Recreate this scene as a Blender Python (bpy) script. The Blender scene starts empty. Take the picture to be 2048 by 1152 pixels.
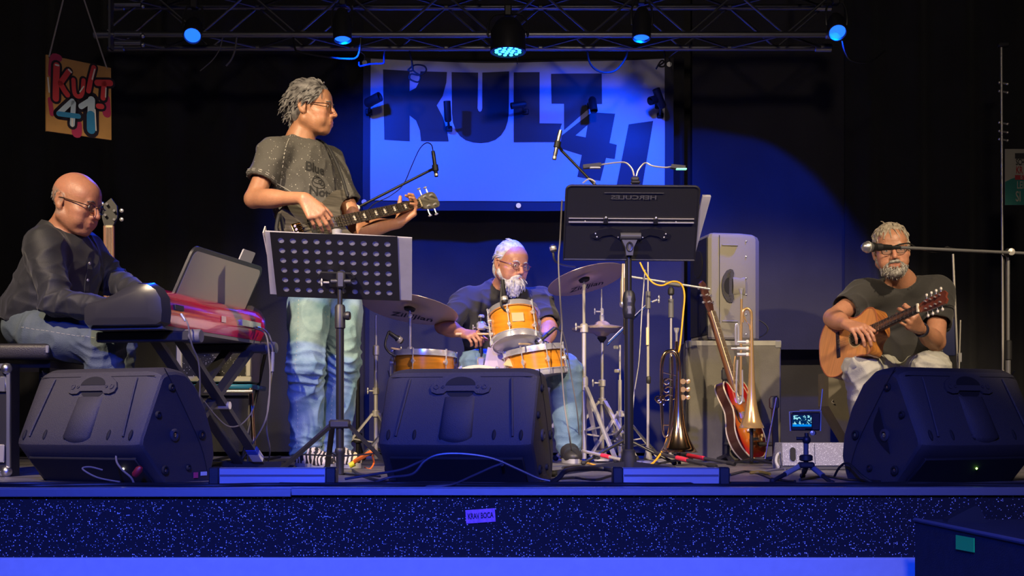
import bpy, bmesh, math, random
import numpy as np
from mathutils import Vector, Matrix
from mathutils.bvhtree import BVHTree
from mathutils.geometry import tessellate_polygon

random.seed(4); np.random.seed(4)
scene = bpy.context.scene
col = scene.collection
F, HZ, CAMZ = 2530.0, 850.0, 0.2          # focal length in px of a 2048 px frame, eye line row, eye height over the stage floor

# ------------------------------------------------------------------ camera
cam_data = bpy.data.cameras.new('camera'); cam = bpy.data.objects.new('camera', cam_data); col.objects.link(cam)
cam.location = (0, 0, CAMZ); cam.rotation_euler = (math.pi/2, 0, 0)
cam_data.sensor_width = 36; cam_data.lens = 36*F/2048
cam_data.shift_y = (HZ-576)/2048
cam_data.clip_end = 60
scene.camera = cam

# ------------------------------------------------------------------ world, exposure
world = bpy.data.worlds.new('dark_club'); scene.world = world; world.use_nodes = True
bg = world.node_tree.nodes['Background']; bg.inputs[0].default_value = (0.09, 0.11, 0.46, 1); bg.inputs[1].default_value = 0.055
vs = scene.view_settings
vs.view_transform = 'Standard'; vs.look = 'None'; vs.exposure = 0.0; vs.gamma = 1.0; vs.use_curve_mapping = False

# ------------------------------------------------------------------ stage lights
def spot(name, loc, target, power, color, angle, blend=0.2, radius=0.06):
    l = bpy.data.lights.new(name, 'SPOT'); l.energy = power; l.color = color
    l.spot_size = math.radians(angle); l.spot_blend = blend; l.shadow_soft_size = radius
    o = bpy.data.objects.new(name, l); col.objects.link(o); o.location = loc
    o.rotation_euler = (Vector(target)-Vector(loc)).to_track_quat('-Z', 'Y').to_euler()
    return o
WARM = (1.0, 0.77, 0.50); BLUE = (0.0, 0.048, 1.0)
for sx, tg, pw, an in ((-2.6, (-1.30, 5.5, 0.72), 1250, 35), (-2.6, (0.70, 6.5, 0.40), 1400, 27), (2.9, (1.75, 6.1, 0.66), 1350, 31), (2.9, (-0.45, 6.0, 0.45), 1100, 29)):
    spot('front_spotlight', (sx, 1.4, 3.6), tg, pw, WARM, an, 0.6, 0.07)
spot('house_blue_spotlight', (-0.5, -0.6, 2.6), (-0.3, 3.95, -0.95), 2000, (0.004, 0.055, 1.0), 58, 0.9, 0.1)
spot('warm_fill_light', (0.3, -1.2, 3.2), (0.0, 6.0, 0.4), 190, (1.0, 0.82, 0.62), 75, 0.6, 0.25)  # added wide fill that lifts the shadows, not a lamp of the room

# ------------------------------------------------------------------ helpers
def W(px, py, d): return Vector(((px-1024)*d/F, d, CAMZ-(py-HZ)*d/F))
def fl(px, py): d = F*CAMZ/(py-HZ); return Vector(((px-1024)*d/F, d, 0))
def V(*a): return Vector(a)

class MB:
    def __init__(s): s.v = []; s.f = []
    def add(s, vs, fs):
        o = len(s.v); s.v += [Vector(p) for p in vs]; s.f += [tuple(i+o for i in f) for f in fs]; return s
    def bm(s, b):
        b.verts.index_update(); return s.add([v.co.copy() for v in b.verts], [[v.index for v in f.verts] for f in b.faces])
    def box(s, c, d, M=None, bev=0.0, seg=1):
        b = bmesh.new(); bmesh.ops.create_cube(b, size=1)
        for v in b.verts: v.co = Vector((v.co.x*d[0], v.co.y*d[1], v.co.z*d[2]))
        if bev: bmesh.ops.bevel(b, geom=list(b.edges), offset=bev, segments=seg, affect='EDGES', profile=0.5)
        for v in b.verts: v.co = (M @ v.co if M else v.co)+Vector(c)
        s.bm(b); b.free(); return s
    def tube(s, a, b, r0, r1=None, n=12, cap=True):
        a = Vector(a); b = Vector(b); r1 = r0 if r1 is None else r1
        z = (b-a); z = z.normalized() if z.length else Vector((0, 0, 1))
        x = z.orthogonal().normalized(); y = z.cross(x)
        vs = []
        for p, r in ((a, r0), (b, r1)):
            for i in range(n):
                t = 2*math.pi*i/n; vs.append(p+x*(r*math.cos(t))+y*(r*math.sin(t)))
        fs = [(i, (i+1) % n, n+(i+1) % n, n+i) for i in range(n)]
        if cap: fs += [tuple(range(n-1, -1, -1)), tuple(range(n, 2*n))]
        return s.add(vs, fs)
    def bar(s, a, b, w, h, up=(0, 0, 1)):
        a = Vector(a); b = Vector(b); z = (b-a).normalized(); x = z.cross(Vector(up))
        x = x.normalized() if x.length > 1e-4 else z.orthogonal().normalized()
        y = x.cross(z); vs = []
        for p in (a, b): vs += [p-x*w/2-y*h/2, p+x*w/2-y*h/2, p+x*w/2+y*h/2, p-x*w/2+y*h/2]
        return s.add(vs, [(0, 1, 5, 4), (1, 2, 6, 5), (2, 3, 7, 6), (3, 0, 4, 7), (3, 2, 1, 0), (4, 5, 6, 7)])
    def path(s, pts, r, n=8, sub=6, closed=False):
        pts = [Vector(p) for p in pts]
        P = []
        m = len(pts)
        rr = r if isinstance(r, (list, tuple)) else [r]*m
        R = []
        if sub > 1 and m > 2:
            rng = range(m if closed else m-1)
            for i in rng:
                g = (lambda k: pts[k % m]) if closed else (lambda k: pts[max(0, min(m-1, k))])
                p0, p1, p2, p3 = g(i-1), g(i), g(i+1), g(i+2)
                for j in range(sub):
                    t = j/sub
                    P.append(0.5*((2*p1)+(p2-p0)*t+(2*p0-5*p1+4*p2-p3)*t*t+(3*p1-p0-3*p2+p3)*t*t*t))
                    R.append(rr[i]*(1-t)+rr[(i+1) % m]*t)
            if not closed: P.append(pts[-1]); R.append(rr[-1])
        else: P = pts; R = list(rr)
        k = len(P); T = []
        for i in range(k):
            a = P[(i-1) % k] if closed or i > 0 else P[i]; b = P[(i+1) % k] if closed or i < k-1 else P[i]
            t = b-a; T.append(t.normalized() if t.length > 1e-9 else Vector((0, 0, 1)))
        x = T[0].orthogonal().normalized(); vs = []
        for i in range(k):
            x = (x-T[i]*x.dot(T[i])); x = x.normalized() if x.length > 1e-6 else T[i].orthogonal().normalized()
            y = T[i].cross(x)
            for j in range(n):
                a = 2*math.pi*j/n; vs.append(P[i]+(x*math.cos(a)+y*math.sin(a))*R[i])
        fs = []
        for i in range(k if closed else k-1):
            o = i*n; q = ((i+1) % k)*n
            for j in range(n): fs.append((o+j, o+(j+1) % n, q+(j+1) % n, q+j))
        if not closed: fs += [tuple(range(n-1, -1, -1)), tuple(range((k-1)*n, k*n))]
        return s.add(vs, fs)
    def lathe(s, prof, o, ax=(0, 0, 1), n=32, closed=False):
        o = Vector(o); z = Vector(ax).normalized(); x = z.orthogonal().normalized(); y = z.cross(x)
        vs = []; k = len(prof)
        for r, h in prof:
            for j in range(n):
                a = 2*math.pi*j/n; vs.append(o+z*h+(x*math.cos(a)+y*math.sin(a))*max(r, 1e-5))
        fs = []
        for i in range(k if closed else k-1):
            a, b = i*n, ((i+1) % k)*n
            for j in range(n): fs.append((a+j, a+(j+1) % n, b+(j+1) % n, b+j))
        if not closed:
            if prof[0][0] > 1e-4: fs.append(tuple(range(n-1, -1, -1)))
            if prof[-1][0] > 1e-4: fs.append(tuple(range((k-1)*n, k*n)))
        return s.add(vs, fs)
    def prism(s, poly, o, ux, uy, t, both=False):
        o = Vector(o); ux = Vector(ux).normalized(); uy = Vector(uy).normalized(); w = ux.cross(uy)
        n = len(poly)
        vs = [o+ux*p[0]+uy*p[1]+w*(-t/2 if both else 0) for p in poly]+[o+ux*p[0]+uy*p[1]+w*(t/2 if both else t) for p in poly]
        fs = [(i, (i+1) % n, n+(i+1) % n, n+i) for i in range(n)]+[tuple(range(n-1, -1, -1)), tuple(range(n, 2*n))]
        return s.add(vs, fs)
    def ball(s, c, r, n=14, m=9, M=None):
        r = r if isinstance(r, (tuple, list)) else (r, r, r); c = Vector(c); vs = []; fs = []
        for i in range(m+1):
            ph = math.pi*i/m
            for j in range(n):
                th = 2*math.pi*j/n; p = Vector((r[0]*math.sin(ph)*math.cos(th), r[1]*math.sin(ph)*math.sin(th), r[2]*math.cos(ph)))
                vs.append((M @ p if M else p)+c)
        for i in range(m):
            for j in range(n): fs.append((i*n+j, i*n+(j+1) % n, (i+1)*n+(j+1) % n, (i+1)*n+j))
        return s.add(vs, fs)
    def xf(s, M): s.v = [M @ p for p in s.v]; return s

def wloc(o):
    p = Vector((0, 0, 0))
    while o: p += o.location; o = o.parent
    return p
def mesh_of(name, v, f):
    me = bpy.data.meshes.new(name); me.from_pydata([tuple(p) for p in v], [], f); return me
def obj(name, mb, m, parent=None, smooth=True, angle=38, weld=False):
    """link one mesh; coordinates in mb are world coordinates"""
    if parent is None:
        lo = Vector([min(p[i] for p in mb.v) for i in range(3)]); hi = Vector([max(p[i] for p in mb.v) for i in range(3)])
        base = Vector(((lo.x+hi.x)/2, (lo.y+hi.y)/2, lo.z))
    else: base = wloc(parent)
    me = mesh_of(name, [Vector(p)-base for p in mb.v], mb.f)
    b = bmesh.new(); b.from_mesh(me)
    if weld: bmesh.ops.remove_doubles(b, verts=b.verts, dist=1e-5)
    bmesh.ops.recalc_face_normals(b, faces=b.faces); b.to_mesh(me); b.free()
    if smooth:
        me.polygons.foreach_set('use_smooth', [True]*len(me.polygons))
        me.set_sharp_from_angle(angle=math.radians(angle))
    me.materials.append(m)
    o = bpy.data.objects.new(name, me); col.objects.link(o); o.parent = parent
    if parent is None: o.location = base
    return o
def tag(o, label, cat, group=None):
    o['label'] = label; o['category'] = cat
    if group: o['group'] = group
    return o
def thing(name, label, cat, loc, group=None):
    o = bpy.data.objects.new(name, None); col.objects.link(o); o.location = loc; o.empty_display_size = 0.05
    return tag(o, label, cat, group)
def struct(o): o['kind'] = 'structure'; return o

# ------------------------------------------------------------------ materials
_m = {}
def mat(name, c, rough=0.5, metal=0.0, bump=0.0, bscale=200.0, var=0.0, vscale=20.0, emit=0.0, coat=0.0, spec=0.5, sheen=0.0, stretch=None, alpha=1.0, var2=None, detail=4.0):
    if name in _m: return _m[name]
    m = bpy.data.materials.new(name); m.use_nodes = True; nt = m.node_tree; b = nt.nodes['Principled BSDF']
    c = tuple(c)+(1,)
    b.inputs['Base Color'].default_value = c; b.inputs['Roughness'].default_value = rough; b.inputs['Metallic'].default_value = metal
    b.inputs['Specular IOR Level'].default_value = spec; b.inputs['Coat Weight'].default_value = coat; b.inputs['Coat Roughness'].default_value = 0.08
    b.inputs['Sheen Weight'].default_value = sheen; b.inputs['Alpha'].default_value = alpha
    if emit: b.inputs['Emission Color'].default_value = c; b.inputs['Emission Strength'].default_value = emit
    vec = None
    if bump or var:
        tc = nt.nodes.new('ShaderNodeTexCoord'); mp = nt.nodes.new('ShaderNodeMapping'); nt.links.new(tc.outputs['Object'], mp.inputs[0])
        if stretch: mp.inputs['Scale'].default_value = stretch
        vec = mp.outputs[0]
    if var:
        nz = nt.nodes.new('ShaderNodeTexNoise'); nz.inputs['Scale'].default_value = vscale; nz.inputs['Detail'].default_value = detail; nt.links.new(vec, nz.inputs['Vector'])
        mx = nt.nodes.new('ShaderNodeMix'); mx.data_type = 'RGBA'
        rp = nt.nodes.new('ShaderNodeValToRGB'); rp.color_ramp.elements[0].position = 0.35; rp.color_ramp.elements[1].position = 0.65
        nt.links.new(nz.outputs['Fac'], rp.inputs[0]); nt.links.new(rp.outputs[0], mx.inputs['Factor'])
        d = var2+(1,) if var2 else tuple(x*(1-var) for x in c[:3])+(1,)
        mx.inputs['A'].default_value = c; mx.inputs['B'].default_value = d
        nt.links.new(mx.outputs['Result'], b.inputs['Base Color'])
    if bump:
        n2 = nt.nodes.new('ShaderNodeTexNoise'); n2.inputs['Scale'].default_value = bscale; n2.inputs['Detail'].default_value = 3; nt.links.new(vec, n2.inputs['Vector'])
        bp = nt.nodes.new('ShaderNodeBump'); bp.inputs['Strength'].default_value = bump; bp.inputs['Distance'].default_value = 0.004
        nt.links.new(n2.outputs['Fac'], bp.inputs['Height']); nt.links.new(bp.outputs[0], b.inputs['Normal'])
    _m[name] = m; return m
def speckle(name, base, dot, scale, thr, rough=0.8, big=None):
    """dark felt or paint with pale flecks"""
    m = mat(name, base, rough, bump=0.5, bscale=300)
    nt = m.node_tree; b = nt.nodes['Principled BSDF']
    tc = nt.nodes.new('ShaderNodeTexCoord'); vo = nt.nodes.new('ShaderNodeTexVoronoi'); vo.inputs['Scale'].default_value = scale
    nt.links.new(tc.outputs['Object'], vo.inputs['Vector'])
    sep = nt.nodes.new('ShaderNodeSeparateColor'); nt.links.new(vo.outputs['Color'], sep.inputs[0])
    # size of a fleck differs from cell to cell; many cells have none
    mr = nt.nodes.new('ShaderNodeMapRange'); mr.inputs['From Min'].default_value = 0.55; mr.inputs['From Max'].default_value = 1.0; mr.inputs['To Min'].default_value = 0.0; mr.inputs['To Max'].default_value = thr
    nt.links.new(sep.outputs[0], mr.inputs['Value'])
    lt = nt.nodes.new('ShaderNodeMath'); lt.operation = 'LESS_THAN'; nt.links.new(vo.outputs['Distance'], lt.inputs[0]); nt.links.new(mr.outputs[0], lt.inputs[1])
    mx = nt.nodes.new('ShaderNodeMix'); mx.data_type = 'RGBA'; nt.links.new(lt.outputs[0], mx.inputs['Factor'])
    mx.inputs['A'].default_value = tuple(base)+(1,); mx.inputs['B'].default_value = tuple(dot)+(1,)
    nt.links.new(mx.outputs['Result'], b.inputs['Base Color']); return m

M_black = mat('black_plastic', (0.018, 0.018, 0.02), 0.45, bump=0.15, bscale=500)
M_blackm = mat('black_painted_metal', (0.014, 0.014, 0.015), 0.32, spec=0.6)
M_satin = mat('satin_black', (0.03, 0.03, 0.033), 0.5)
M_rubber = mat('black_rubber', (0.012, 0.012, 0.013), 0.7)
M_cable = mat('cable_black', (0.012, 0.012, 0.013), 0.42)
M_greyc = mat('cable_grey', (0.16, 0.15, 0.15), 0.5)
M_chrome = mat('chrome', (0.80, 0.80, 0.82), 0.20, 0.72)
M_nickel = mat('brushed_steel', (0.66, 0.63, 0.57), 0.30, 0.6)
M_alu = mat('aluminium', (0.62, 0.63, 0.66), 0.35, 1.0)
M_poly = mat('speaker_plastic', (0.042, 0.040, 0.044), 0.55, bump=0.6, bscale=420)
M_polyd = mat('speaker_recess', (0.006, 0.006, 0.007), 0.8)
M_grille = mat('speaker_grille', (0.010, 0.010, 0.011), 0.6, bump=0.4, bscale=300)
M_white = mat('white_paint', (0.75, 0.75, 0.76), 0.5)
M_paper = mat('paper', (0.55, 0.54, 0.54), 0.75, var=0.1, vscale=30)
def thin(m, c, w):
    nt = m.node_tree; tr = nt.nodes.new('ShaderNodeBsdfTranslucent'); tr.inputs[0].default_value = c; mx = nt.nodes.new('ShaderNodeMixShader'); mx.inputs[0].default_value = w
    out = nt.nodes['Material Output']; nt.links.new(nt.nodes['Principled BSDF'].outputs[0], mx.inputs[1]); nt.links.new(tr.outputs[0], mx.inputs[2]); nt.links.new(mx.outputs[0], out.inputs[0])
thin(M_paper, (.75, .74, .72, 1), .45)
M_red = mat('red_tape', (0.75, 0.03, 0.06), 0.5)
M_brass = mat('lacquered_brass', (0.88, 0.58, 0.24), 0.20, 0.72)
M_cym = mat('cymbal_bronze', (0.72, 0.56, 0.46), 0.30, 0.45, bump=0.05, bscale=60)
M_cymink = mat('cymbal_ink', (0.02, 0.02, 0.02), 0.5)
M_amber = mat('amber_lacquer', (0.80, 0.30, 0.02), 0.22, coat=0.8, var=0.25, vscale=6, stretch=(1, 1, 12))
M_head = mat('drum_head', (0.78, 0.77, 0.74), 0.4)
M_clearhead = mat('drum_head_clear', (0.55, 0.55, 0.62), 0.18, spec=0.8)
M_wood = mat('spruce_top', (0.62, 0.27, 0.09), 0.28, coat=0.5, var=0.18, vscale=8, stretch=(1, 14, 1))
M_cream = mat('cream_plastic', (0.80, 0.68, 0.42), 0.4)
M_screw = mat('steel_screw', (0.7, 0.7, 0.72), 0.25, 1.0)
M_yellow = mat('cable_yellow', (0.85, 0.45, 0.02), 0.5)
M_orange = mat('cable_orange', (0.80, 0.17, 0.02), 0.5)
# ================================================================== the room
m_floor = mat('stage_floor_paint', (0.17, 0.16, 0.18), 0.42, bump=0.3, bscale=90, var=0.45, vscale=7)
m_wallk = mat('black_wall', (0.012, 0.012, 0.016), 0.9, bump=0.3, bscale=60)
m_wallg = mat('charcoal_wall', (0.050, 0.047, 0.050), 0.85, bump=0.3, bscale=60, var=0.25, vscale=5)
m_ceil = mat('black_ceiling', (0.008, 0.008, 0.011), 0.9)
m_carp = speckle('flecked_carpet', (0.012, 0.012, 0.016), (0.92, 0.92, 0.95), 215.0, 0.42, 0.95)
m_low = mat('white_painted_wall', (0.70, 0.70, 0.72), 0.55, bump=0.9, bscale=9, var=0.06, vscale=30)
SF = 3.95
struct(obj('floor', MB().box((0, (SF+.06+8.4)/2, -0.05), (8.6, 8.4-SF-.06, 0.10)), m_floor))
struct(obj('floor', MB().box((0, 0.0, -1.05), (12, 7.9, 0.1)), m_wallk))
struct(obj('wall_back', MB().box((0, 8.38, 1.3), (8.6, 0.1, 3.8)), m_wallg))
struct(obj('wall_left', MB().box((-4.3, 6.1, 1.3), (0.1, 4.5, 3.8)), m_wallk))
struct(obj('wall_right', MB().box((4.3, 6.1, 1.3), (0.1, 4.5, 3.8)), m_wallk))
struct(obj('ceiling', MB().box((0, 6.3, 3.25), (8.6, 4.4, 0.1)), m_ceil))
zb = W(0, 1115, SF).z
struct(obj('wall_front', MB().box((0, SF+0.031, zb/2-0.0005), (8.6, 0.05, -zb-0.001)), m_carp))
struct(obj('baseboard_front', MB().box((0, SF+0.02, (zb-1.0)/2), (8.6, 0.075, 1.0+zb), bev=0.004), m_low))
xs = W(583, 0, SF).x
M_edge = mat('edge_metal', (0.45, 0.46, 0.52), 0.4, 0.85, bump=0.1, bscale=40)
t = MB().box(((-4.3+xs)/2, SF-0.004, -0.011), (xs+4.3, 0.012, 0.026), bev=0.002); t.box(((-4.3+xs)/2, SF+0.02, 0.0025), (xs+4.3, 0.05, 0.004))
struct(obj('trim_1', t, M_edge))
t = MB().box(((4.3+xs)/2, SF-0.002, -0.008), (4.3-xs, 0.012, 0.024), bev=0.002); t.box(((4.3+xs)/2, SF+0.02, 0.0035), (4.3-xs, 0.05, 0.004))
struct(obj('trim_2', t, M_edge))

# ------------------------------------------------------------------ curtains: pleated cloth, each its own panel
m_curt = mat('black_molton', (0.020, 0.020, 0.024), 0.95, bump=0.5, bscale=160, sheen=0.25, var=0.3, vscale=3)
m_curt2 = mat('charcoal_backcloth', (0.040, 0.039, 0.044), 0.95, bump=0.4, bscale=160, sheen=0.2, var=0.2, vscale=3)
def curtain(x0, x1, y, z0, z1, amp, wl, m, label, seed):
    rnd = random.Random(seed); ph = [rnd.uniform(0, 6.3) for _ in range(4)]
    nx = max(8, int((x1-x0)/0.018)); nz = 14; b = MB(); vs = []; fs = []
    for i in range(nx+1):
        x = x0+(x1-x0)*i/nx
        for j in range(nz+1):
            z = z0+(z1-z0)*j/nz
            w = math.sin(2*math.pi*x/wl+ph[0]+0.8*math.sin(x*2.1+ph[1]))+0.45*math.sin(2*math.pi*x/(wl*0.53)+ph[2]+0.3*z)
            vs.append((x, y+amp*w*(0.75+0.25*math.sin(z*1.7+ph[3])), z))
    for i in range(nx):
        for j in range(nz):
            a = i*(nz+1)+j; fs.append((a, a+nz+1, a+nz+2, a+1))
    n = len(vs); vs2 = vs+[(x, yy+0.006, z) for x, yy, z in vs]
    fs2 = fs+[tuple(q+n for q in reversed(f)) for f in fs]
    for i in range(nx):
        for j in (0, nz):
            a = i*(nz+1)+j; c = a+nz+1; fs2.append((a, c, c+n, a+n))
    b.add(vs2, fs2); return tag(obj('stage_curtain', b, m, angle=80), label, 'curtain')
CY = 8.12
curtain(-4.2, W(728, 0, CY).x, CY-0.05, 0.03, 3.15, 0.035, 0.34, m_curt, 'wide black pleated curtain left of the lettered banner', 1)
curtain(W(700, 0, CY).x, W(1372, 0, CY).x, CY+0.08, 0.02, 3.15, 0.010, 0.5, m_curt2, 'flat charcoal backcloth hanging behind the lettered banner and the drummer', 2)
curtain(W(1384, 0, CY).x, W(1692, 0, CY).x, CY, W(0, 699, CY).z, 3.15, 0.010, 0.7, m_curt2, 'short charcoal backcloth panel with hem above the speaker cabinet', 3)
curtain(W(1686, 0, CY).x, 4.2, CY-0.06, 0.03, 3.15, 0.035, 0.3, m_curt, 'black pleated curtain behind the seated guitarist', 4)
# ================================================================== implicit surfaces for bodies, cloth and hair
def nrm(v): v = np.asarray(v, float); return v/max(1e-9, np.linalg.norm(v))
def smin(a, b, k):
    h = np.clip(0.5+0.5*(b-a)/k, 0, 1); return b+(a-b)*h-k*h*(1-h)
class SDF:
    def __init__(s): s.ops = []
    def cap(s, a, b, ra, rb=None, k=0.02, sub=False):
        a = np.array(a, float); b = np.array(b, float); rb = ra if rb is None else rb
        s.ops.append(('c', (a, b, ra, rb), k, sub, (a+b)/2, np.linalg.norm(b-a)/2+max(ra, rb))); return s
    def ell(s, c, r, R=None, k=0.02, sub=False):
        c = np.array(c, float); r = np.array(r, float); R = np.eye(3) if R is None else np.array(R, float)
        s.ops.append(('e', (c, r, R), k, sub, c, r.max())); return s
    def half(s, p, n, k=0.004, near=None):
        """keep the side opposite to n; near=(centre, radius) limits the cut to a ball"""
        s.ops.append(('h', (np.array(p, float), nrm(n)), k, near, None, None)); return s
    def bounds(s):
        lo = np.full(3, 1e9); hi = -lo
        for t, a, k, sub, c, r in s.ops:
            if t == 'h' or sub: continue
            if t == 'c':
                for p, q in ((a[0], a[2]), (a[1], a[3])): lo = np.minimum(lo, p-q); hi = np.maximum(hi, p+q)
            else: lo = np.minimum(lo, c-r); hi = np.maximum(hi, c+r)
        return lo-0.03, hi+0.03
    def ev(s, P, cull=None):
        D = np.full(len(P), 1.0, np.float32)
        if cull is not None: lo, hi = cull
        for t, a, k, sub, c, r in s.ops:
            if t == 'h':
                d = (P-a[0].astype(np.float32)) @ a[1].astype(np.float32)
                if sub is not None:
                    q = np.linalg.norm(P-np.array(sub[0], np.float32), axis=1)-sub[1]; d = np.where(q < 0, d, -1)
                D = np.maximum(D, d); continue
            if cull is not None:
                g = np.maximum(np.maximum(lo-c, c-hi), 0)
                if np.linalg.norm(g)-r > k+0.06: continue
            if t == 'c':
                ab = (a[1]-a[0]).astype(np.float32); pa = P-a[0].astype(np.float32)
                h = np.clip(pa @ ab/max(1e-9, float(ab @ ab)), 0, 1)
                d = np.linalg.norm(pa-h[:, None]*ab, axis=1)-(a[2]+(a[3]-a[2])*h)
            else:
                q = (P-a[0].astype(np.float32)) @ a[2].T.astype(np.float32)
                k0 = np.linalg.norm(q/a[1], axis=1); k1 = np.linalg.norm(q/(a[1]**2), axis=1)
                d = k0*(k0-1)/np.maximum(k1, 1e-6)
            d = d.astype(np.float32)
            D = -smin(-D, d, k) if sub else smin(D, d, k)
        return D
    def mesh(s, h=0.005, smooth=1):
        lo, hi = s.bounds(); B = 8
        nb = np.ceil((hi-lo)/(h*B)).astype(int)+1
        N = nb*B+1
        bi = np.stack(np.meshgrid(*[np.arange(n) for n in nb], indexing='ij'), -1).reshape(-1, 3)
        cen = (lo+(bi+0.5)*B*h).astype(np.float32)
        d = np.concatenate([s.ev(cen[i:i+4096], (cen[i:i+4096].min(0), cen[i:i+4096].max(0))) for i in range(0, len(cen), 4096)])
        act = bi[np.abs(d) < B*h*1.75+0.01]
        G = np.full(tuple(N), 1.0, np.float32)
        ins = bi[d < 0]
        for i, j, k in ins: G[i*B:i*B+B+1, j*B:j*B+B+1, k*B:k*B+B+1] = -1
        loc = np.stack(np.meshgrid(*[np.arange(B+1)]*3, indexing='ij'), -1).reshape(-1, 3)
        C = 24
        for c0 in range(0, len(act), C):
            ab = act[c0:c0+C]
            idx = (ab[:, None, :]*B+loc[None]).reshape(-1, 3)
            P = (lo+idx*h).astype(np.float32)
            G[idx[:, 0], idx[:, 1], idx[:, 2]] = s.ev(P, (P.min(0), P.max(0)))
        return nets(G, lo, h, smooth)
def nets(G, lo, h, smooth):
    S = G < 0
    n = np.array(G.shape)
    cs = np.zeros(tuple(n-1), np.int8)
    for a in (0, 1):
        for b in (0, 1):
            for c in (0, 1): cs += S[a:n[0]-1+a, b:n[1]-1+b, c:n[2]-1+c]
    ci = np.argwhere((cs > 0) & (cs < 8))
    vid = np.full(tuple(n-1), -1, np.int32); vid[ci[:, 0], ci[:, 1], ci[:, 2]] = np.arange(len(ci))
    acc = np.zeros((len(ci), 3)); cnt = np.zeros(len(ci))
    cor = [(a, b, c) for a in (0, 1) for b in (0, 1) for c in (0, 1)]
    for p in cor:
        for ax in range(3):
            if p[ax]: continue
            q = list(p); q[ax] = 1
            g0 = G[ci[:, 0]+p[0], ci[:, 1]+p[1], ci[:, 2]+p[2]]; g1 = G[ci[:, 0]+q[0], ci[:, 1]+q[1], ci[:, 2]+q[2]]
            m = (g0 < 0) != (g1 < 0)
            t = np.where(m, g0/np.where(m, g0-g1, 1), 0)
            pos = np.tile(np.array(p, float), (len(ci), 1)); pos[:, ax] += t
            acc += pos*m[:, None]; cnt += m
    v = lo+(ci+acc/np.maximum(cnt, 1)[:, None])*h
    faces = []
    for ax in range(3):
        u, w = (ax+1) % 3, (ax+2) % 3
        sl0 = [slice(1, n[i]-1) for i in range(3)]; sl1 = list(sl0)
        sl0[ax] = slice(0, n[ax]-1); sl1[ax] = slice(1, n[ax])
        A = S[tuple(sl0)]; Bq = S[tuple(sl1)]
        e = np.argwhere(A != Bq)
        if not len(e): continue
        fl_ = A[e[:, 0], e[:, 1], e[:, 2]]
        off = np.ones(3, int); off[ax] = 0; e = e+off
        def g(du, dw):
            q = e.copy(); q[:, u] += du; q[:, w] += dw; return vid[q[:, 0], q[:, 1], q[:, 2]]
        f = np.stack([g(-1, -1), g(0, -1), g(0, 0), g(-1, 0)], 1)
        f[~fl_] = f[~fl_][:, ::-1]; faces.append(f)
    f = np.concatenate(faces)
    f = f[(f >= 0).all(1)]
    for _ in range(smooth): v = relax(v, f)
    return v, f
def relax(v, f, w=0.5):
    a = np.concatenate([f[:, i] for i in range(4)]); b = np.concatenate([f[:, (i+1) % 4] for i in range(4)])
    s = np.zeros_like(v); c = np.bincount(a, minlength=len(v))+np.bincount(b, minlength=len(v))
    for ax in range(3):
        s[:, ax] = np.bincount(a, v[b, ax], len(v))+np.bincount(b, v[a, ax], len(v))
    return v*(1-w)+w*s/np.maximum(c, 1)[:, None]
def vnormals(v, f):
    n = np.cross(v[f[:, 2]]-v[f[:, 0]], v[f[:, 3]]-v[f[:, 1]]); o = np.zeros_like(v)
    for i in range(4):
        for ax in range(3): o[:, ax] += np.bincount(f[:, i], n[:, ax], len(v))
    return o/np.maximum(np.linalg.norm(o, axis=1), 1e-12)[:, None]
def waves(P, scale, seed, n=10, aniso=None):
    r = np.random.RandomState(seed); o = np.zeros(len(P))
    Q = P*scale if aniso is None else P*scale*np.array(aniso)
    for i in range(n):
        d = r.normal(size=3); d /= np.linalg.norm(d); d *= r.uniform(0.5, 1.6)
        w = 0.6*np.sin(Q @ (r.normal(size=3)*0.5)+r.uniform(0, 6))
        o += np.sin(Q @ d*2*math.pi+r.uniform(0, 6.3)+w*2)
    return o/math.sqrt(n)
def folds(P, scale, seed, sharp=1.6, aniso=None):
    a = waves(P, scale, seed, 7, aniso); return np.exp(-np.abs(a)*sharp)-0.45
def quadobj(name, v, f, m, parent, attr=None):
    base = np.array(wloc(parent)); me = bpy.data.meshes.new(name)
    me.vertices.add(len(v)); me.vertices.foreach_set('co', (v-base).astype(np.float32).ravel())
    me.loops.add(4*len(f)); me.loops.foreach_set('vertex_index', f.astype(np.int32).ravel())
    me.polygons.add(len(f)); me.polygons.foreach_set('loop_start', np.arange(len(f), dtype=np.int32)*4)
    me.update(calc_edges=True); me.validate()
    me.polygons.foreach_set('use_smooth', np.ones(len(f), bool))
    if attr is not None:
        ca = me.attributes.new('tint', 'FLOAT_COLOR', 'POINT'); ca.data.foreach_set('color', attr.astype(np.float32).ravel())
    me.materials.append(m)
    o = bpy.data.objects.new(name, me); col.objects.link(o); o.parent = parent; return o
def frame(yaw, pitch=0, roll=0):
    """rows: forward, left, up"""
    a, p, r = map(math.radians, (yaw, pitch, roll))
    f = np.array([math.cos(a)*math.cos(p), math.sin(a)*math.cos(p), -math.sin(p)]); l = np.array([-math.sin(a), math.cos(a), 0]); u = np.cross(f, l)
    l2 = l*math.cos(r)+u*math.sin(r); u2 = np.cross(f, l2)
    return np.array([f, l2, u2])
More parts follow.
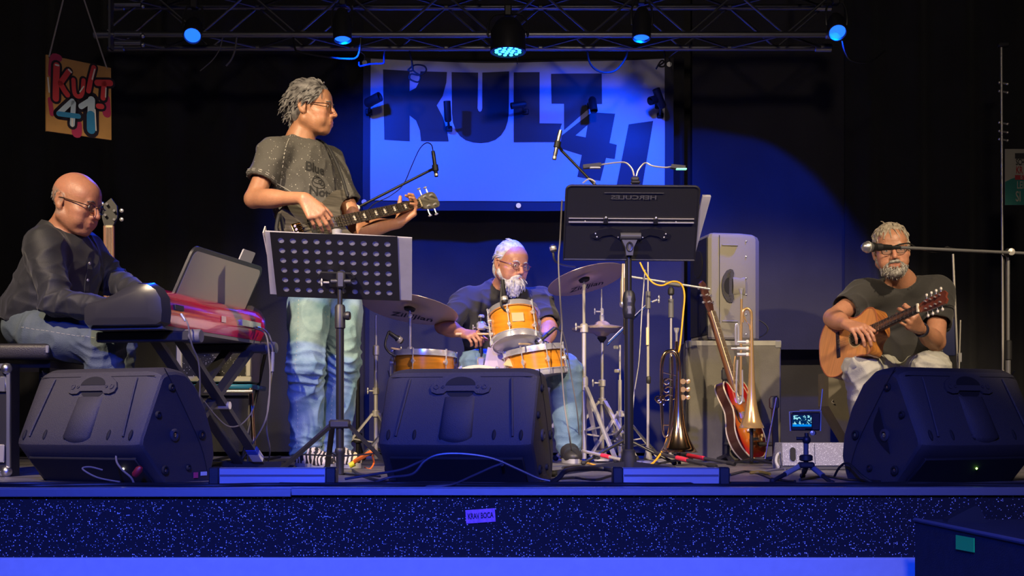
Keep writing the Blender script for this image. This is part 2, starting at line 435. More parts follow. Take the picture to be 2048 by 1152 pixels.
# ================================================================== people
def skin_mat(name, rough=0.45):
    m = mat(name, (0.5, 0.3, 0.2), rough, bump=0.25, bscale=160)
    nt = m.node_tree; b = nt.nodes['Principled BSDF']
    at = nt.nodes.new('ShaderNodeAttribute'); at.attribute_name = 'tint'
    nz = nt.nodes.new('ShaderNodeTexNoise'); nz.inputs['Scale'].default_value = 45; nz.inputs['Detail'].default_value = 5
    mr = nt.nodes.new('ShaderNodeMapRange'); mr.inputs['To Min'].default_value = 0.82; mr.inputs['To Max'].default_value = 1.15
    nt.links.new(nz.outputs['Fac'], mr.inputs['Value'])
    vm = nt.nodes.new('ShaderNodeVectorMath'); vm.operation = 'SCALE'
    nt.links.new(at.outputs['Color'], vm.inputs[0]); nt.links.new(mr.outputs[0], vm.inputs['Scale']); nt.links.new(vm.outputs[0], b.inputs['Base Color'])
    b.inputs['Subsurface Weight'].default_value = 0.12; b.inputs['Subsurface Radius'].default_value = (0.02, 0.008, 0.004); b.inputs['Subsurface Scale'].default_value = 0.3
    return m
M_skin = skin_mat('skin')
M_eye = mat('eye_white', (0.62, 0.58, 0.55), 0.2); M_iris = mat('iris', (0.03, 0.025, 0.02), 0.15)
M_glass = mat('spectacle_lens', (0.25, 0.27, 0.28), 0.05, spec=0.4, alpha=0.10)
M_frame = mat('spectacle_frame', (0.03, 0.022, 0.02), 0.25, spec=0.7)

def add_head(S, c, R, jaw=1.0, full=1.0, smile=0.0):
    c = np.array(c); L = lambda x, y, z: c+x*R[0]+y*R[1]+z*R[2]
    S.ell(L(-.012, 0, .035), (.097, .077, .088), R, k=.03)
    S.ell(L(.028, 0, -.028), (.064, .064*full, .086), R, k=.03)
    S.ell(L(.045, 0, .045), (.046, .058, .045), R, k=.03)
    for s in (-1, 1):
        S.cap(L(-.012, s*.052*full, -.058), L(.058, s*.022, -.100*jaw), .024, .019, k=.022)
        S.ell(L(.056, s*.042*full, -.027), (.030, .026, .022), R, k=.02)
        S.ell(L(.058, s*.040*full, -.062), (.026, .024, .026), R, k=.02)
    S.ell(L(.071, 0, -.100*jaw), (.022, .024, .019), R, k=.016)
    S.cap(L(.083, -.032, .021), L(.083, .032, .021), .013, k=.012)
    for s in (-1, 1): S.ell(L(.101, s*.033, .001), (.022, .020, .0145), R, k=.010, sub=True)
    for s in (-1, 1): S.cap(L(.0815, s*.022, -.004), L(.0790, s*.044, -.004), .0085, k=.006)      # lids
    for s in (-1, 1): S.cap(L(.0855, s*.020, .0075), L(.0800, s*.046, .0055), .0062, k=.005)
    S.cap(L(.090, 0, .014), L(.1145, 0, -.030), .0085, .0115, k=.009)
    for s in (-1, 1): S.ell(L(.1005, s*.0125, -.036), (.011, .0095, .0085), R, k=.006)
    S.ell(L(.084, 0, -.066), (.018, .034, .030), R, k=.015)
    S.cap(L(.0975, -.020, -.0615+smile*.5), L(.0995, 0, -.0605), .0058, k=.006); S.cap(L(.0995, 0, -.0605), L(.0975, .020, -.0615+smile*.5), .0058, k=.006)
    S.cap(L(.0960, -.017, -.0745+smile*.3), L(.0960, .017, -.0745+smile*.3), .0064, k=.006)
    S.cap(L(.104, -.026, -.0675+smile), L(.106, 0, -.0675), .0030, k=.003, sub=True); S.cap(L(.106, 0, -.0675), L(.104, .026, -.0675+smile), .0030, k=.003, sub=True)
    for s in (-1, 1):                                                                           # ears
        e = R.copy(); S.ell(L(-.020, s*.080, -.006), (.019, .0085, .032), e, k=.006)
        S.ell(L(-.014, s*.089, -.003), (.010, .0075, .019), e, k=.005, sub=True)
        S.ell(L(-.012, s*.078, -.032), (.010, .007, .010), e, k=.006)
        S.cap(L(-.034, s*.084, .018), L(-.022, s*.087, .026), .005, k=.004); S.cap(L(-.034, s*.084, .018), L(-.036, s*.083, -.012), .005, k=.004)
def add_hand(S, w, d, n, right=True, curls=None, thumb=(.7, .6, .2), sc=1.0, spread=.07):
    """w wrist, d wrist-to-knuckle direction, n palm normal"""
    w = np.array(w, float); d = nrm(d); n = np.array(n, float); n = nrm(n-d*(n @ d)); lat = np.cross(d, n) if right else np.cross(n, d)
    curls = curls or [(.3, .4, .3)]*4
    kn = []
    for i, (a, l, seg, r) in enumerate(((.030, .088, (.040, .025, .020), .0090), (.010, .094, (.045, .029, .021), .0094), (-.011, .090, (.041, .027, .021), .0089), (-.030, .080, (.032, .020, .018), .0078))):
        p = w+d*l*sc+lat*a*sc; S.cap(w+d*.012+lat*a*.5, p, .0150*sc, .0128*sc, k=.012)
        ang = 0; q = p; dd = nrm(d+lat*(a*spread/.03))
        for j in range(3):
            ang += curls[i][j]; t = nrm(dd*math.cos(ang)+n*math.sin(ang)); e = q+t*seg[j]*sc
            S.cap(q, e, r*sc*(1-.07*j), r*sc*(.93-.07*j), k=.004); q = e
    b = w+d*.022+lat*.020; t1 = nrm(d*thumb[0]+lat*thumb[1]+n*thumb[2]); e1 = b+t1*.046*sc
    S.cap(w+d*.015+lat*.008, e1, .0165*sc, .0125*sc, k=.012)
    t2 = nrm(t1+n*.25+d*.35); e2 = e1+t2*.032*sc; S.cap(e1, e2, .0112*sc, .0105*sc, k=.005)
    t3 = nrm(t2+n*.2+d*.2); S.cap(e2, e2+t3*.025*sc, .0104*sc, .0085*sc, k=.004)

def shoe(name, ankle, toe, parent, m, msole):
    """low trainer from heel to toe; both points on the floor plane"""
    a = np.array(ankle, float); t = np.array(toe, float); a[2] = t[2] = 0; f = nrm(t-a); L = 0.285
    lat = np.array([-f[1], f[0], 0]); h = a-f*.075
    S = SDF()
    S.cap(h+f*.045+[0, 0, .052], h+f*.12+[0, 0, .062], .040, .042, k=.03); S.cap(h+f*.12+[0, 0, .055], h+f*.215+[0, 0, .040], .044, .038, k=.03)
    S.ell(h+f*.225+[0, 0, .036], (.058, .045, .034), np.array([f, lat, [0, 0, 1]]), k=.03)
    S.cap(h+f*.062+[0, 0, .06], h+f*.075+[0, 0, .11], .042, .040, k=.02); S.half(h+[0, 0, .018], (0, 0, -1)); S.half(h+[0, 0, .105], (0, 0, 1))
    v, f4 = S.mesh(.006, 1); o = quadobj(name, v, f4, m, parent)
    pts = []
    for i in range(28):
        u = 2*math.pi*i/28; x = .5+.5*math.cos(u); wd = .043*(abs(math.sin(u))**.7)*(1.08 if x > .55 else .92)*(1 if math.sin(u) >= 0 else -1)
        pts.append((x*L+.0, wd))
    mb = MB(); mb.prism(pts, h+np.array([0, 0, .002]), f, lat, .024); obj('sole', mb, msole, o); return o

def tufts(c, R, cen, rad, mask, n, length, flow, r=.0045, seed=1, lift=.25, jit=.3, grav=.25, taper=.25):
    rnd = np.random.RandomState(seed); mb = MB(); k = 0; tries = 0; c = np.array(c)
    while k < n and tries < n*40:
        tries += 1
        u = rnd.normal(size=3); u /= np.linalg.norm(u); p = np.array(cen)+u*np.array(rad)
        if not mask(p): continue
        nn = nrm(u/np.array(rad)); d = np.array(flow(p), float); d = d-nn*(d @ nn); d = nrm(d+nn*lift+rnd.normal(size=3)*jit)
        ln = length(p) if callable(length) else length
        ln *= rnd.uniform(.7, 1.25); pts = [p-nn*.004]; dd = d.copy()
        for i in range(3):
            pts.append(pts[-1]+dd*ln/3); dd = nrm(dd-np.array([0, 0, 1])*grav*(i+1)*.4-nn*.18)
        if pts[-1][2] > .142: continue
        wp = [c+q[0]*R[0]+q[1]*R[1]+q[2]*R[2] for q in pts]
        mb.path(wp, [r, r*.95, r*.75, r*taper], n=5, sub=1); k += 1
    return mb
def glasses(c, R, parent, m, shape='oval', drop=0.0, w=.024, h=.017):
    c = np.array(c); L = lambda x, y, z: Vector(c+x*R[0]+y*R[1]+(z+drop)*R[2])
    g = MB(); lens = []
    for s in (-1, 1):
        ring = []
        for i in range(20):
            a = 2*math.pi*i/20; ex = .8 if shape == 'rect' else 1.0
            cx = math.copysign(abs(math.cos(a))**ex, math.cos(a)); cz = math.copysign(abs(math.sin(a))**ex, math.sin(a))
            ring.append(L(.1075-.010*abs(cx*w+.032)/.05, s*(.033)+cx*w, cz*h-.002))
        g.path(ring, .0016, n=6, sub=1, closed=True); lens.append(ring)
        g.path([L(.0985, s*(.033+w), .004), L(.09, s*.071, .006), L(.04, s*.080, .007), L(-.02, s*.0845, .008), L(-.04, s*.084, -.012)], .0019, n=6, sub=3)
    g.path([L(.104, -.0095, .002), L(.1085, 0, .005), L(.104, .0095, .002)], .0017, n=6, sub=4)
    o = obj('spectacles', g, m, parent)
    for ring in lens:
        l = MB(); n = len(ring); f = Vector(R[0])*.0006
        l.add([p+f for p in ring]+[p-f for p in ring], [tuple(range(n)), tuple(range(2*n-1, n-1, -1))]+[(i, (i+1) % n, n+(i+1) % n, n+i) for i in range(n)]); obj('lens', l, M_glass, o)
    return o
def eyes(c, R, parent, look=(0, 0)):
    c = np.array(c)
    for s in (-1, 1):
        p = c+.0815*R[0]+s*.0325*R[1]+.0015*R[2]
        e = MB().ball(p, .0098, 12, 8); o = obj('eye', e, M_eye, parent)
        q = p+R[0]*.0062+R[1]*look[0]*.003+R[2]*look[1]*.003
        obj('iris', MB().ball(q, .0048, 10, 6), M_iris, o)
def tint_of(v, c, R, base, extra=None):
    q = (v-np.array(c)) @ R.T; t = np.ones((len(v), 4)); t[:, :3] = base
    hd = np.linalg.norm(q, axis=1) < .2
    def mix(mask, colr, a): t[:, :3] = np.where(mask[:, None], t[:, :3]*(1-a)+np.array(colr)*a, t[:, :3])
    lip = hd & (np.abs(q[:, 1]) < .024) & (q[:, 2] > -.082) & (q[:, 2] < -.055) & (q[:, 0] > .088); mix(lip, (.50, .17, .13), .55)
    nose = hd & (np.abs(q[:, 1]) < .02) & (q[:, 0] > .098) & (q[:, 2] < .0) & (q[:, 2] > -.05); mix(nose, (.66, .27, .19), .4)
    chk = hd & (np.linalg.norm(q[:, 1:]-np.array([0, -.03]), axis=1) > .03) & (q[:, 2] < -.015) & (q[:, 2] > -.055) & (q[:, 0] > .03); mix(chk, (.64, .28, .20), .3)
    if extra: extra(q, hd, mix)
    return t
def brows(c, R, parent, m, r=.0042):
    c = np.array(c); L = lambda x, y, z: c+x*R[0]+y*R[1]+z*R[2]
    for s in (-1, 1):
        b = MB().path([L(.0965, s*.013, .019), L(.0955, s*.030, .0255), L(.084, s*.050, .020)], [r*.8, r, r*.5], n=6, sub=4); obj('eyebrow', b, m, parent)

def person(root, J, headc, HR, skin, yaw, opt):
    """one continuous body; J: joints in world space keyed by name + R/L"""
    S = SDF(); j = {k: np.array(v) for k, v in J.items()}
    CR = frame(yaw, opt.get('lean', 0)); PR = frame(opt.get('pyaw', yaw)); g = opt.get('girth', 1.0); b = opt.get('belly', 1.0)
    S.ell(j['chest'], (.095*g, .150*g, .185), CR, k=.05); S.ell((j['chest']+j['pelvis'])/2, (.095*b, .135*g, .17), CR, k=.05)
    S.ell(j['pelvis'], (.095*g, .14*g, .10), PR, k=.05)
    hc = np.array(headc); nb = hc-.028*HR[0]-.075*HR[2]
    S.cap(j['neck'], nb, .058, .052, k=.03); S.cap(j['neck'], j['chest']+CR[2]*.09, .065, .075, k=.04)
    add_head(S, hc, HR, **opt.get('head', {}))
    for s in 'RL':
        S.cap(j['neck']*.55+j['sh'+s]*.45-[0, 0, .025], j['sh'+s], .05, .048, k=.03)
        ar = opt.get('arm', 1.0)
        S.cap(j['sh'+s], j['el'+s], .047*ar, .040*ar, k=.02); S.cap(j['el'+s], j['wr'+s], .039*ar, .0255, k=.015)
        m_ = j['el'+s]*.68+j['wr'+s]*.32; ax = nrm(j['wr'+s]-j['el'+s]); o1 = nrm(np.cross(ax, [0.1, 0.2, 1])); S.ell(m_, (.095, .043*ar, .041*ar), np.array([ax, o1, np.cross(ax, o1)]), k=.02)
        S.cap(j['hip'+s], j['kn'+s], .075, .048, k=.03); S.cap(j['kn'+s], j['an'+s], .048, .034, k=.02)
        t = j['to'+s]; t = j['an'+s]*.45+t*.55; S.cap(j['an'+s], [t[0], t[1], .05], .030, .022, k=.02)
    for h in opt['hands']: add_hand(S, **h)
    v, f = S.mesh(opt.get('vox', .0042), 1)
    return quadobj('body', v, f, M_skin, root, tint_of(v, hc, HR, skin, opt.get('tint')))
def sleeve(S, a, b, end, ra, rb, k=.03, openr=None, depth=.035):
    """sleeve from shoulder a towards elbow b, ending at fraction end with an open cuff"""
    a = np.array(a); b = np.array(b); e = a+(b-a)*end; S.cap(a, e, ra, rb, k=k); return e
def cloth(root, name, S, m, vox, disp=None, sm=1, post=None):
    v, f = S.mesh(vox, sm)
    if disp is not None:
        n = vnormals(v, f); v = v+n*(1.35*disp(v, n))[:, None]; v = relax(relax(v, f, .4), f, .4)
    o = quadobj(name, v, f, m, root)
    return o, v, f
def legs(S, j, r, flare=1.0, kfac=1.0):
    for s in 'RL':
        S.cap(j['hip'+s], j['kn'+s], r[0], r[1], k=.035); S.cap(j['kn'+s], j['an'+s], r[1]*kfac, r[2]*flare, k=.03)
def lim(P, a, b, r):
    """0..1 weight: near the segment a-b"""
    a = np.array(a); b = np.array(b); ab = b-a; h = np.clip((P-a) @ ab/(ab @ ab), 0, 1); d = np.linalg.norm(P-a-h[:, None]*ab, axis=1)
    return np.clip(1.3-d/r, 0, 1), h
def kneefolds(P, j, amp=.008):
    o = np.zeros(len(P))
    for s in 'RL':
        for a, b in (('hip', 'kn'), ('kn', 'an')):
            w, h = lim(P, j[a+s], j[b+s], .11)
            near = np.exp(-((h-(1 if a == 'hip' else 0))/.28)**2)+.7*np.exp(-((h-(0 if a == 'hip' else 1))/.22)**2)
            ax = nrm(np.array(j[b+s])-np.array(j[a+s])); t = (P-np.array(j[a+s])) @ ax
            ph = waves(P, 3.0, 7, 5)*1.5
            o += w*near*amp*(np.exp(-np.abs(np.sin(t*70+ph*1.6))*2.2)-.35)
    return o
def project_text(txt, size, o, ux, uy, target_v, target_f, m, parent, name, off=.0015, bold=.0, shear=0.0, ext=.02):
    """lettering laid onto a cloth surface: each vertex is dropped on the mesh along the print normal"""
    vs, fs = text_mesh(txt, size, bold, shear, fine=True)
    ux = Vector(ux).normalized(); uy = Vector(uy).normalized(); w = ux.cross(uy)
    bv = BVHTree.FromPolygons([Vector(p) for p in target_v], [tuple(q) for q in target_f])
    mb = MB(); out = []
    for p in vs:
        q = Vector(o)+ux*p[0]+uy*p[1]; hit = bv.ray_cast(q+w*.12, -w, .3)
        out.append((hit[0] if hit[0] else q)+w*off)
    mb.add(out, fs); return obj(name, mb, m, parent, smooth=False)
def text_mesh(txt, size, bold=0.0, shear=0.0, fine=False, cuts=0):
    c = bpy.data.curves.new('lettering', 'FONT'); c.body = txt; c.size = size; c.offset = bold; c.shear = shear; c.align_x = 'CENTER'; c.align_y = 'CENTER'; c.resolution_u = 3
    o = bpy.data.objects.new('lettering', c); me = o.to_mesh()
    b = bmesh.new(); b.from_mesh(me); o.to_mesh_clear(); bpy.data.objects.remove(o); bpy.data.curves.remove(c)
    if fine:
        xs_ = [v.co.x for v in b.verts]; ys_ = [v.co.y for v in b.verts]; step = size*.18
        for ax, lo_, hi_ in ((0, min(xs_), max(xs_)), (1, min(ys_), max(ys_))):
            t = lo_+step
            while t < hi_:
                no = (1, 0, 0) if ax == 0 else (0, 1, 0); co = (t, 0, 0) if ax == 0 else (0, t, 0)
                bmesh.ops.bisect_plane(b, geom=list(b.verts)+list(b.edges)+list(b.faces), plane_co=co, plane_no=no); t += step
    b.verts.index_update(); vs = [v.co.copy() for v in b.verts]; fs = [tuple(v.index for v in q.verts) for q in b.faces]; b.free(); return vs, fs

SK = (.43, .205, .115)
M_hairg = mat('grey_hair', (.075, .070, .072), .55, var=.5, vscale=40, var2=(.26, .25, .25))
M_hairw = mat('white_hair', (.62, .62, .64), .55, var=.4, vscale=60, var2=(.34, .33, .34))
M_hairb = mat('grey_blond_hair', (.21, .175, .13), .5, var=.5, vscale=70, var2=(.44, .39, .32))
M_beard = mat('salt_grey_beard', (.44, .42, .39), .6, var=.5, vscale=90, var2=(.17, .155, .14))
M_shoeb = mat('dark_shoe', (.02, .02, .022), .5); M_sole = mat('shoe_sole', (.30, .30, .30), .6)
def jeans_mat(name, a, b, dark):
    m = mat(name, a, .8, bump=.5, bscale=260, var=.4, vscale=9, var2=b, detail=8)
    return m
# ------------------------------------------------------------------ the bass player
def bassist():
    d = 5.8
    root = thing('person', 'standing man with grey hair in speckled grey T-shirt and light jeans playing electric bass', 'person', fl(640, 939))
    J = dict(pelvis=W(648, 548, 5.84), chest=W(604, 372, 5.82), neck=W(600, 284, 5.84),
             shR=W(548, 306, 5.68), elR=W(507, 398, 5.60), wrR=W(608, 396, 5.44),
             shL=W(657, 322, 5.99), elL=W(716, 460, 5.92), wrL=W(796, 447, 6.04),
             hipR=W(620, 570, 5.74), knR=W(612, 735, 5.68), anR=W(612, 898, 5.78), toR=W(668, 930, 5.60),
             hipL=W(684, 570, 5.92), knL=W(684, 722, 5.84), anL=W(668, 893, 5.92), toL=W(715, 930, 5.76))
    j = {k: np.array(v) for k, v in J.items()}
    HC = W(622, 217, 5.82); HR = frame(-6, 2, 0)
    hr = dict(w=J['wrR'], d=W(640, 436, 5.42)-J['wrR'], n=(.35, .45, -.65), right=True, curls=[(.55, .5, .3), (.5, .55, .3), (.6, .6, .35), (.7, .6, .4)], thumb=(.8, .35, .25), sc=1.08)
    hl = dict(w=J['wrL'], d=W(829, 418, 6.06)-J['wrL'], n=(-.55, -.6, .35), right=False, curls=[(.6, .9, .7), (.6, .9, .7), (.65, .9, .7), (.7, .9, .7)], thumb=(.7, .5, .6), sc=1.05)
    person(root, J, HC, HR, SK, -45, dict(hands=[hr, hl], pyaw=-60, head=dict(jaw=1.0)))
    # T-shirt
    m = speckle('acid_washed_jersey', (.085, .082, .075), (.34, .33, .30), 120, .34, .9)
    S = SDF(); CR = frame(-45)
    S.ell(j['chest']+CR[2]*.02, (.118, .178, .20), CR, k=.05); S.ell(j['chest']*.55+j['pelvis']*.45, (.128, .165, .22), CR, k=.06); S.ell(j['pelvis']+[0, 0, .04], (.13, .172, .15), frame(-55), k=.06)
    S.cap(j['neck']-[0, 0, .018], j['chest']+CR[2]*.1, .068, .085, k=.05)
    for s in 'RL':
        S.cap(j['neck']*.6+j['sh'+s]*.4-[0, 0, .03], j['sh'+s], .068, .066, k=.04)
        e = j['sh'+s]+(j['el'+s]-j['sh'+s])*.66; S.cap(j['sh'+s], e, .070, .066, k=.035)
        ax = nrm(j['el'+s]-j['sh'+s]); S.half(j['sh'+s]+(j['el'+s]-j['sh'+s])*.62, ax, near=(e, .125)); S.cap(j['sh'+s]+(j['el'+s]-j['sh'+s])*.55, j['el'+s], .058, .060, k=.004, sub=True)
    S.cap(j['neck']+[0, 0, .012], np.array(HC)-.03*HR[0]-.06*HR[2], .069, .085, k=.006, sub=True)
    S.half(j['pelvis']-[0, 0, .07], (0, 0, -1))
    def dp(P, N):
        o = .0085*folds(P, 4.5, 3, 1.3)+.004*folds(P, 8, 6)
        w = np.exp(-((P[:, 2]-1.12)/.13)**2); o += .007*w*folds(P, 3.2, 9, 1.4, (1, 1, 2.2))
        for s in 'RL':
            q, h = lim(P, j['sh'+s], j['el'+s], .09); o += .006*q*folds(P, 5, 5, 1.4)
        return o
    sh, sv, sf = cloth(root, 'shirt', S, m, .0055, dp)
    M_print = mat('shirt_print', (.012, .012, .012), .8)
    ux = Vector(-CR[1])*-1; cn = Vector(CR[0])
    for txt, px, py, sz in (('Blue', 656, 331, .060), ('Note', 670, 380, .056)):
        c = W(px, py, 5.66); u = Vector(CR[1]); up = Vector((0, 0, 1))
        u2 = (u*math.cos(.10)-up*math.sin(.10)); up2 = (up*math.cos(.10)+u*math.sin(.10))
        project_text(txt, sz, c, u2, up2, sv, sf, M_print, sh, 'lettering', bold=.0016)
    # the small emblem between the words: two rings
    bv = BVHTree.FromPolygons([Vector(p) for p in sv], [tuple(q) for q in sf]); e = MB(); u = Vector(CR[1])
    for cx, cy, r in ((660, 354, .024), (672, 359, .017), (664, 360, .034)):
        pts = []
        for i in range(24):
            a = 2*math.pi*i/24; q = W(cx, cy, 5.66)+u*(r*math.cos(a))+Vector((0, 0, 1))*(r*.75*math.sin(a)); h = bv.ray_cast(q+cn*.12, -cn, .3); pts.append((h[0] or q)+cn*.001)
        e.path(pts, .0016, n=5, sub=1, closed=True)
    obj('emblem', e, M_print, sh)
    # pale stitching around sleeve hem and shoulder seam
    M_stitch = mat('pale_stitch', (.45, .44, .40), .8)
    st = MB(); a = j['shR']; b_ = j['elR']; ax = Vector(nrm(b_-a)); x = ax.orthogonal().normalized(); y = ax.cross(x)
    for fr in (.585, .555):
        c = Vector(a+(b_-a)*fr); pts = []
        for i in range(28):
            t = 2*math.pi*i/28; dr = x*math.cos(t)+y*math.sin(t); h = bv.ray_cast(c+dr*.16, -dr, .16); pts.append((h[0] or c+dr*.07)+dr*.0012)
        for i in range(28):
            if i % 2 == 0: st.tube(pts[i], pts[(i+1) % 28], .0016, n=5)
    obj('stitching', st, M_stitch, sh)['kind'] = 'stuff'
    st = MB()
    c = Vector(j['shR'])+Vector((.052, .005, -.01)); ax = Vector((.9, .1, -.15)).normalized(); x = ax.orthogonal().normalized(); y = ax.cross(x); pts = []
    for i in range(48):
        t = 2*math.pi*i/48; dr = x*math.cos(t)+y*math.sin(t); h = bv.ray_cast(c+dr*.2, -dr, .2); pts.append((h[0] or c)+dr*.0012)
    for i in range(0, 48, 2): st.tube(pts[i], pts[(i+1) % 48], .0018, n=5)
    obj('stitching', st, M_stitch, sh)['kind'] = 'stuff'
    # jeans
    mj = jeans_mat('washed_blue_denim', (.085, .185, .245), (.27, .40, .455), .5)
    S = SDF(); S.ell(j['pelvis']-[0, 0, .03], (.115, .160, .14), frame(-60), k=.05); legs(S, j, (.098, .080, .068), 1.05)
    for s in 'RL':
        S.cap(j['an'+s]+[0, 0, .06], j['an'+s]-[0, 0, .015], .070, .074, k=.02); S.half(j['an'+s]-[0, 0, .022], (0, 0, -1), near=(j['an'+s], .12))
    S.half(j['pelvis']+[0, 0, .06], (0, 0, 1))
    def dj(P, N):
        o = kneefolds(P, j, .018)+.011*folds(P, 7, 11, 1.5, (1, 1, .7))
        w = np.exp(-((P[:, 2]-.10)/.09)**2); o += w*.010*(np.exp(-np.abs(np.sin(P[:, 2]*75+waves(P, 3, 4, 5)*1.8))*2)-.4); return o
    jn, v, f = cloth(root, 'jeans', S, mj, .0055, dj)
    # side seam with pale thread
    bv = BVHTree.FromPolygons([Vector(p) for p in v], [tuple(q) for q in f]); M_thr = mat('denim_thread', (.42, .42, .36), .8)
    for s, off in (('R', Vector((-.35, -.9, 0))), ('L', Vector((-.2, -.9, 0)))):
        st = MB(); k = 0
        for i in range(120):
            t = i/119; p = Vector(j['hip'+s]*(1-t*2)+j['kn'+s]*t*2) if t < .5 else Vector(j['kn'+s]*(2-t*2)+j['an'+s]*(t*2-1))
            h = bv.ray_cast(p+off*.25, -off.normalized(), .3)
            if h[0] is None: continue
            q = h[0]+off.normalized()*.001
            if k % 3 == 1 and (q-pr).length < .03: st.tube(pr, q, .0013, n=4)
            pr = q; k += 1
        if st.v: obj('seam', st, M_thr, jn)['kind'] = 'stuff'
    # trainers with zebra stripes
    mz = mat('zebra_canvas', (.70, .63, .46), .7); nt = mz.node_tree; wv = nt.nodes.new('ShaderNodeTexWave'); wv.inputs['Scale'].default_value = 14; wv.inputs['Distortion'].default_value = 7; wv.inputs['Detail Scale'].default_value = 1.2
    tc = nt.nodes.new('ShaderNodeTexCoord'); nt.links.new(tc.outputs['Object'], wv.inputs['Vector']); rp = nt.nodes.new('ShaderNodeValToRGB'); rp.color_ramp.interpolation = 'CONSTANT'
    rp.color_ramp.elements[0].color = (.02, .018, .015, 1); rp.color_ramp.elements[1].position = .5; rp.color_ramp.elements[1].color = (.72, .64, .46, 1)
    nt.links.new(wv.outputs['Fac'], rp.inputs[0]); nt.links.new(rp.outputs[0], nt.nodes['Principled BSDF'].inputs['Base Color'])
    shoe('shoe', j['anR'], j['toR'], root, mz, M_sole); shoe('shoe', j['anL'], j['toL'], root, mz, M_sole)
    # hair
    cen = (-.012, 0, .035); rad = (.104, .084, .094)
    S = SDF(); L = lambda x, y, z: np.array(HC)+x*HR[0]+y*HR[1]+z*HR[2]
    S.ell(L(-.016, 0, .042), (.104, .087, .092), HR, k=.02); S.ell(L(-.060, 0, -.015), (.055, .068, .060), HR, k=.02)
    S.ell(L(.075, 0, -.040), (.085, .11, .105), HR, k=.012, sub=True)
    for s in (-1, 1): S.ell(L(.00, s*.105, -.035), (.045, .05, .055), HR, k=.01, sub=True)
    hv, hf = S.mesh(.005, 1); n = vnormals(hv, hf); hv = hv+n*(.006*folds(hv, 9, 3, 1.2))[:, None]
    quadobj('hair', hv, hf, M_hairg, root)
    mk = lambda p: (p[0] < .062+.2*max(0, p[2]-.06)) and (p[2] > -.05 or False) and (p[2] > .02 or p[0] < -.02) and not (p[2] < .045 and p[0] > .03)
    t1 = tufts(HC, HR, cen, rad, mk, 900, lambda p: .040 if p[2] > .06 else .055, lambda p: (-.7, .5*p[1]/.08, -.45+.5*(p[2] > .1)), .0056, 2, .10, .20, .45)
    obj('hair_strands', t1, M_hairg, root)['kind'] = 'stuff'
    brows(HC, HR, root, M_hairg); eyes(HC, HR, root); glasses(HC, HR, root, mat('thin_metal_frame', (.30, .24, .18), .25, 1.0), w=.022, h=.016)
    return j
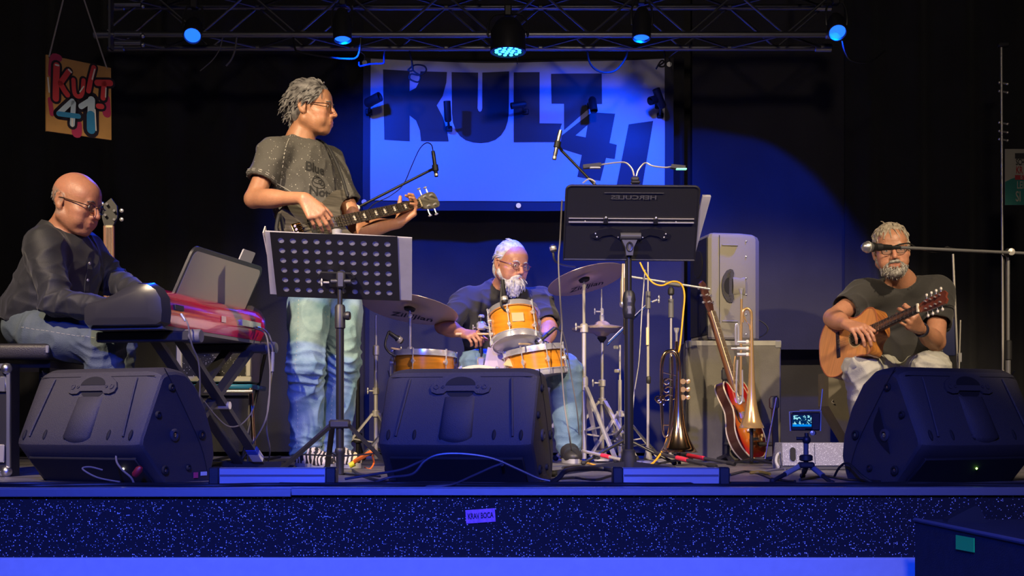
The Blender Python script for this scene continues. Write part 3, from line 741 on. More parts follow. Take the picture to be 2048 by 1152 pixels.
# ------------------------------------------------------------------ the keyboard player
def keyboardist():
    root = thing('person', 'seated bald man with glasses in dark button-up shirt at the red keyboard', 'person', Vector((W(100, 0, 5.15).x, 5.15, 0)))
    J = dict(pelvis=W(82, 648, 5.22), chest=W(122, 545, 5.2), neck=W(118, 476, 5.2),
             shR=W(88, 492, 5.03), elR=W(112, 604, 4.95), wrR=W(222, 618, 4.86),
             shL=W(172, 500, 5.38), elL=W(226, 562, 5.40), wrL=W(284, 588, 5.18),
             hipR=W(84, 668, 5.08), knR=W(208, 690, 4.98), anR=W(222, 905, 5.02), toR=W(270, 945, 5.0),
             hipL=W(96, 668, 5.34), knL=W(232, 684, 5.42), anL=W(240, 900, 5.42), toL=W(290, 935, 5.42))
    j = {k: np.array(v) for k, v in J.items()}
    HC = W(152, 407, 5.15); HR = frame(-16, 16, 0)
    hr = dict(w=J['wrR'], d=(1, .15, -.1), n=(0, 0, -1), right=True, curls=[(.3, .4, .3)]*4); hl = dict(w=J['wrL'], d=(.9, -.1, -.1), n=(0, 0, -1), right=False, curls=[(.3, .4, .3)]*4)
    def bald(q, hd, mix):
        top = hd & (q[:, 2] > .03); mix(top, (.60, .25, .20), .25)
        rim = hd & (q[:, 0] < -.005) & (q[:, 2] < .055-.3*(q[:, 0]+.1)) & (q[:, 2] > -.06) & (np.linalg.norm(q-[-.02, 0, 0], axis=1) > .06); mix(rim & (np.abs(q[:, 1]) < .083), (.25, .22, .21), .5)
    person(root, J, HC, HR, (.45, .205, .125), -18, dict(hands=[hr, hl], lean=12, head=dict(full=1.08), tint=bald))
    m = mat('dark_poplin', (.017, .018, .024), .65, bump=.2, bscale=300, sheen=.12)
    S = SDF(); CR = frame(-18, 14)
    S.ell(j['chest'], (.135, .185, .18), CR, k=.05); S.ell((j['chest']+j['pelvis'])/2, (.15, .175, .16), CR, k=.06); S.ell(j['pelvis']+[0, 0, .05], (.15, .18, .11), frame(-10), k=.05)
    S.cap(j['neck']-[0, 0, .01], j['chest']+CR[2]*.08, .075, .09, k=.05)
    for s in 'RL':
        S.cap(j['neck']*.55+j['sh'+s]*.45-[0, 0, .035], j['sh'+s], .072, .070, k=.04); S.cap(j['sh'+s], j['el'+s], .072, .060, k=.035)
        S.cap(j['el'+s], j['el'+s]*.15+j['wr'+s]*.85, .060, .042, k=.02)
    S.cap(j['neck']+[0.01, 0, .02], np.array(HC)-.025*HR[0]-.055*HR[2], .066, .085, k=.006, sub=True)
    S.half(j['pelvis']-[0, 0, .035], (0, 0, -1))
    def dp(P, N):
        o = .010*folds(P, 4.2, 21, 1.2)+.005*folds(P, 8, 22)
        for s in 'RL':
            for a, b in (('sh', 'el'), ('el', 'wr')):
                q, h = lim(P, j[a+s], j[b+s], .10); near = np.exp(-((h-(1 if a == 'sh' else 0))/.35)**2)+.3
                ax = nrm(j[b+s]-j[a+s]); t = (P-j[a+s]) @ ax; o += q*near*.010*(np.exp(-np.abs(np.sin(t*48+waves(P, 3, 8, 5)*1.8))*2)-.4)
        w = np.exp(-((P[:, 2]-.60)/.08)**2); o += .012*w*folds(P, 3.0, 15, 1.4, (1, 1, 2.4)); return o
    sh, v, f = cloth(root, 'shirt', S, m, .0055, dp)
    bv = BVHTree.FromPolygons([Vector(p) for p in v], [tuple(q) for q in f])
    # collar with two points, placket and buttons
    cl = MB(); nk = j['neck']
    # a is measured from the front; the gap is at the throat
    vs = []; fs = []
    for i in range(25):
        a = math.radians(12+336*i/24); dr = CR[0]*math.cos(a)+CR[1]*math.sin(a); c = math.cos(a)
        top = nk+dr*.080+CR[2]*(.058-.050*max(0, c)); bot = nk+dr*(.106+.030*max(0, c)**4)+CR[2]*(.010-.070*max(0, c)**3)
        vs += [top, bot, top-dr*.005, bot-dr*.005]
    for i in range(24):
        o = i*4; fs += [(o, o+4, o+5, o+1), (o+2, o+3, o+7, o+6), (o, o+2, o+6, o+4), (o+1, o+5, o+7, o+3)]
    fs += [(0, 1, 3, 2), (96, 98, 99, 97)]
    cl.add(vs, fs); obj('collar', cl, m, sh)
    M_btn = mat('pearl_button', (.62, .62, .64), .25)
    fr = Vector(CR[0]); pl = MB(); pts = []
    for i in range(14):
        p = Vector(nk)*(1-i/13)+Vector(j['pelvis']+[0, 0, .02])*(i/13)-Vector((0, 0, .05*(1-i/13))); h = bv.ray_cast(p+fr*.4, -fr, .5)
        if h[0]: pts.append(h[0]+fr*.001)
    pl = MB()
    for a, b in zip(pts[:-1], pts[1:]): pl.bar(a, b, .028, .003, up=fr)
    obj('placket', pl, m, sh)
    for i in range(1, len(pts), 3): obj('button', MB().tube(pts[i], pts[i]+fr*.004, .0055, n=10), M_btn, sh)
    mj = jeans_mat('dark_denim', (.060, .085, .110), (.11, .14, .155), .5)
    S = SDF(); S.ell(j['pelvis']-[0, 0, .01], (.145, .175, .115), frame(-10), k=.06); legs(S, j, (.100, .078, .062)); S.half(j['pelvis']+[0, 0, .055], (0, 0, 1))
    jn, v, f = cloth(root, 'jeans', S, mj, .006, lambda P, N: kneefolds(P, j, .013)+.007*folds(P, 6, 12, 1.3))
    bv = BVHTree.FromPolygons([Vector(p) for p in v], [tuple(q) for q in f]); st = MB(); M_thr = mat('denim_thread', (.42, .42, .36), .8); pr = None
    for i in range(46):
        p = Vector(j['hipR']*(1-i/45)+j['knR']*(i/45))-Vector((.05*(1-i/45), 0, 0)); h = bv.ray_cast(p+Vector((0, -.25, .06)), Vector((0, -1, .24)).normalized()*-1, .4)
        if h[0] and pr and i % 3: st.tube(pr, h[0]+Vector((0, -.001, 0)), .0012, n=4)
        pr = h[0]+Vector((0, -.001, 0)) if h[0] else None
    obj('seam', st, M_thr, jn)['kind'] = 'stuff'
    shoe('shoe', j['anR'], j['toR'], root, M_shoeb, M_sole); shoe('shoe', j['anL'], j['toL'], root, M_shoeb, M_sole)
    cen = (-.012, 0, .035); rad = (.0975, .0775, .0885)
    mk = lambda p: p[0] < -.02 and -.06 < p[2] < .045-.25*(p[0]+.02)*-.2
    obj('hair', tufts(HC, HR, cen, rad, mk, 500, .016, lambda p: (-.3, 0, -1), .0026, 5, .10, .25, .2), M_hairg, root)['kind'] = 'stuff'
    brows(HC, HR, root, M_hairg, .0034); eyes(HC, HR, root, (0, -.6)); glasses(HC, HR, root, M_frame, 'rect', w=.024, h=.015)
# ------------------------------------------------------------------ the drummer
def drummer():
    root = thing('person', 'seated drummer with white beard and glasses in black T-shirt behind the drum kit', 'person', Vector((W(1005, 0, 7.0).x, 7.0, 0)))
    J = dict(pelvis=W(1005, 722, 7.1), chest=W(1000, 636, 7.04), neck=W(1006, 578, 7.03),
             shR=W(932, 604, 7.0), elR=W(886, 652, 6.84), wrR=W(930, 668, 6.60),
             shL=W(1076, 602, 7.0), elL=W(1098, 655, 6.86), wrL=W(1090, 690, 6.66),
             hipR=W(975, 738, 7.0), knR=W(952, 728, 6.62), anR=W(948, 900, 6.66), toR=W(940, 915, 6.45),
             hipL=W(1045, 738, 7.0), knL=W(1130, 742, 6.66), anL=W(1137, 890, 6.66), toL=W(1150, 915, 6.45))
    j = {k: np.array(v) for k, v in J.items()}
    HC = W(1022, 528, 6.9); HR = frame(-55, 14, -3)
    hr = dict(w=J['wrR'], d=W(952, 670, 6.5)-J['wrR'], n=(.2, .5, -.8), right=True, curls=[(.9, 1.1, .7)]*4, thumb=(.7, .45, .5), sc=1.0)
    hl = dict(w=J['wrL'], d=W(1084, 690, 6.52)-J['wrL'], n=(-.2, .5, -.8), right=False, curls=[(.9, 1.1, .7)]*4, thumb=(.7, .45, .5), sc=1.0)
    person(root, J, HC, HR, (.43, .20, .125), -80, dict(hands=[hr, hl], lean=8, girth=1.1, belly=1.3, arm=1.1, head=dict(full=1.12)))
    m = mat('black_jersey', (.018, .017, .018), .85, bump=.2, bscale=300, sheen=.15)
    S = SDF(); CR = frame(-80, 8)
    S.ell(j['chest'], (.15, .215, .19), CR, k=.05); S.ell((j['chest']+j['pelvis'])/2, (.18, .205, .17), CR, k=.06); S.ell(j['pelvis']+[0, 0, .05], (.18, .20, .11), CR, k=.05)
    S.cap(j['neck']-[0, 0, .015], j['chest']+CR[2]*.08, .085, .10, k=.06)
    for s in 'RL':
        S.cap(j['neck']*.55+j['sh'+s]*.45-[0, 0, .03], j['sh'+s], .072, .068, k=.05); e = j['sh'+s]+(j['el'+s]-j['sh'+s])*.95
        S.cap(j['sh'+s], e, .072, .070, k=.04)
        ax = nrm(j['el'+s]-j['sh'+s]); S.half(j['sh'+s]+(j['el'+s]-j['sh'+s])*.88, ax, near=(e, .11)); S.cap(j['sh'+s]+(j['el'+s]-j['sh'+s])*.8, j['el'+s]+ax*.05, .060, .06, k=.004, sub=True)
    S.cap(j['neck']+CR[0]*.012+[0, 0, .012], np.array(HC)-.03*HR[0]-.06*HR[2], .070, .085, k=.006, sub=True); S.half(j['pelvis']-[0, 0, .03], (0, 0, -1))
    sh, v, f = cloth(root, 'shirt', S, m, .006, lambda P, N: .011*folds(P, 4.2, 31, 1.2)+.005*folds(P, 8, 33))
    bv = BVHTree.FromPolygons([Vector(p) for p in v], [tuple(q) for q in f]); M_open = mat('shirt_facing', (.22, .21, .22), .8)
    mj = jeans_mat('blue_denim', (.085, .16, .25), (.13, .22, .30), .5)
    S = SDF(); S.ell(j['pelvis']-[0, 0, .03], (.16, .20, .10), CR, k=.06); legs(S, j, (.105, .085, .068)); S.half(j['pelvis']+[0, 0, .03], (0, 0, 1))
    cloth(root, 'jeans', S, mj, .0065, lambda P, N: kneefolds(P, j, .013)+.007*folds(P, 6, 14, 1.3))
    shoe('shoe', j['anR'], j['toR'], root, M_shoeb, M_sole); shoe('shoe', j['anL'], j['toL'], root, M_shoeb, M_sole)
    L = lambda x, y, z: np.array(HC)+x*HR[0]+y*HR[1]+z*HR[2]
    S = SDF(); S.ell(L(-.018, 0, .040), (.100, .083, .090), HR, k=.02); S.ell(L(-.062, 0, -.03), (.05, .066, .075), HR, k=.02)
    S.ell(L(.085, 0, -.01), (.085, .12, .105), HR, k=.012, sub=True)
    for s in (-1, 1): S.ell(L(.01, s*.105, -.04), (.05, .05, .06), HR, k=.01, sub=True)
    hv, hf = S.mesh(.005, 1); n = vnormals(hv, hf); hv = hv+n*(.003*folds(hv, 12, 3, 1.2))[:, None]; quadobj('hair', hv, hf, M_hairw, root)
    obj('hair_strands', tufts(HC, HR, (-.012, 0, .035), (.100, .082, .091), lambda p: p[0] < .025+.0*p[2] and p[2] > -.05 and (p[2] > .03 or p[0] < -.02), 420, .05, lambda p: (-1, 0, -.3), .0035, 7, .08, .16, .15), M_hairw, root)['kind'] = 'stuff'
    # beard: full, long at the chin
    S = SDF()
    for s in (-1, 1): S.cap(L(-.002, s*.062, -.05), L(.060, s*.034, -.095), .020, .028, k=.02); S.cap(L(.098, s*.006, -.050), L(.080, s*.032, -.070), .009, .014, k=.01)
    S.cap(L(.078, 0, -.095), L(.082, 0, -.155), .036, .020, k=.02); S.ell(L(.070, 0, -.11), (.04, .045, .04), HR, k=.02); S.cap(L(.108, -.014, -.068), L(.108, .014, -.068), .007, k=.004, sub=True)
    bvv, bf = S.mesh(.0045, 1); n = vnormals(bvv, bf); bvv = bvv+n*(.004*folds(bvv, 14, 3, 1.2))[:, None]; bd = quadobj('beard', bvv, bf, M_hairw, root)
    obj('beard_strands', tufts(HC, HR, (.055, 0, -.09), (.052, .060, .055), lambda p: p[2] < -.06 and p[0] > .0, 380, .04, lambda p: (.1, 0, -1), .0032, 9, .25, .25, .35), M_hairw, bd)['kind'] = 'stuff'
    brows(HC, HR, root, M_hairw); eyes(HC, HR, root, (0, -.6)); glasses(HC, HR, root, mat('dark_red_frame', (.10, .02, .02), .3), 'rect', w=.025, h=.018)
    return j
# ------------------------------------------------------------------ the guitarist
def guitarist():
    root = thing('person', 'seated smiling man with grey beard in black T-shirt and pale jeans playing acoustic guitar', 'person', Vector((W(1800, 0, 6.1).x, 6.1, 0)))
    J = dict(pelvis=W(1802, 728, 6.36), chest=W(1802, 640, 6.24), neck=W(1804, 566, 6.16),
             shR=W(1726, 592, 6.14), elR=W(1666, 636, 5.98), wrR=W(1692, 648, 5.78),
             shL=W(1876, 584, 6.18), elL=W(1872, 684, 6.0), wrL=W(1838, 656, 5.76),
             hipR=W(1766, 738, 6.3), knR=W(1724, 742, 5.86), anR=W(1742, 912, 5.94), toR=W(1735, 935, 5.72),
             hipL=W(1838, 738, 6.3), knL=W(1862, 738, 5.86), anL=W(1880, 912, 5.94), toL=W(1890, 935, 5.72))
    j = {k: np.array(v) for k, v in J.items()}
    HC = W(1783, 500, 6.02); HR = frame(-100, 8, 5)
    hr = dict(w=J['wrR'], d=W(1716, 656, 5.70)-J['wrR'], n=(-.1, .8, -.5), right=True, curls=[(.4, .5, .3), (.5, .5, .3), (.55, .55, .35), (.6, .6, .4)], thumb=(.75, .5, .15), sc=1.05)
    hl = dict(w=J['wrL'], d=W(1818, 636, 5.66)-J['wrL'], n=(-.75, .0, .55), right=False, curls=[(.7, .9, .6), (.7, .95, .6), (.75, .95, .6), (.8, .9, .6)], thumb=(.6, .3, .8), sc=1.05)
    person(root, J, HC, HR, (.44, .205, .12), -92, dict(hands=[hr, hl], lean=8, girth=1.05, belly=1.15, arm=1.08, head=dict(full=1.06, smile=.005)))
    m = mat('charcoal_jersey', (.026, .025, .025), .85, bump=.2, bscale=300, sheen=.15)
    S = SDF(); CR = frame(-92, 8)
    S.ell(j['chest'], (.135, .195, .19), CR, k=.05); S.ell((j['chest']+j['pelvis'])/2, (.165, .19, .17), CR, k=.06); S.ell(j['pelvis']+[0, 0, .04], (.165, .19, .11), CR, k=.05)
    S.cap(j['neck']-[0, 0, .018], j['chest']+CR[2]*.08, .078, .095, k=.06)
    for s in 'RL':
        S.cap(j['neck']*.55+j['sh'+s]*.45-[0, 0, .03], j['sh'+s], .075, .072, k=.045); e = j['sh'+s]+(j['el'+s]-j['sh'+s])*.8
        S.cap(j['sh'+s], e, .074, .072, k=.04)
        ax = nrm(j['el'+s]-j['sh'+s]); fr = .62 if s == 'R' else .66; S.half(j['sh'+s]+(j['el'+s]-j['sh'+s])*fr, ax, near=(e, .12)); S.cap(j['sh'+s]+(j['el'+s]-j['sh'+s])*(fr-.08), j['el'+s]+ax*.05, .062, .064, k=.004, sub=True)
    S.cap(j['neck']+CR[0]*.014+[0, 0, .010], np.array(HC)-.03*HR[0]-.06*HR[2], .070, .085, k=.006, sub=True); S.half(j['pelvis']-[0, 0, .02], (0, 0, -1))
    cloth(root, 'shirt', S, m, .006, lambda P, N: .010*folds(P, 4.2, 41, 1.2)+.005*folds(P, 8, 43))
    mj = jeans_mat('pale_denim', (.36, .36, .31), (.50, .49, .42), .5)
    S = SDF(); S.ell(j['pelvis']-[0, 0, .02], (.155, .19, .11), CR, k=.06); legs(S, j, (.105, .082, .068)); S.half(j['pelvis']+[0, 0, .03], (0, 0, 1))
    cloth(root, 'jeans', S, mj, .006, lambda P, N: kneefolds(P, j, .012)+.007*folds(P, 6, 16, 1.3))
    shoe('shoe', j['anR'], j['toR'], root, M_shoeb, M_sole); shoe('shoe', j['anL'], j['toL'], root, M_shoeb, M_sole)
    L = lambda x, y, z: np.array(HC)+x*HR[0]+y*HR[1]+z*HR[2]
    S = SDF(); S.ell(L(-.016, 0, .040), (.102, .084, .092), HR, k=.02); S.ell(L(-.055, 0, -.02), (.05, .068, .06), HR, k=.02)
    S.ell(L(.090, 0, -.022), (.085, .12, .100), HR, k=.012, sub=True)
    for s in (-1, 1): S.ell(L(.015, s*.105, -.035), (.05, .05, .06), HR, k=.01, sub=True)
    hv, hf = S.mesh(.005, 1); n = vnormals(hv, hf); hv = hv+n*(.004*folds(hv, 10, 3, 1.2))[:, None]; quadobj('hair', hv, hf, M_hairb, root)
    obj('hair_strands', tufts(HC, HR, (-.012, 0, .035), (.102, .083, .092), lambda p: p[2] > -.035 and ((p[0] < .03 and (p[2] > .03 or p[0] < -.01)) or p[2] > .088), 620, lambda p: .05 if p[0] > .02 else .04,
        lambda p: (.9, .5*np.sign(p[1]), -.5) if p[0] > -.02 else (-.2, 0, -1), .0036, 11, .10, .22, .35), M_hairb, root)
    S = SDF()
    for s in (-1, 1): S.cap(L(-.002, s*.064, -.045), L(.060, s*.034, -.095), .014, .022, k=.02); S.cap(L(.099, s*.006, -.050), L(.080, s*.034, -.068), .008, .011, k=.01)
    S.ell(L(.072, 0, -.102), (.034, .038, .030), HR, k=.02); S.cap(L(.103, -.018, -.0525), L(.103, .018, -.0525), .0075, k=.008); S.cap(L(.110, -.016, -.067), L(.110, .016, -.067), .0055, k=.004, sub=True)
    bvv, bf = S.mesh(.0045, 1); n = vnormals(bvv, bf); bvv = bvv+n*(.003*folds(bvv, 14, 3, 1.2))[:, None]; bd = quadobj('beard', bvv, bf, M_beard, root)
    obj('beard_strands', tufts(HC, HR, (.05, 0, -.085), (.056, .062, .047), lambda p: p[2] < -.058 and p[0] > -.0, 320, .018, lambda p: (.1, 0, -1), .0026, 13, .3, .25, .3), M_beard, bd)['kind'] = 'stuff'
    brows(HC, HR, root, M_hairb); eyes(HC, HR, root, (0, -.3)); glasses(HC, HR, root, M_frame, 'rect', w=.024, h=.015)
    wa = Vector(j['wrL']*.88+j['elL']*.12); ax = Vector(nrm(j['wrL']-j['elL'])); b = MB().lathe([(.030, -.012), (.034, -.012), (.034, .012), (.030, .012)], wa, ax, 24, True)
    w = obj('wristband', b, mat('dark_blue_strap', (.02, .022, .05), .5), root)
bassist(); keyboardist(); drummer(); guitarist()
# ================================================================== loudspeakers, cabinets, boxes
def arc(cx, cy, r, a0, a1, n): return [(cx+r*math.cos(math.radians(a0+(a1-a0)*i/n)), cy+r*math.sin(math.radians(a0+(a1-a0)*i/n))) for i in range(n+1)]
def handle_parts(root, O, u, w, n, s=1.0, scoop=True, par=None):
    """moulded grip: O centre of the grip bar, u along it, w across (towards the opening), n outward"""
    O, u, w, n = Vector(O), Vector(u), Vector(w), Vector(n)
    P = lambda a, b, c=0: O+u*(a*s)+w*(b*s)+n*(c*s)
    # plate: a flat D with rounded ends
    out = [(-.105, -.018), (-.110, .0), (-.100, .022)]+[(-.075*math.cos(math.radians(t))*1.1, .026+.030*math.sin(math.radians(t))) for t in range(25, 156, 13)]+[(.100, .022), (.110, .0), (.105, -.018), (.085, -.026), (.06, -.024), (.05, -.014), (-.05, -.014), (-.06, -.024), (-.085, -.026)]
    b = MB(); m = len(out); hole = [(-.055*math.cos(math.radians(t)), .008+.034*math.sin(math.radians(t))) for t in range(0, 181, 15)]
    ring_i = hole[::-1]
    # plate body
    pl = MB().prism([(x*s, y*s) for x, y in out], O-n*.001, u, w, .010*s if u.cross(w).dot(n) > 0 else -.010*s); h = obj('handle', pl, M_poly, root, angle=30)
    hb = MB().prism([(x*s, y*s) for x, y in hole], O+n*.0095*s, u, w, .0012*s if u.cross(w).dot(n) > 0 else -.0012*s); obj('grip_opening', hb, M_polyd, h)  # flat near-black slab, shade of the opening put into its colour
    for sx in (-1, 1):
        for d, r in ((.088, .010), (.064, .006)):
            c = P(sx*d, .002, .009); obj('bolt', MB().lathe([(r*s, 0), (r*s, .003*s), (r*s*.6, .003*s), (r*s*.55, .001*s), (.0001, .001*s)], c, n, 14), M_poly, h)
    gb = MB().prism([(x*s, y*s) for x, y in [(-.05, -.013), (.05, -.013)]+[(.05*math.cos(math.radians(t)), -.013-.026*math.sin(math.radians(t))) for t in range(0, 181, 15)]], O+n*.0005, u, w, .001*s if u.cross(w).dot(n) > 0 else -.001*s); obj('grip_recess', gb, M_polyd, root)  # same dark slab for the shade under the grip
    if scoop:
        sc = MB(); vs = []; fs = []; N = 12
        for i in range(N+1):
            t = math.pi*i/N; x = -.055*math.cos(t)*s; dz = .024*math.sin(t)*s
            vs += [O+u*x+w*(-.034*s)+n*(dz*.10), O+u*x+w*(-.048*s-.006*math.sin(t))+n*(dz*.55), O+u*(x*1.10)+w*(-.19*s-.012*math.sin(t))+n*dz, O+u*(x*.9)+w*(-.20*s-.014*math.sin(t))+n*(dz*.5-.02)]
        for i in range(N):
            for q in range(3): fs.append((4*i+q, 4*i+4+q, 4*i+5+q, 4*i+1+q))
        sc.add(vs, fs); obj('moulded_scoop', sc, M_poly, root, angle=80)
def floor_monitor(x, y, rot, label, led=None, sideflip=False, tape=False):
    Wd = .55; M = Matrix.Translation((x, y, 0)) @ Matrix.Rotation(math.radians(rot), 4, 'Z'); R3 = M.to_3x3()
    root = thing('floor_monitor', label, 'speaker', Vector((x, y, 0)), 'wedge monitors along the stage front')
    sec = [(.135, .0), (.030, .095), (.004, .122), (0, .132), (.004, .150), (.112, .372), (.122, .385), (.150, .398), (.20, .402), (.25, .396), (.31, .355), (.375, .265), (.42, .16), (.43, .08), (.41, .015), (.395, 0)]
    b = MB()
    # cross-section swept along the width, drawn in at both rounded ends
    st = [(-Wd/2, .88), (-Wd/2+.006, .925), (-Wd/2+.018, .96), (-Wd/2+.036, .985), (-Wd/2+.06, 1.0), (Wd/2-.06, 1.0), (Wd/2-.036, .985), (Wd/2-.018, .96), (Wd/2-.006, .925), (Wd/2, .88)]; n = len(sec); cy, cz = .22, .18; vs = []
    for xx, k in st:
        for q in sec: vs.append((xx, cy+(q[0]-cy)*k, max(0, cz+(q[1]-cz)*k) if q[1] > 0 else 0))
    fs = []
    for i in range(len(st)-1):
        for j in range(n): fs.append((i*n+j, i*n+(j+1) % n, (i+1)*n+(j+1) % n, (i+1)*n+j))
    fs += [tuple(range(n-1, -1, -1)), tuple(range((len(st)-1)*n, len(st)*n))]
    b.add(vs, fs).xf(M); obj('cabinet', b, M_poly, root, angle=22)
    # panel frame on the sloping rear panel
    p0 = Vector((0, .004, .150)); p1 = Vector((0, .112, .372)); w = (p1-p0).normalized(); nn = Vector((0, -w.z, w.y)); u = Vector((1, 0, 0))
    T = lambda a, bb, c=0: M @ (p0+u*a+w*bb+nn*c); Wu, Ww, Wn = R3 @ u, R3 @ w, R3 @ nn; Lp = (p1-p0).length
    handle_parts(root, T(0.005, Lp*.80), Wu, Ww, Wn, .98)
    for sx in (-1, 1):
        r = MB().path([T(sx*.185, Lp*.92, .0), T(sx*.185, Lp*.88, .004), T(sx*.205, Lp*.12, .005), T(sx*.206, Lp*.06, 0)], .0045, n=8, sub=3); obj('rib', r, M_poly, root)
    ln = MB().path([T(-Wd/2+.02, Lp*.985, .0006), T(0, Lp*.985, .0006), T(Wd/2-.02, Lp*.985, .0006)], .0012, n=5, sub=1); obj('seam_line', ln, M_polyd, root)
    for i in range(6):
        xx = -.235+i*.094
        nt_ = MB().ball(T(xx, .018, .001), (.007, .005, .020), 10, 6, (R3 @ Matrix((u, nn, w)).transposed())); obj('notch', nt_, M_polyd, root)
    # connector plate below the crease, near-black: the underside's shade is in its colour
    up = MB().box(M @ Vector((0, .080, .044)), (Wd-.075, .012, .128), R3 @ Matrix.Rotation(math.radians(47), 3, 'X'), bev=.003); obj('connector_panel', up, M_polyd, root)
    if led:
        obj('status_light', MB().ball(M @ Vector((led[0], .062, .050)), .0035, 8, 6), mat('led_'+led[1], dict(green=(.4, 1, .1), white=(1, .9, .7))[led[1]], .3, emit=14), root)
    # end cheeks: rubber feet, sockets, pole mount
    for sx in (-1, 1):
        e = Vector((sx, 0, 0)); We = R3 @ e
        for (yy, zz, r, big) in ((.17, .33, .014, 0), (.10, .235, .013, 0), (.185, .165, .022, 1), (.335, .165, .017, 0), (.135, .045, .017, 0), (.26, .05, .012, 0)):
            c = M @ Vector((sx*(Wd/2-.001), yy, zz))
            prof = [(r, -.004), (r, .007), (r*.82, .010), (r*.55, .010), (r*.5, .004), (.0001, .004)]
            o = obj('rubber_foot' if not big else 'pole_socket', MB().lathe(prof, c, We, 18), M_polyd if not big else M_poly, root)
            obj('screw', MB().lathe([(r*.35, 0), (r*.35, .003), (.0001, .004)], c+We*.004, We, 10), M_screw if (yy, big) != (.10, 0) else M_poly, o)
        if sideflip and sx < 0:
            pts = [(.15, .10)]+[(.15+.055*math.sin(math.radians(t))+.05*t/180, .10+.16*t/180) for t in range(15, 180, 15)]+[(.205, .262), (.185, .2), (.16, .14)]
            hd = MB().prism(pts, M @ Vector((-Wd/2-.0015, .01, .0)), R3 @ Vector((0, 1, 0)), R3 @ Vector((0, 0, 1)), .003, True); obj('side_recess', hd, M_polyd, root)
        cv = MB().path([M @ Vector((sx*(Wd/2+.0002), .135, .395)), M @ Vector((sx*(Wd/2+.0002), .21, .30)), M @ Vector((sx*(Wd/2+.0002), .33, .13)), M @ Vector((sx*(Wd/2+.0002), .37, .03))], .0018, n=5, sub=4); obj('seam_line', cv, M_polyd, root)
    # grille towards the players
    g0 = Vector((0, .29, .365)); g1 = Vector((0, .425, .10)); gw = (g1-g0); gc = (g0+g1)/2; ang = math.atan2(-gw.z, gw.y)
    gr = MB().box(M @ (gc+Vector((0, .004, .003))), (Wd*.88, gw.length*.92, .01), R3 @ Matrix.Rotation(-ang, 3, 'X'), bev=.003); obj('grille', gr, M_grille, root)
    if tape:
        obj('sticker', MB().box(M @ Vector((Wd/2+.004, .30, .022)), (.002, .024, .020), R3), mat('pink_sticker', (.75, .05, .16), .5), root)
        obj('sticker', MB().box(M @ Vector((Wd/2+.004, .345, .026)), (.002, .034, .014), R3), M_white, root)
    return root
mx = lambda px, d: (px-1024)*d/F
floor_monitor(mx(148, 4.33), 4.33, -24, 'left of the three black wedge monitors, in front of the keyboard player', (.16, 'white'), tape=True)
floor_monitor(mx(906, 4.33), 4.33, -12, 'middle of the three black wedge monitors, in front of the drum kit')
floor_monitor(mx(1972, 4.30), 4.30, 25, 'right of the three black wedge monitors, in front of the seated guitarist', (.02, 'green'), sideflip=True)

def pa_speaker():
    d = 7.05; c = W(1462, 680, d); root = thing('loudspeaker', 'upright black plastic loudspeaker standing on the grey cabinet', 'speaker', c)
    z0, z1 = c.z, W(0, 468, d).z; rot = math.radians(10); M = Matrix.Translation((c.x, c.y+.12, 0)) @ Matrix.Rotation(rot, 4, 'Z'); R3 = M.to_3x3()
    plan = [(-.165, -.150), (-.150, -.165), (.02, -.165), (.12, -.125), (.165, -.06), (.165, .06), (.12, .125), (.02, .165), (-.150, .165), (-.165, .150)]
    b = MB(); st = [(z0, .95), (z0+.012, 1), (z1-.03, 1), (z1-.008, .95), (z1, .86)]; n = len(plan)
    vs = [M @ Vector((p[0]*k, p[1]*k, z)) for z, k in st for p in plan]; fs = []
    for i in range(len(st)-1):
        for j in range(n): fs.append((i*n+j, i*n+(j+1) % n, (i+1)*n+(j+1) % n, (i+1)*n+j))
    fs += [tuple(range(n-1, -1, -1)), tuple(range((len(st)-1)*n, len(st)*n))]
    b.add(vs, fs); obj('cabinet', b, M_polyl, root, angle=25)
    # side face is y=-.165 (normal -y local)
    u = R3 @ Vector((0, 0, 1)); n_ = R3 @ Vector((0, -1, 0)); w = R3 @ Vector((-1, 0, 0)); zc = (z0+z1)/2-.0
    O = M @ Vector((-.045, -.166, zc-.0)); handle_parts(root, O, u, w, n_, .85, scoop=False)
    obj('seam_line', MB().box(M @ Vector((-.105, -.1655, (z0+z1)/2)), (.003, .002, z1-z0-.03), R3), M_polyd, root)
    s = MB(); vs = []; fs = []; N = 12
    for i in range(N+1):
        t = math.pi*i/N; vs += [M @ Vector((-.028, -.164-.012*math.sin(t), zc-.05*math.cos(t))), M @ Vector((.045, -.155-.014*math.sin(t), zc-.05*math.cos(t)))]
    for i in range(N): fs.append((2*i, 2*i+2, 2*i+3, 2*i+1))
    s.add(vs, fs); obj('moulded_scoop', s, M_polyl, root, angle=80)
    for zz in (z1-.07, z0+.10): obj('rib', MB().path([M @ Vector((-.09, -.166, zz)), M @ Vector((-.02, -.168, zz)), M @ Vector((.0, -.166, zz))], .005, n=8, sub=2), M_polyl, root)
    for zz in (z1-.045, z1-.13, z1-.25, z0+.25, z0+.14, z0+.03): obj('screw', MB().lathe([(.004, 0), (.004, .003), (.0001, .004)], M @ Vector((.055, -.152, zz)), n_, 8), M_screw, root)
    gr = MB().box(M @ Vector((-.168, 0, (z0+z1)/2)), (.008, .29, z1-z0-.05), R3, bev=.003); obj('grille', gr, M_grille, root)
    hr = MB().lathe([(.08, 0), (.075, .004), (.03, .004), (.0001, .002)], M @ Vector((-.172, 0, z1-.16)), R3 @ Vector((-1, 0, 0)), 24); obj('horn', hr, M_polyd, root)
M_polyl = mat('speaker_plastic_lit', (.24, .225, .18), .55, bump=.5, bscale=420)  # paler copy of the speaker plastic, warm light put into its colour
pa_speaker()

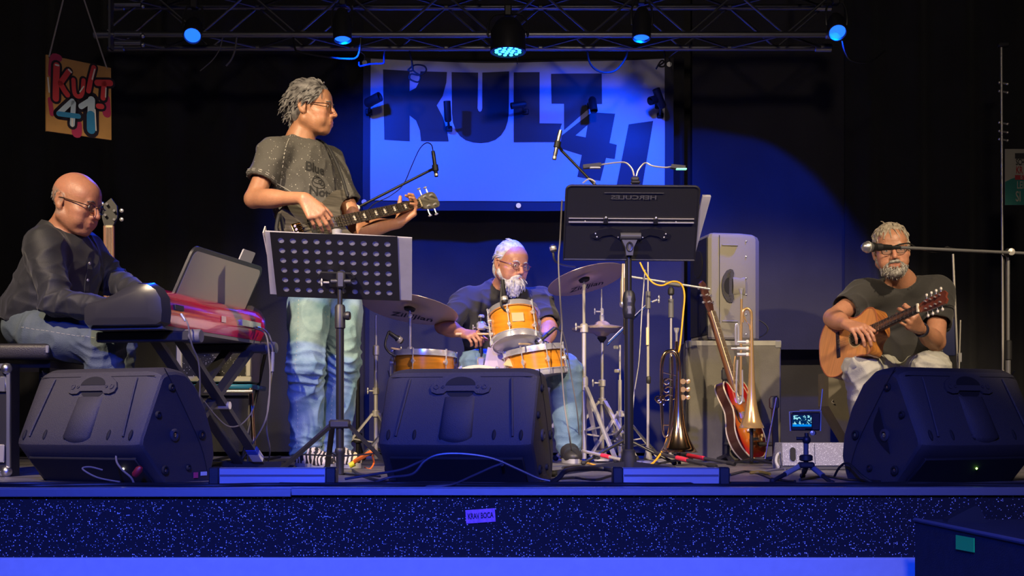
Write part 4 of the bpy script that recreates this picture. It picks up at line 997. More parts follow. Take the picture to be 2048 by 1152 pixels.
def cabinet():
    d = 6.95; x0, x1 = W(1372, 0, d).x, W(1562, 0, d).x; zt = W(0, 682, d).z; dp = .34
    root = thing('speaker_cabinet', 'large grey carpet-covered speaker cabinet with pale top edge', 'cabinet', Vector(((x0+x1)/2, d+dp/2, 0)))
    m = mat('grey_cabinet_cover', (.15, .14, .115), .85, bump=.5, bscale=200, var=.2, vscale=9)
    obj('box', MB().box(((x0+x1)/2, d+dp/2, zt/2), (x1-x0, dp, zt-.002), bev=.008), m, root)
    mt = mat('beige_edge_tape', (.34, .33, .26), .6, var=.2, vscale=12)
    t = MB().box(((x0+x1)/2, d-.001, zt-.012), (x1-x0, .004, .024)); obj('edge_strip', t, mt, root)
    obj('edge_strip', MB().box(((x0+x1)/2, d+.02, zt+.0005), (x1-x0, .045, .003)), mt, root)
    for x in (x0+.016, x1-.016): obj('corner_guard', MB().box((x, d+.006, zt-.018), (.036, .020, .042), bev=.004), mat('worn_corner', (.20, .20, .18), .5), root)
    for x in (x0+.02, x1-.02): obj('corner_guard', MB().box((x, d+.006, .022), (.04, .018, .04), bev=.004), M_polyd, root)
cabinet()

def sub_box():
    # carpeted box on the house floor at the lower right
    root = thing('subwoofer_box', 'dark carpeted box with a green square below the stage edge', 'box', Vector((1.6, 3.2, -1)))
    m = mat('navy_black_carpet', (.022, .022, .030), .95, bump=.6, bscale=250, var=.3, vscale=30)
    a, b_, c, e = Vector((1.185, 3.72, 0)), Vector((2.5, 3.76, 0)), Vector((2.5, 2.3, 0)), Vector((1.245, 2.3, 0)); zt = -.078
    mb = MB(); pts = [a, b_, c, e]; vs = [p+Vector((0, 0, -1)) for p in pts]+[p+Vector((0, 0, zt)) for p in pts]
    mb.add(vs, [(3, 2, 1, 0), (4, 5, 6, 7), (0, 1, 5, 4), (1, 2, 6, 5), (2, 3, 7, 6), (3, 0, 4, 7)]); bx = obj('box', mb, m, root, smooth=False)
    obj('edge_strip', MB().tube(a+Vector((0, 0, zt)), e+Vector((0, 0, zt)), .006, n=8), mat('pale_edge', (.10, .10, .13), .8), root)  # edge tube is paler than the carpet
    g = mat('green_tape', (.0, 1.0, .12), .6); dn = (e-a).normalized(); nv = Vector((-1, -.04, 0)).normalized()
    p = lambda y, z: Vector((a.x+(e.x-a.x)*(a.y-y)/(a.y-e.y)-.002, y, z))
    s = MB(); y0, y1 = 3.405, 3.285; q = [p(y0, -.096), p(y1, -.094), p(y1, -.131), p(y0, -.134)]
    s.add(q+[v+Vector((-.002, 0, 0)) for v in q], [(0, 1, 2, 3), (7, 6, 5, 4), (0, 4, 5, 1), (1, 5, 6, 2), (2, 6, 7, 3), (3, 7, 4, 0)]); obj('green_square', s, g, root, smooth=False)
    fl_ = MB().prism([(0, 0), (.11, 0), (.09, .045), (.075, .048), (.004, .010)], Vector((1.245, 3.66, zt)), (1, -.1, 0), (0, 0, 1), .06); tag(obj('folded_strap', fl_, M_rubber), 'folded black strap lying on the dark box at lower right', 'strap')
sub_box()

def flight_case():
    x1 = W(21, 0, 4.9).x; root = thing('flight_case', 'black flight case with metal corners at the far left edge', 'case', Vector((x1-.3, 5.1, 0))); zt = W(0, 727, 4.9).z; y0, y1 = 4.9, 5.02
    m = mat('black_laminate', (.02, .02, .024), .4)
    obj('case_body', MB().box((x1-.25, 4.945, zt/2), (.5, .09, zt)), m, root)
    for z in (zt-.01, .012): obj('edge_rail', MB().box((x1-.25, 4.897, z), (.5, .012, .02), bev=.002), M_alu, root)
    obj('edge_rail', MB().box((x1-.006, 4.897, zt/2), (.016, .014, zt-.03), bev=.002), M_alu, root)
    for z in (zt-.02, .02): obj('ball_corner', MB().ball((x1-.014, 4.896, z), .022, 12, 8), M_alu, root)
    obj('butterfly_latch', MB().box((x1-.03, 4.892, zt-.08), (.03, .008, .06), bev=.003), M_alu, root); obj('butterfly_latch', MB().box((x1-.035, 4.892, .09), (.03, .008, .07), bev=.003), M_nickel, root)
flight_case()

def sparkle_amp():
    d = 6.15; c0 = W(352, 765, d); c1 = W(503, 660, d); w = c1.x-c0.x; zb, zt = c0.z, c1.z+.02
    root = thing('guitar_amplifier', 'cream-framed combo amplifier with glittering black grille cloth on folding chair', 'amplifier', Vector(((c0.x+c1.x)/2, d+.12, zb)))
    obj('box', MB().box(((c0.x+c1.x)/2, d+.135, (zb+zt)/2), (w, .23, zt-zb), bev=.008), mat('cream_tolex', (.42, .40, .32), .6, bump=.3, bscale=300), root)
    gm = speckle('glitter_grille', (.02, .02, .02), (.55, .54, .50), 150, .40, .7)
    obj('grille_cloth', MB().box(((c0.x+c1.x)/2, d+.018, (zb+zt)/2), (w-.05, .012, zt-zb-.05)), gm, root)
    for z in (zb+.016, zt-.016): obj('frame_rail', MB().box(((c0.x+c1.x)/2, d+.008, z), (w, .03, .028), bev=.005), mat('cream_rail', (.60, .58, .46), .5), root)
    for x in (c0.x+.014, c1.x-.014): obj('frame_rail', MB().box((x, d+.008, (zb+zt)/2), (.026, .03, zt-zb-.056), bev=.005), mat('cream_rail', (.60, .58, .46), .5), root)
    # folding chair
    root = thing('folding_chair', 'folding chair with blue edged seat carrying the cream amplifier', 'chair', Vector(((c0.x+c1.x)/2, d+.15, 0)))
    zs = zb-.008; bl = mat('blue_vinyl', (.02, .22, .42), .25, coat=.5)
    obj('seat', MB().box(((c0.x+c1.x)/2, d+.15, zs-.013), (w+.02, .36, .026), bev=.011, seg=3), bl, root)
    obj('seat_rail', MB().tube((c0.x-.01, d-.03, zs-.036), (c1.x+.012, d-.03, zs-.036), .009), M_nickel, root); obj('seat_rail', MB().tube((c0.x+.03, d+.1, zs-.06), (c1.x-.02, d+.1, zs-.06), .008), M_satin, root)
    rl = mat('rusty_chrome', (.55, .36, .22), .3, 1.0)
    for x, px in ((c1.x, 515), (c0.x, 360)):
        obj('leg', MB().tube((x, d-.02, zs-.02), (x+.03, d-.06, 0), .010), rl if x == c1.x else M_nickel, root)
        obj('leg', MB().tube((x-.005, d+.0, zs-.03), (x-.08, d+.32, 0), .010), M_nickel, root)
        obj('leg', MB().tube((x+.02, d+.26, zs+.18), (x-.055, d+.04, .02), .009), M_satin, root)
sparkle_amp()

def small_wedge():
    d = 5.62; x0, x1 = W(1566, 0, d).x, W(1722, 0, d).x; zt = W(0, 886, d).z; zm = W(0, 931, d).z
    root = thing('floor_monitor', 'small flecked grey wedge monitor behind the little camera tripod', 'speaker', Vector(((x0+x1)/2, d+.1, 0)))
    m = speckle('flecked_grey_cover', (.24, .24, .28), (.72, .72, .78), 330, .5, .9)
    obj('cabinet', MB().prism([(0, zm), (.02, zt), (.17, zt+.0), (.24, .03), (.22, .0), (.03, 0), (.03, zm-.002)], Vector((x0, d, 0)), (0, 1, 0), (0, 0, 1), (x1-x0)), m, root, smooth=False)
    pts = [(.012*math.cos(math.radians(t)), (.018 if t < 180 else -.018)+.012*math.sin(math.radians(t))) for t in range(0, 360, 20)]
    obj('cable_slot', MB().prism(pts, Vector((x0+.045, d+.007, (zt+zm)/2)), (1, 0, 0), (0, .2, .98), -.012, True), M_polyd, root)
    obj('seam_line', MB().box(((x0+x1)/2-.03, d+.0095, (zt+zm)/2), (.0015, .003, zt-zm-.01), Matrix.Rotation(-.2, 3, 'X')), M_polyd, root)
    obj('base_rail', MB().box(((x0+x1)/2, d+.02, zm/2), (x1-x0+.02, .03, zm*.98), bev=.003), mat('worn_black_board', (.05, .05, .058), .7), root)
small_wedge()
# plywood wedge box leaning behind the guitarist's knee
def tan_box():
    d = 6.5; root = thing('wooden_box', 'slanted brown wooden box behind the guitarist\'s knee', 'box', Vector((W(1690, 0, d).x, d+.1, 0)))
    p = [W(1657, 745, d), W(1735, 745, d), W(1735, 905, d), W(1712, 905, d), W(1657, 812, d)]; o = p[0]
    obj('panel', MB().prism([((q-o).x, (q-o).z) for q in p], o, (1, 0, 0), (0, 0, 1), -.22), mat('brown_board', (.12, .105, .075), .7, var=.2, vscale=10), root, smooth=False)
    obj('hook', MB().path([W(1666, 800, d-.005), W(1664, 804, d-.012), W(1668, 807, d-.012)], .003, n=6), M_nickel, root)
tan_box()
# LED bars lying on the stage edge
def led_bar(px0, px1, y0, y1, d, label):
    a, b_ = W(px0, y1, d), W(px1, y0, d); root = thing('light_bar', label, 'stage light', Vector(((a.x+b_.x)/2, d, 0)), 'light bars lying on the stage edge')
    h = .055; obj('housing', MB().box(((a.x+b_.x)/2, d+.03, h/2+.004), (b_.x-a.x, .06, h), bev=.004), mat('light_bar_metal', (.62, .64, .72), .35, .7), root)
    obj('groove', MB().box(((a.x+b_.x)/2, d-.0008, h*.62), (b_.x-a.x-.01, .002, .006)), mat('bar_groove', (.10, .10, .14), .5), root)
    for x in (a.x-.015, b_.x+.015): obj('end_cap', MB().box((x, d+.03, h/2+.003), (.034, .07, h+.006), bev=.004), M_black, root)
led_bar(437, 652, 945, 968, 4.16, 'silver light bar on the stage edge in front of the bass player')
led_bar(1245, 1440, 940, 965, 4.16, 'silver light bar on the stage edge in front of the brass instruments')
# purple name sticker on the flecked stage front
def sticker():
    c = W(961, 1032, SF); root = thing('sticker', 'purple hand-lettered sticker on the flecked stage front', 'sticker', c)
    Rm = Matrix.Rotation(math.radians(-4), 3, 'Y'); obj('sheet', MB().box((c.x, SF+.003, c.z), (.092, .002, .042), Rm), mat('purple_sheet', (.75, .25, .80), .6, var=.35, vscale=90), root)
    vs, fs = text_mesh('KRAV BOCA', .0205, .0006); mb = MB(); mb.add([Vector((c.x, SF+.0012, c.z))+Rm @ Vector((p.x*.70, 0, p.y*1.2)) for p in vs], fs); obj('lettering', mb, mat('sticker_ink', (.02, .005, .05), .7), root, smooth=False)
sticker()
# ================================================================== drum kit
def stand_tripod(root, base, hub, spread, m, phis, r=.009, foot=True, n2=True, z=.02, brace=True):
    """double legs from a sliding hub to rubber feet"""
    b = Vector(base)
    for ph in phis:
        a = math.radians(ph); e = Vector((b.x+spread*math.cos(a), b.y+spread*math.sin(a), z)); t = Vector((b.x+.02*math.cos(a), b.y+.02*math.sin(a), hub))
        l = obj('leg', MB().bar(t, e, r*2.2, r*1.2), m, root, smooth=False)
        if foot: obj('rubber_foot', MB().ball(e, (.017, .017, .017), 10, 7), M_rubber, l)
        if brace: obj('brace', MB().bar(b+Vector((.015*math.cos(a), .015*math.sin(a), hub*.42)), t*.45+e*.55, r*1.5, r*.8), m, root, smooth=False)
    obj('leg_hub', MB().lathe([(.014, -.018), (.021, -.015), (.021, .015), (.014, .018)], (b.x, b.y, hub), n=14), m, root)
def wing(root, c, d, m, s=1.0):
    c = Vector(c); d = Vector(d).normalized(); u = Vector((0, 0, 1)); w = MB().tube(c, c+d*.025*s, .0045*s, n=8); w.ball(c+d*.032*s+u*.008*s, (.004*s, .004*s, .010*s), 8, 6); w.ball(c+d*.032*s-u*.008*s, (.004*s, .004*s, .010*s), 8, 6)
    return obj('wing_screw', w, m, root)
def drum(name, label, c, R, h, axis, m, lugs=8, strap=None, bottom=True, badge=None):
    """c = centre of the batter (top) head; axis points from bottom to top"""
    ax = Vector(axis).normalized(); c = Vector(c); root = thing(name, label, 'drum', c-ax*h)
    x = ax.orthogonal().normalized(); y = ax.cross(x)
    obj('shell', MB().lathe([(R, -h+.012), (R, -.012)], c, ax, 48).lathe([(R-.006, -h+.012), (R-.006, -.012)], c, ax, 48), m, root)
    hp = lambda z, s: [(R+.002, z-s*.004), (R+.011, z-s*.004), (R+.012, z-s*.024), (R+.015, z-s*.026), (R+.015, z-s*.029), (R+.004, z-s*.028)]
    obj('hoop', MB().lathe([(R+.003, .006), (R+.009, .007), (R+.010, -.002), (R+.010, -.018), (R+.016, -.020), (R+.016, -.024), (R+.003, -.024)], c, ax, 48, True), M_chrome, root)
    obj('batter_head', MB().lathe([(R+.003, -.004), (R-.004, .0), (.0001, .0)], c, ax, 48), M_head, root)
    if bottom:
        q = c-ax*h; obj('hoop', MB().lathe([(R+.003, -.006), (R+.009, -.007), (R+.010, .002), (R+.010, .018), (R+.016, .020), (R+.016, .024), (R+.003, .024)], q, ax, 48, True), M_chrome, root)
        obj('resonant_head', MB().lathe([(R+.003, .004), (R-.004, -.0005), (.0001, -.0005)], q, ax, 48), M_clearhead, root)
    for i in range(lugs):
        a = 2*math.pi*(i+.5)/lugs; dr = x*math.cos(a)+y*math.sin(a)
        lg = MB()
        for zz in ((-.055, -h+.055) if h > .15 else (-h/2,)):
            lg.tube(c+dr*(R+.001)+ax*zz, c+dr*(R+.020)+ax*zz, .010, .008, n=10); lg.tube(c+dr*(R+.014)+ax*(zz-.014), c+dr*(R+.014)+ax*(zz+.014), .007, n=8)
        if h > .15: lg.tube(c+dr*(R+.014)-ax*.055, c+dr*(R+.014)-ax*(h-.055), .0028, n=6)
        o = obj('lug', lg, M_chrome, root)
        obj('tension_rod', MB().tube(c+dr*(R+.014)+ax*.004, c+dr*(R+.014)-ax*(h if h < .15 else .055), .0032, n=6).tube(c+dr*(R+.014)+ax*.002, c+dr*(R+.014)+ax*.012, .0055, n=8), M_chrome, o)
        if h >= .15 and bottom: obj('tension_rod', MB().tube(c+dr*(R+.014)-ax*(h+.006), c+dr*(R+.014)-ax*(h-.055), .0032, n=6), M_chrome, o)
    if badge is not None:
        dr = Vector(badge).normalized(); dr = (dr-ax*dr.dot(ax)).normalized(); sd = ax.cross(dr)
        p = c+dr*(R+.001)-ax*h*.5; bd = MB()
        for k in range(3):
            bd.add([p+sd*(-.03+.0)+ax*(.018-k*.014)+dr*.001-dr*.0016, p+sd*.03+ax*(.018-k*.014)-dr*.0006, p+sd*(.03-.006*k)+ax*(.009-k*.014)-dr*.0006, p-sd*(.03-.004*k)+ax*(.009-k*.014)-dr*.0006], [(0, 1, 2, 3)])
        bd.v = [v+dr*.003 for v in bd.v]
        obj('badge', MB().box(p+dr*.001, (.062, .004, .050), Matrix((sd, dr, ax)).transposed(), bev=.0015), mat('badge_gold', (.90, .75, .40), .3, .6), root)
    return root, x, y, ax
KD = 6.62
drum('floor_tom', 'amber floor tom at left of the kit beneath the left crash cymbal', W(848, 706, KD), .160, .30, (.02, .03, 1), M_amber, 6)
drum('snare_drum', 'amber snare drum at right of the kit below the hanging tom', W(1066, 700, 6.52), .152, .14, (-.16, .05, 1), M_amber, 8)
tomc = W(1026, 624, 6.5)
tr_, tx, ty, ta = drum('rack_tom', 'small amber tom tilted over the kit with pale lower head', tomc, .122, .185, (-.12, .40, 1), M_amber, 6, badge=(.15, -1, 0))
def kit_rest():
    # bass drum
    c = Vector((W(958, 0, 6.45).x, 6.45, .262)); R = .232; root = thing('bass_drum', 'amber bass drum with pale hoop half hidden by the middle monitor', 'drum', Vector((c.x, 6.62, 0)))
    ax = (0.0, -1, 0)
    obj('shell', MB().lathe([(R-.008, -.36), (R-.008, -.01)], c, ax, 56), M_amber, root)
    for z in (0.0, -.37): obj('hoop', MB().lathe([(R-.004, -.022), (R+.012, -.022), (R+.012, .022), (R-.004, .022)], c+Vector((0, -z, 0)), ax, 56, True), mat('maple_hoop', (.72, .62, .45), .35, coat=.3), root)
    obj('resonant_head', MB().lathe([(R-.003, .0), (.0001, .004)], c, ax, 56), M_head, root); obj('batter_head', MB().lathe([(R-.003, -.37), (.0001, -.372)], c, ax, 56), M_head, root)
    for i in range(8):
        a = math.pi*2*(i+.5)/8; dr = Vector((math.cos(a), 0, math.sin(a))); p = c+dr*(R+.014)
        cl = obj('claw_hook', MB().box(p+Vector((0, .0, 0)), (.022, .05, .018), Matrix.Rotation(-a+math.pi/2, 3, 'Y'), bev=.004), M_chrome, root); obj('tension_rod', MB().tube(p+Vector((0, .02, 0))+dr*.004, p+Vector((0, .13, 0))+dr*.004, .0035, n=6), M_chrome, cl)
    for s in (-1, 1): obj('spur', MB().tube(c+Vector((s*.20, .08, -.10)), Vector((c.x+s*.30, 6.42, .008)), .007, n=8), M_chrome, root)
    # tom post
    b = W(962, 742, 6.55); t = W(962, 634, 6.55); root = thing('tom_holder', 'chrome tom holder post rising from the bass drum', 'stand', b)
    obj('post', MB().tube(Vector((b.x, b.y, .49)), Vector((t.x, t.y, t.z)), .011), M_blackm, root)
    obj('clamp', MB().box(W(962, 724, 6.54), (.04, .05, .05), bev=.008).box(W(963, 652, 6.54), (.05, .05, .045), bev=.010), M_chrome, root)
    obj('arm', MB().tube(W(964, 652, 6.54), tomc-ta*.10-Vector((.11, 0, .0)), .009), M_chrome, root)
    obj('cap', MB().lathe([(.012, 0), (.018, .003), (.018, .012), (.010, .018)], W(963, 636, 6.55), n=14), M_chrome, root)
    for k, (px, py) in enumerate(((950, 655), (976, 648), (975, 662))): wing(root, W(px, py, 6.52), (.4*(1 if px > 960 else -1), -1, 0), M_chrome, .8)
    # crash cymbals
    def cymbal(name, label, c, R, nrm_, bell=.05, txt=True, par=None, flip=1):
        ax = Vector(nrm_).normalized(); prof = [(.006, .030), (.020, .029), (bell*.75, .022), (bell, .010), (R*.5, .004), (R, -.010), (R, -.0112), (R*.5, .0028), (bell, .0088), (bell*.75, .0206), (.020, .0276), (.006, .0285)]
        root = thing(name, label, 'cymbal', Vector(c))
        obj('bronze_plate', MB().lathe(prof, c, ax, 64, True), M_cym, root, angle=60)
        if txt:
            vs, fs = text_mesh('Zildjian', R*.30, .001, .25, fine=True); view = Vector((0, 1, 0)); dn = (view-ax*view.dot(ax)).normalized(); sd = dn.cross(ax)
            mb = MB(); o = Vector(c)+dn*R*.62
            # ink on the underside, following the bow of the plate
            for p in vs:
                q = dn*(R*.62-p.y*1.0)+sd*(p.x); rr = q.length; z = .004-(.014)*(rr-R*.5)/(R*.5) if rr > R*.5 else .006; mb.v.append(Vector(c)+q+ax*(z-.0026))
            mb.f = fs; obj('printed_name', mb, M_cymink, root, smooth=False)
        return root
    def cym_stand(name, label, top, base, m, cymn, hubz=.30, phis=(200, 320, 80), r=.0115):
        top = Vector(top); b = Vector(base); root = thing(name, label, 'stand', b)
        z1 = b.z+.02; kz = (top.z)*.42+.02; k2 = top.z*.72
        obj('lower_tube', MB().tube((b.x, b.y, z1), (b.x, b.y, kz), r*1.15), m, root); obj('middle_tube', MB().tube((b.x, b.y, kz), (b.x, b.y, k2), r*.9), m, root)
        obj('upper_tube', MB().tube((b.x, b.y, k2), (top.x, top.y, top.z-.03), r*.65), m, root)
        for zz in (kz, k2): cl = obj('clamp', MB().lathe([(r*1.2, -.03), (r*1.7, -.026), (r*1.7, .012), (r*1.2, .02)], (b.x, b.y, zz), n=14), m, root); wing(root, (b.x-.012, b.y-.014, zz), (-.8, -.5, 0), m, 1.2)
        ax = Vector(cymn).normalized()
        obj('tilter', MB().tube(top-Vector((0, 0, .055)), top-ax*.004, .006).ball(top-Vector((0, 0, .045)), .015, 10, 8), M_chrome, root)
        obj('felt', MB().lathe([(.006, -.02), (.028, -.018), (.032, -.006), (.02, .0)], top, ax, 18), M_rubber, root); obj('wing_nut', MB().lathe([(.012, .03), (.014, .045), (.004, .06)], top, ax, 12), M_chrome, root)
        stand_tripod(root, b, hubz, .30, m, phis, .010); return root
    c1 = W(820, 614, KD); n1 = (.16, .22, 1); cymbal('crash_cymbal', 'large bronze crash cymbal above the floor tom at left', c1, .258, n1, .055)
    cym_stand('cymbal_stand', 'chrome cymbal stand under the left crash cymbal', c1, Vector((c1.x, KD, 0)), M_chrome, n1, .30, (215, 335, 95))
    c2 = W(1172, 556, 6.9); n2 = (-.26, .24, 1); cymbal('crash_cymbal', 'blue-lit crash cymbal at right above the hi-hat', c2, .218, n2, .055)
    cym_stand('cymbal_stand', 'steel cymbal stand under the right crash cymbal', c2-Vector((.012, 0, 0)), Vector((W(1168, 0, 6.75).x, 6.75, 0)), M_nickel, n2, .40, (300, 70, 185), .013)
    # hi-hat
    h = W(1204, 658, 6.95); root = thing('hi_hat', 'pair of hi-hat cymbals on chrome pedal stand beneath the right crash', 'cymbal', Vector((h.x, h.y, 0)))
    R = .165
    obj('top_cymbal', MB().lathe([(.006, .045), (.02, .044), (.035, .036), (.045, .024), (R*.6, .014), (R, .002), (R, .0008), (.045, .0225), (.006, .043)], h, (0, 0, 1), 56, True), M_cym, root, angle=60)
    obj('bottom_cymbal', MB().lathe([(.006, -.045), (.02, -.044), (.035, -.036), (.045, -.024), (R*.6, -.016), (R, -.008), (R, -.0068), (.045, -.0225), (.006, -.043)], h, (.0, .03, 1), 56, True), M_cym, root, angle=60)
    obj('pull_rod', MB().tube((h.x, h.y, .12), W(1203, 578, 6.95), .0035, n=8), M_chrome, root)
    obj('clutch', MB().lathe([(.008, .045), (.013, .05), (.013, .075), (.008, .08), (.010, .085), (.010, .11), (.005, .115)], h, n=14), M_chrome, root); wing(root, h+Vector((-.01, -.008, .095)), (-1, -.3, 0), M_chrome, 1.0)
    obj('upper_tube', MB().tube((h.x, h.y, .42), (h.x, h.y, h.z-.07), .009), M_nickel, root); obj('lower_tube', MB().tube((h.x, h.y, .02), (h.x, h.y, .44), .0125), M_nickel, root)
    obj('cup', MB().lathe([(.009, -.075), (.012, -.07), (.026, -.052), (.026, -.046), (.010, -.045)], h, n=18), M_rubber, root); obj('clamp', MB().lathe([(.014, -.02), (.02, -.016), (.02, .016), (.014, .02)], (h.x, h.y, .43), n=14), M_nickel, root); wing(root, (h.x-.015, h.y-.01, .43), (-1, -.3, 0), M_nickel, 1.2)
    stand_tripod(root, (h.x, h.y, 0), .33, .26, M_nickel, (310, 60, 190), .011)
    obj('pedal', MB().box((h.x-.02, h.y-.14, .035), (.08, .26, .012), Matrix.Rotation(.18, 3, 'X'), bev=.004), M_nickel, root)
    # throne
    x = W(1005, 0, 7.08).x; root = thing('drum_throne', 'round black drum stool under the drummer', 'stool', Vector((x, 7.1, 0)))
    obj('seat', MB().lathe([(.0001, .40), (.15, .40), (.165, .41), (.165, .445), (.15, .455), (.0001, .455)], (x, 7.1, 0), n=32), M_satin, root); obj('post', MB().tube((x, 7.1, .04), (x, 7.1, .40), .016), M_nickel, root); stand_tripod(root, (x, 7.1, 0), .22, .24, M_nickel, (270, 30, 150), .010)
    # tall straight stands left of the kit
    def mic_stand_tall(px, d, ztop, label, m, boomto=None):
        x = W(px, 0, d).x; root = thing('microphone_stand', label, 'stand', Vector((x, d, 0)))
        zm = W(0, 700, d).z
        obj('lower_tube', MB().tube((x, d, .02), (x, d, zm), .011), m, root); obj('upper_tube', MB().tube((x, d, zm-.02), (x, d, ztop), .006), m, root); obj('clamp', MB().lathe([(.012, -.03), (.017, -.026), (.017, .02), (.011, .026)], (x, d, zm), n=12), m, root); obj('clamp', MB().lathe([(.012, -.02), (.018, -.016), (.018, .016), (.011, .02)], (x, d, .38), n=12), m, root)
        wing(root, (x-.012, d-.012, .38), (-.9, -.4, 0), m, 1.0); stand_tripod(root, (x, d, 0), .26, .22, m, (200, 320, 80), .009); return root, x
    r, x = mic_stand_tall(752, 6.7, W(0, 630, 6.7).z, 'thin steel stand left of the floor tom', M_nickel)
    # blue-lit flat stand leg behind the middle monitor
    # extra stand behind the pole: double braced small stand
    d = 6.9; x = W(1240, 0, d).x; root = thing('microphone_stand', 'slim steel stand behind the black music stand pole', 'stand', Vector((x, d, 0)))
    obj('lower_tube', MB().tube((x, d, .02), (x, d, W(0, 760, d).z), .010), M_nickel, root); obj('upper_tube', MB().tube((x, d, W(0, 765, d).z), (x, d, W(0, 690, d).z), .006), M_nickel, root); obj('clamp', MB().box(W(1234, 742, d-.01), (.03, .03, .02), bev=.004), M_nickel, root); obj('clamp', MB().box(W(1232, 695, d-.01), (.03, .03, .02), bev=.004), M_chrome, root); stand_tripod(root, (x, d, 0), .26, .22, M_nickel, (215, 335, 95), .008)
    # sticks
    for s, (a, b_, lb) in enumerate(((W(934, 668, 6.56), W(1010, 668, 6.42), 'pale wooden drumstick in the drummer\'s right hand'), (W(1090, 688, 6.60), W(1060, 688, 6.42), 'pale wooden drumstick in the drummer\'s left hand'))):
        dv = (b_-a).normalized(); a2 = a-dv*.07
        tag(obj('drumstick', MB().path([a2, a, a+dv*.30, a+dv*.325, a+dv*.335], [.007, .007, .0045, .0055, .003], n=8, sub=2), mat('hickory', (.62, .45, .26), .5)), lb, 'drumstick')
    tag(obj('drumstick', MB().path([W(782, 696, 6.50), W(800, 700, 6.55), W(826, 706, 6.62)], [.0045, .007, .007], n=8, sub=2), mat('hickory', (.62, .45, .26), .5)), 'pale drumstick resting on the rim of the floor tom', 'drumstick')
    # towel on snare, cymbal bag: striped cloth at right of the snare
    root = thing('striped_towel', 'blue and white striped towel draped over the right side of the snare', 'towel', W(1108, 700, 6.55))
    mb = MB(); vs = []; fs = []; a = W(1078, 688, 6.62); N = 16; K = 6
    for i in range(N+1):
        t = i/N; p = Vector((a.x+t*.145, 6.60, W(0, 690, 6.6).z+.012-.085*t*t))
        for k in range(K+1): vs.append(p+Vector((.01*math.sin(k*1.3), -.12+k*.04, .006*math.sin(k*2+i*.5))))
    for i in range(N):
        for k in range(K): q = i*(K+1)+k; fs.append((q, q+K+1, q+K+2, q+1))
    n = len(vs); mb.add(vs+[v-Vector((0, 0, .004)) for v in vs], fs+[tuple(j+n for j in reversed(f)) for f in fs])
    mtw = mat('striped_terry', (.75, .75, .78), .9); nt = mtw.node_tree; wv = nt.nodes.new('ShaderNodeTexWave'); wv.inputs['Scale'].default_value = 22; tc = nt.nodes.new('ShaderNodeTexCoord'); nt.links.new(tc.outputs['Object'], wv.inputs['Vector']); rp = nt.nodes.new('ShaderNodeValToRGB'); rp.color_ramp.interpolation = 'CONSTANT'; rp.color_ramp.elements[0].color = (.05, .06, .16, 1); rp.color_ramp.elements[1].position = .45; rp.color_ramp.elements[1].color = (.75, .75, .78, 1); nt.links.new(wv.outputs['Fac'], rp.inputs[0]); nt.links.new(rp.outputs[0], nt.nodes['Principled BSDF'].inputs['Base Color'])
    obj('cloth', mb, mtw, root, angle=70)
    # sheets of paper on the bass drum between the drums
    tag(obj('paper_sheet', MB().prism([(-.09, 0), (.04, -.02), (.06, .10), (-.07, .12)], W(1002, 738, 6.50), (1, .15, 0), (0, .35, 1), .002), mat('lilac_paper', (.42, .36, .50), .7)), 'lilac paper sheet propped between bass drum and snare', 'paper')
    tag(obj('paper_sheet', MB().prism([(0, 0), (.10, -.02), (.11, .055), (.05, .07)], W(1006, 730, 6.42), (1, .1, 0), (0, .35, 1), .002), mat('tan_paper', (.62, .42, .20), .7)), 'tan note card tucked beside the snare drum', 'paper')
kit_rest()
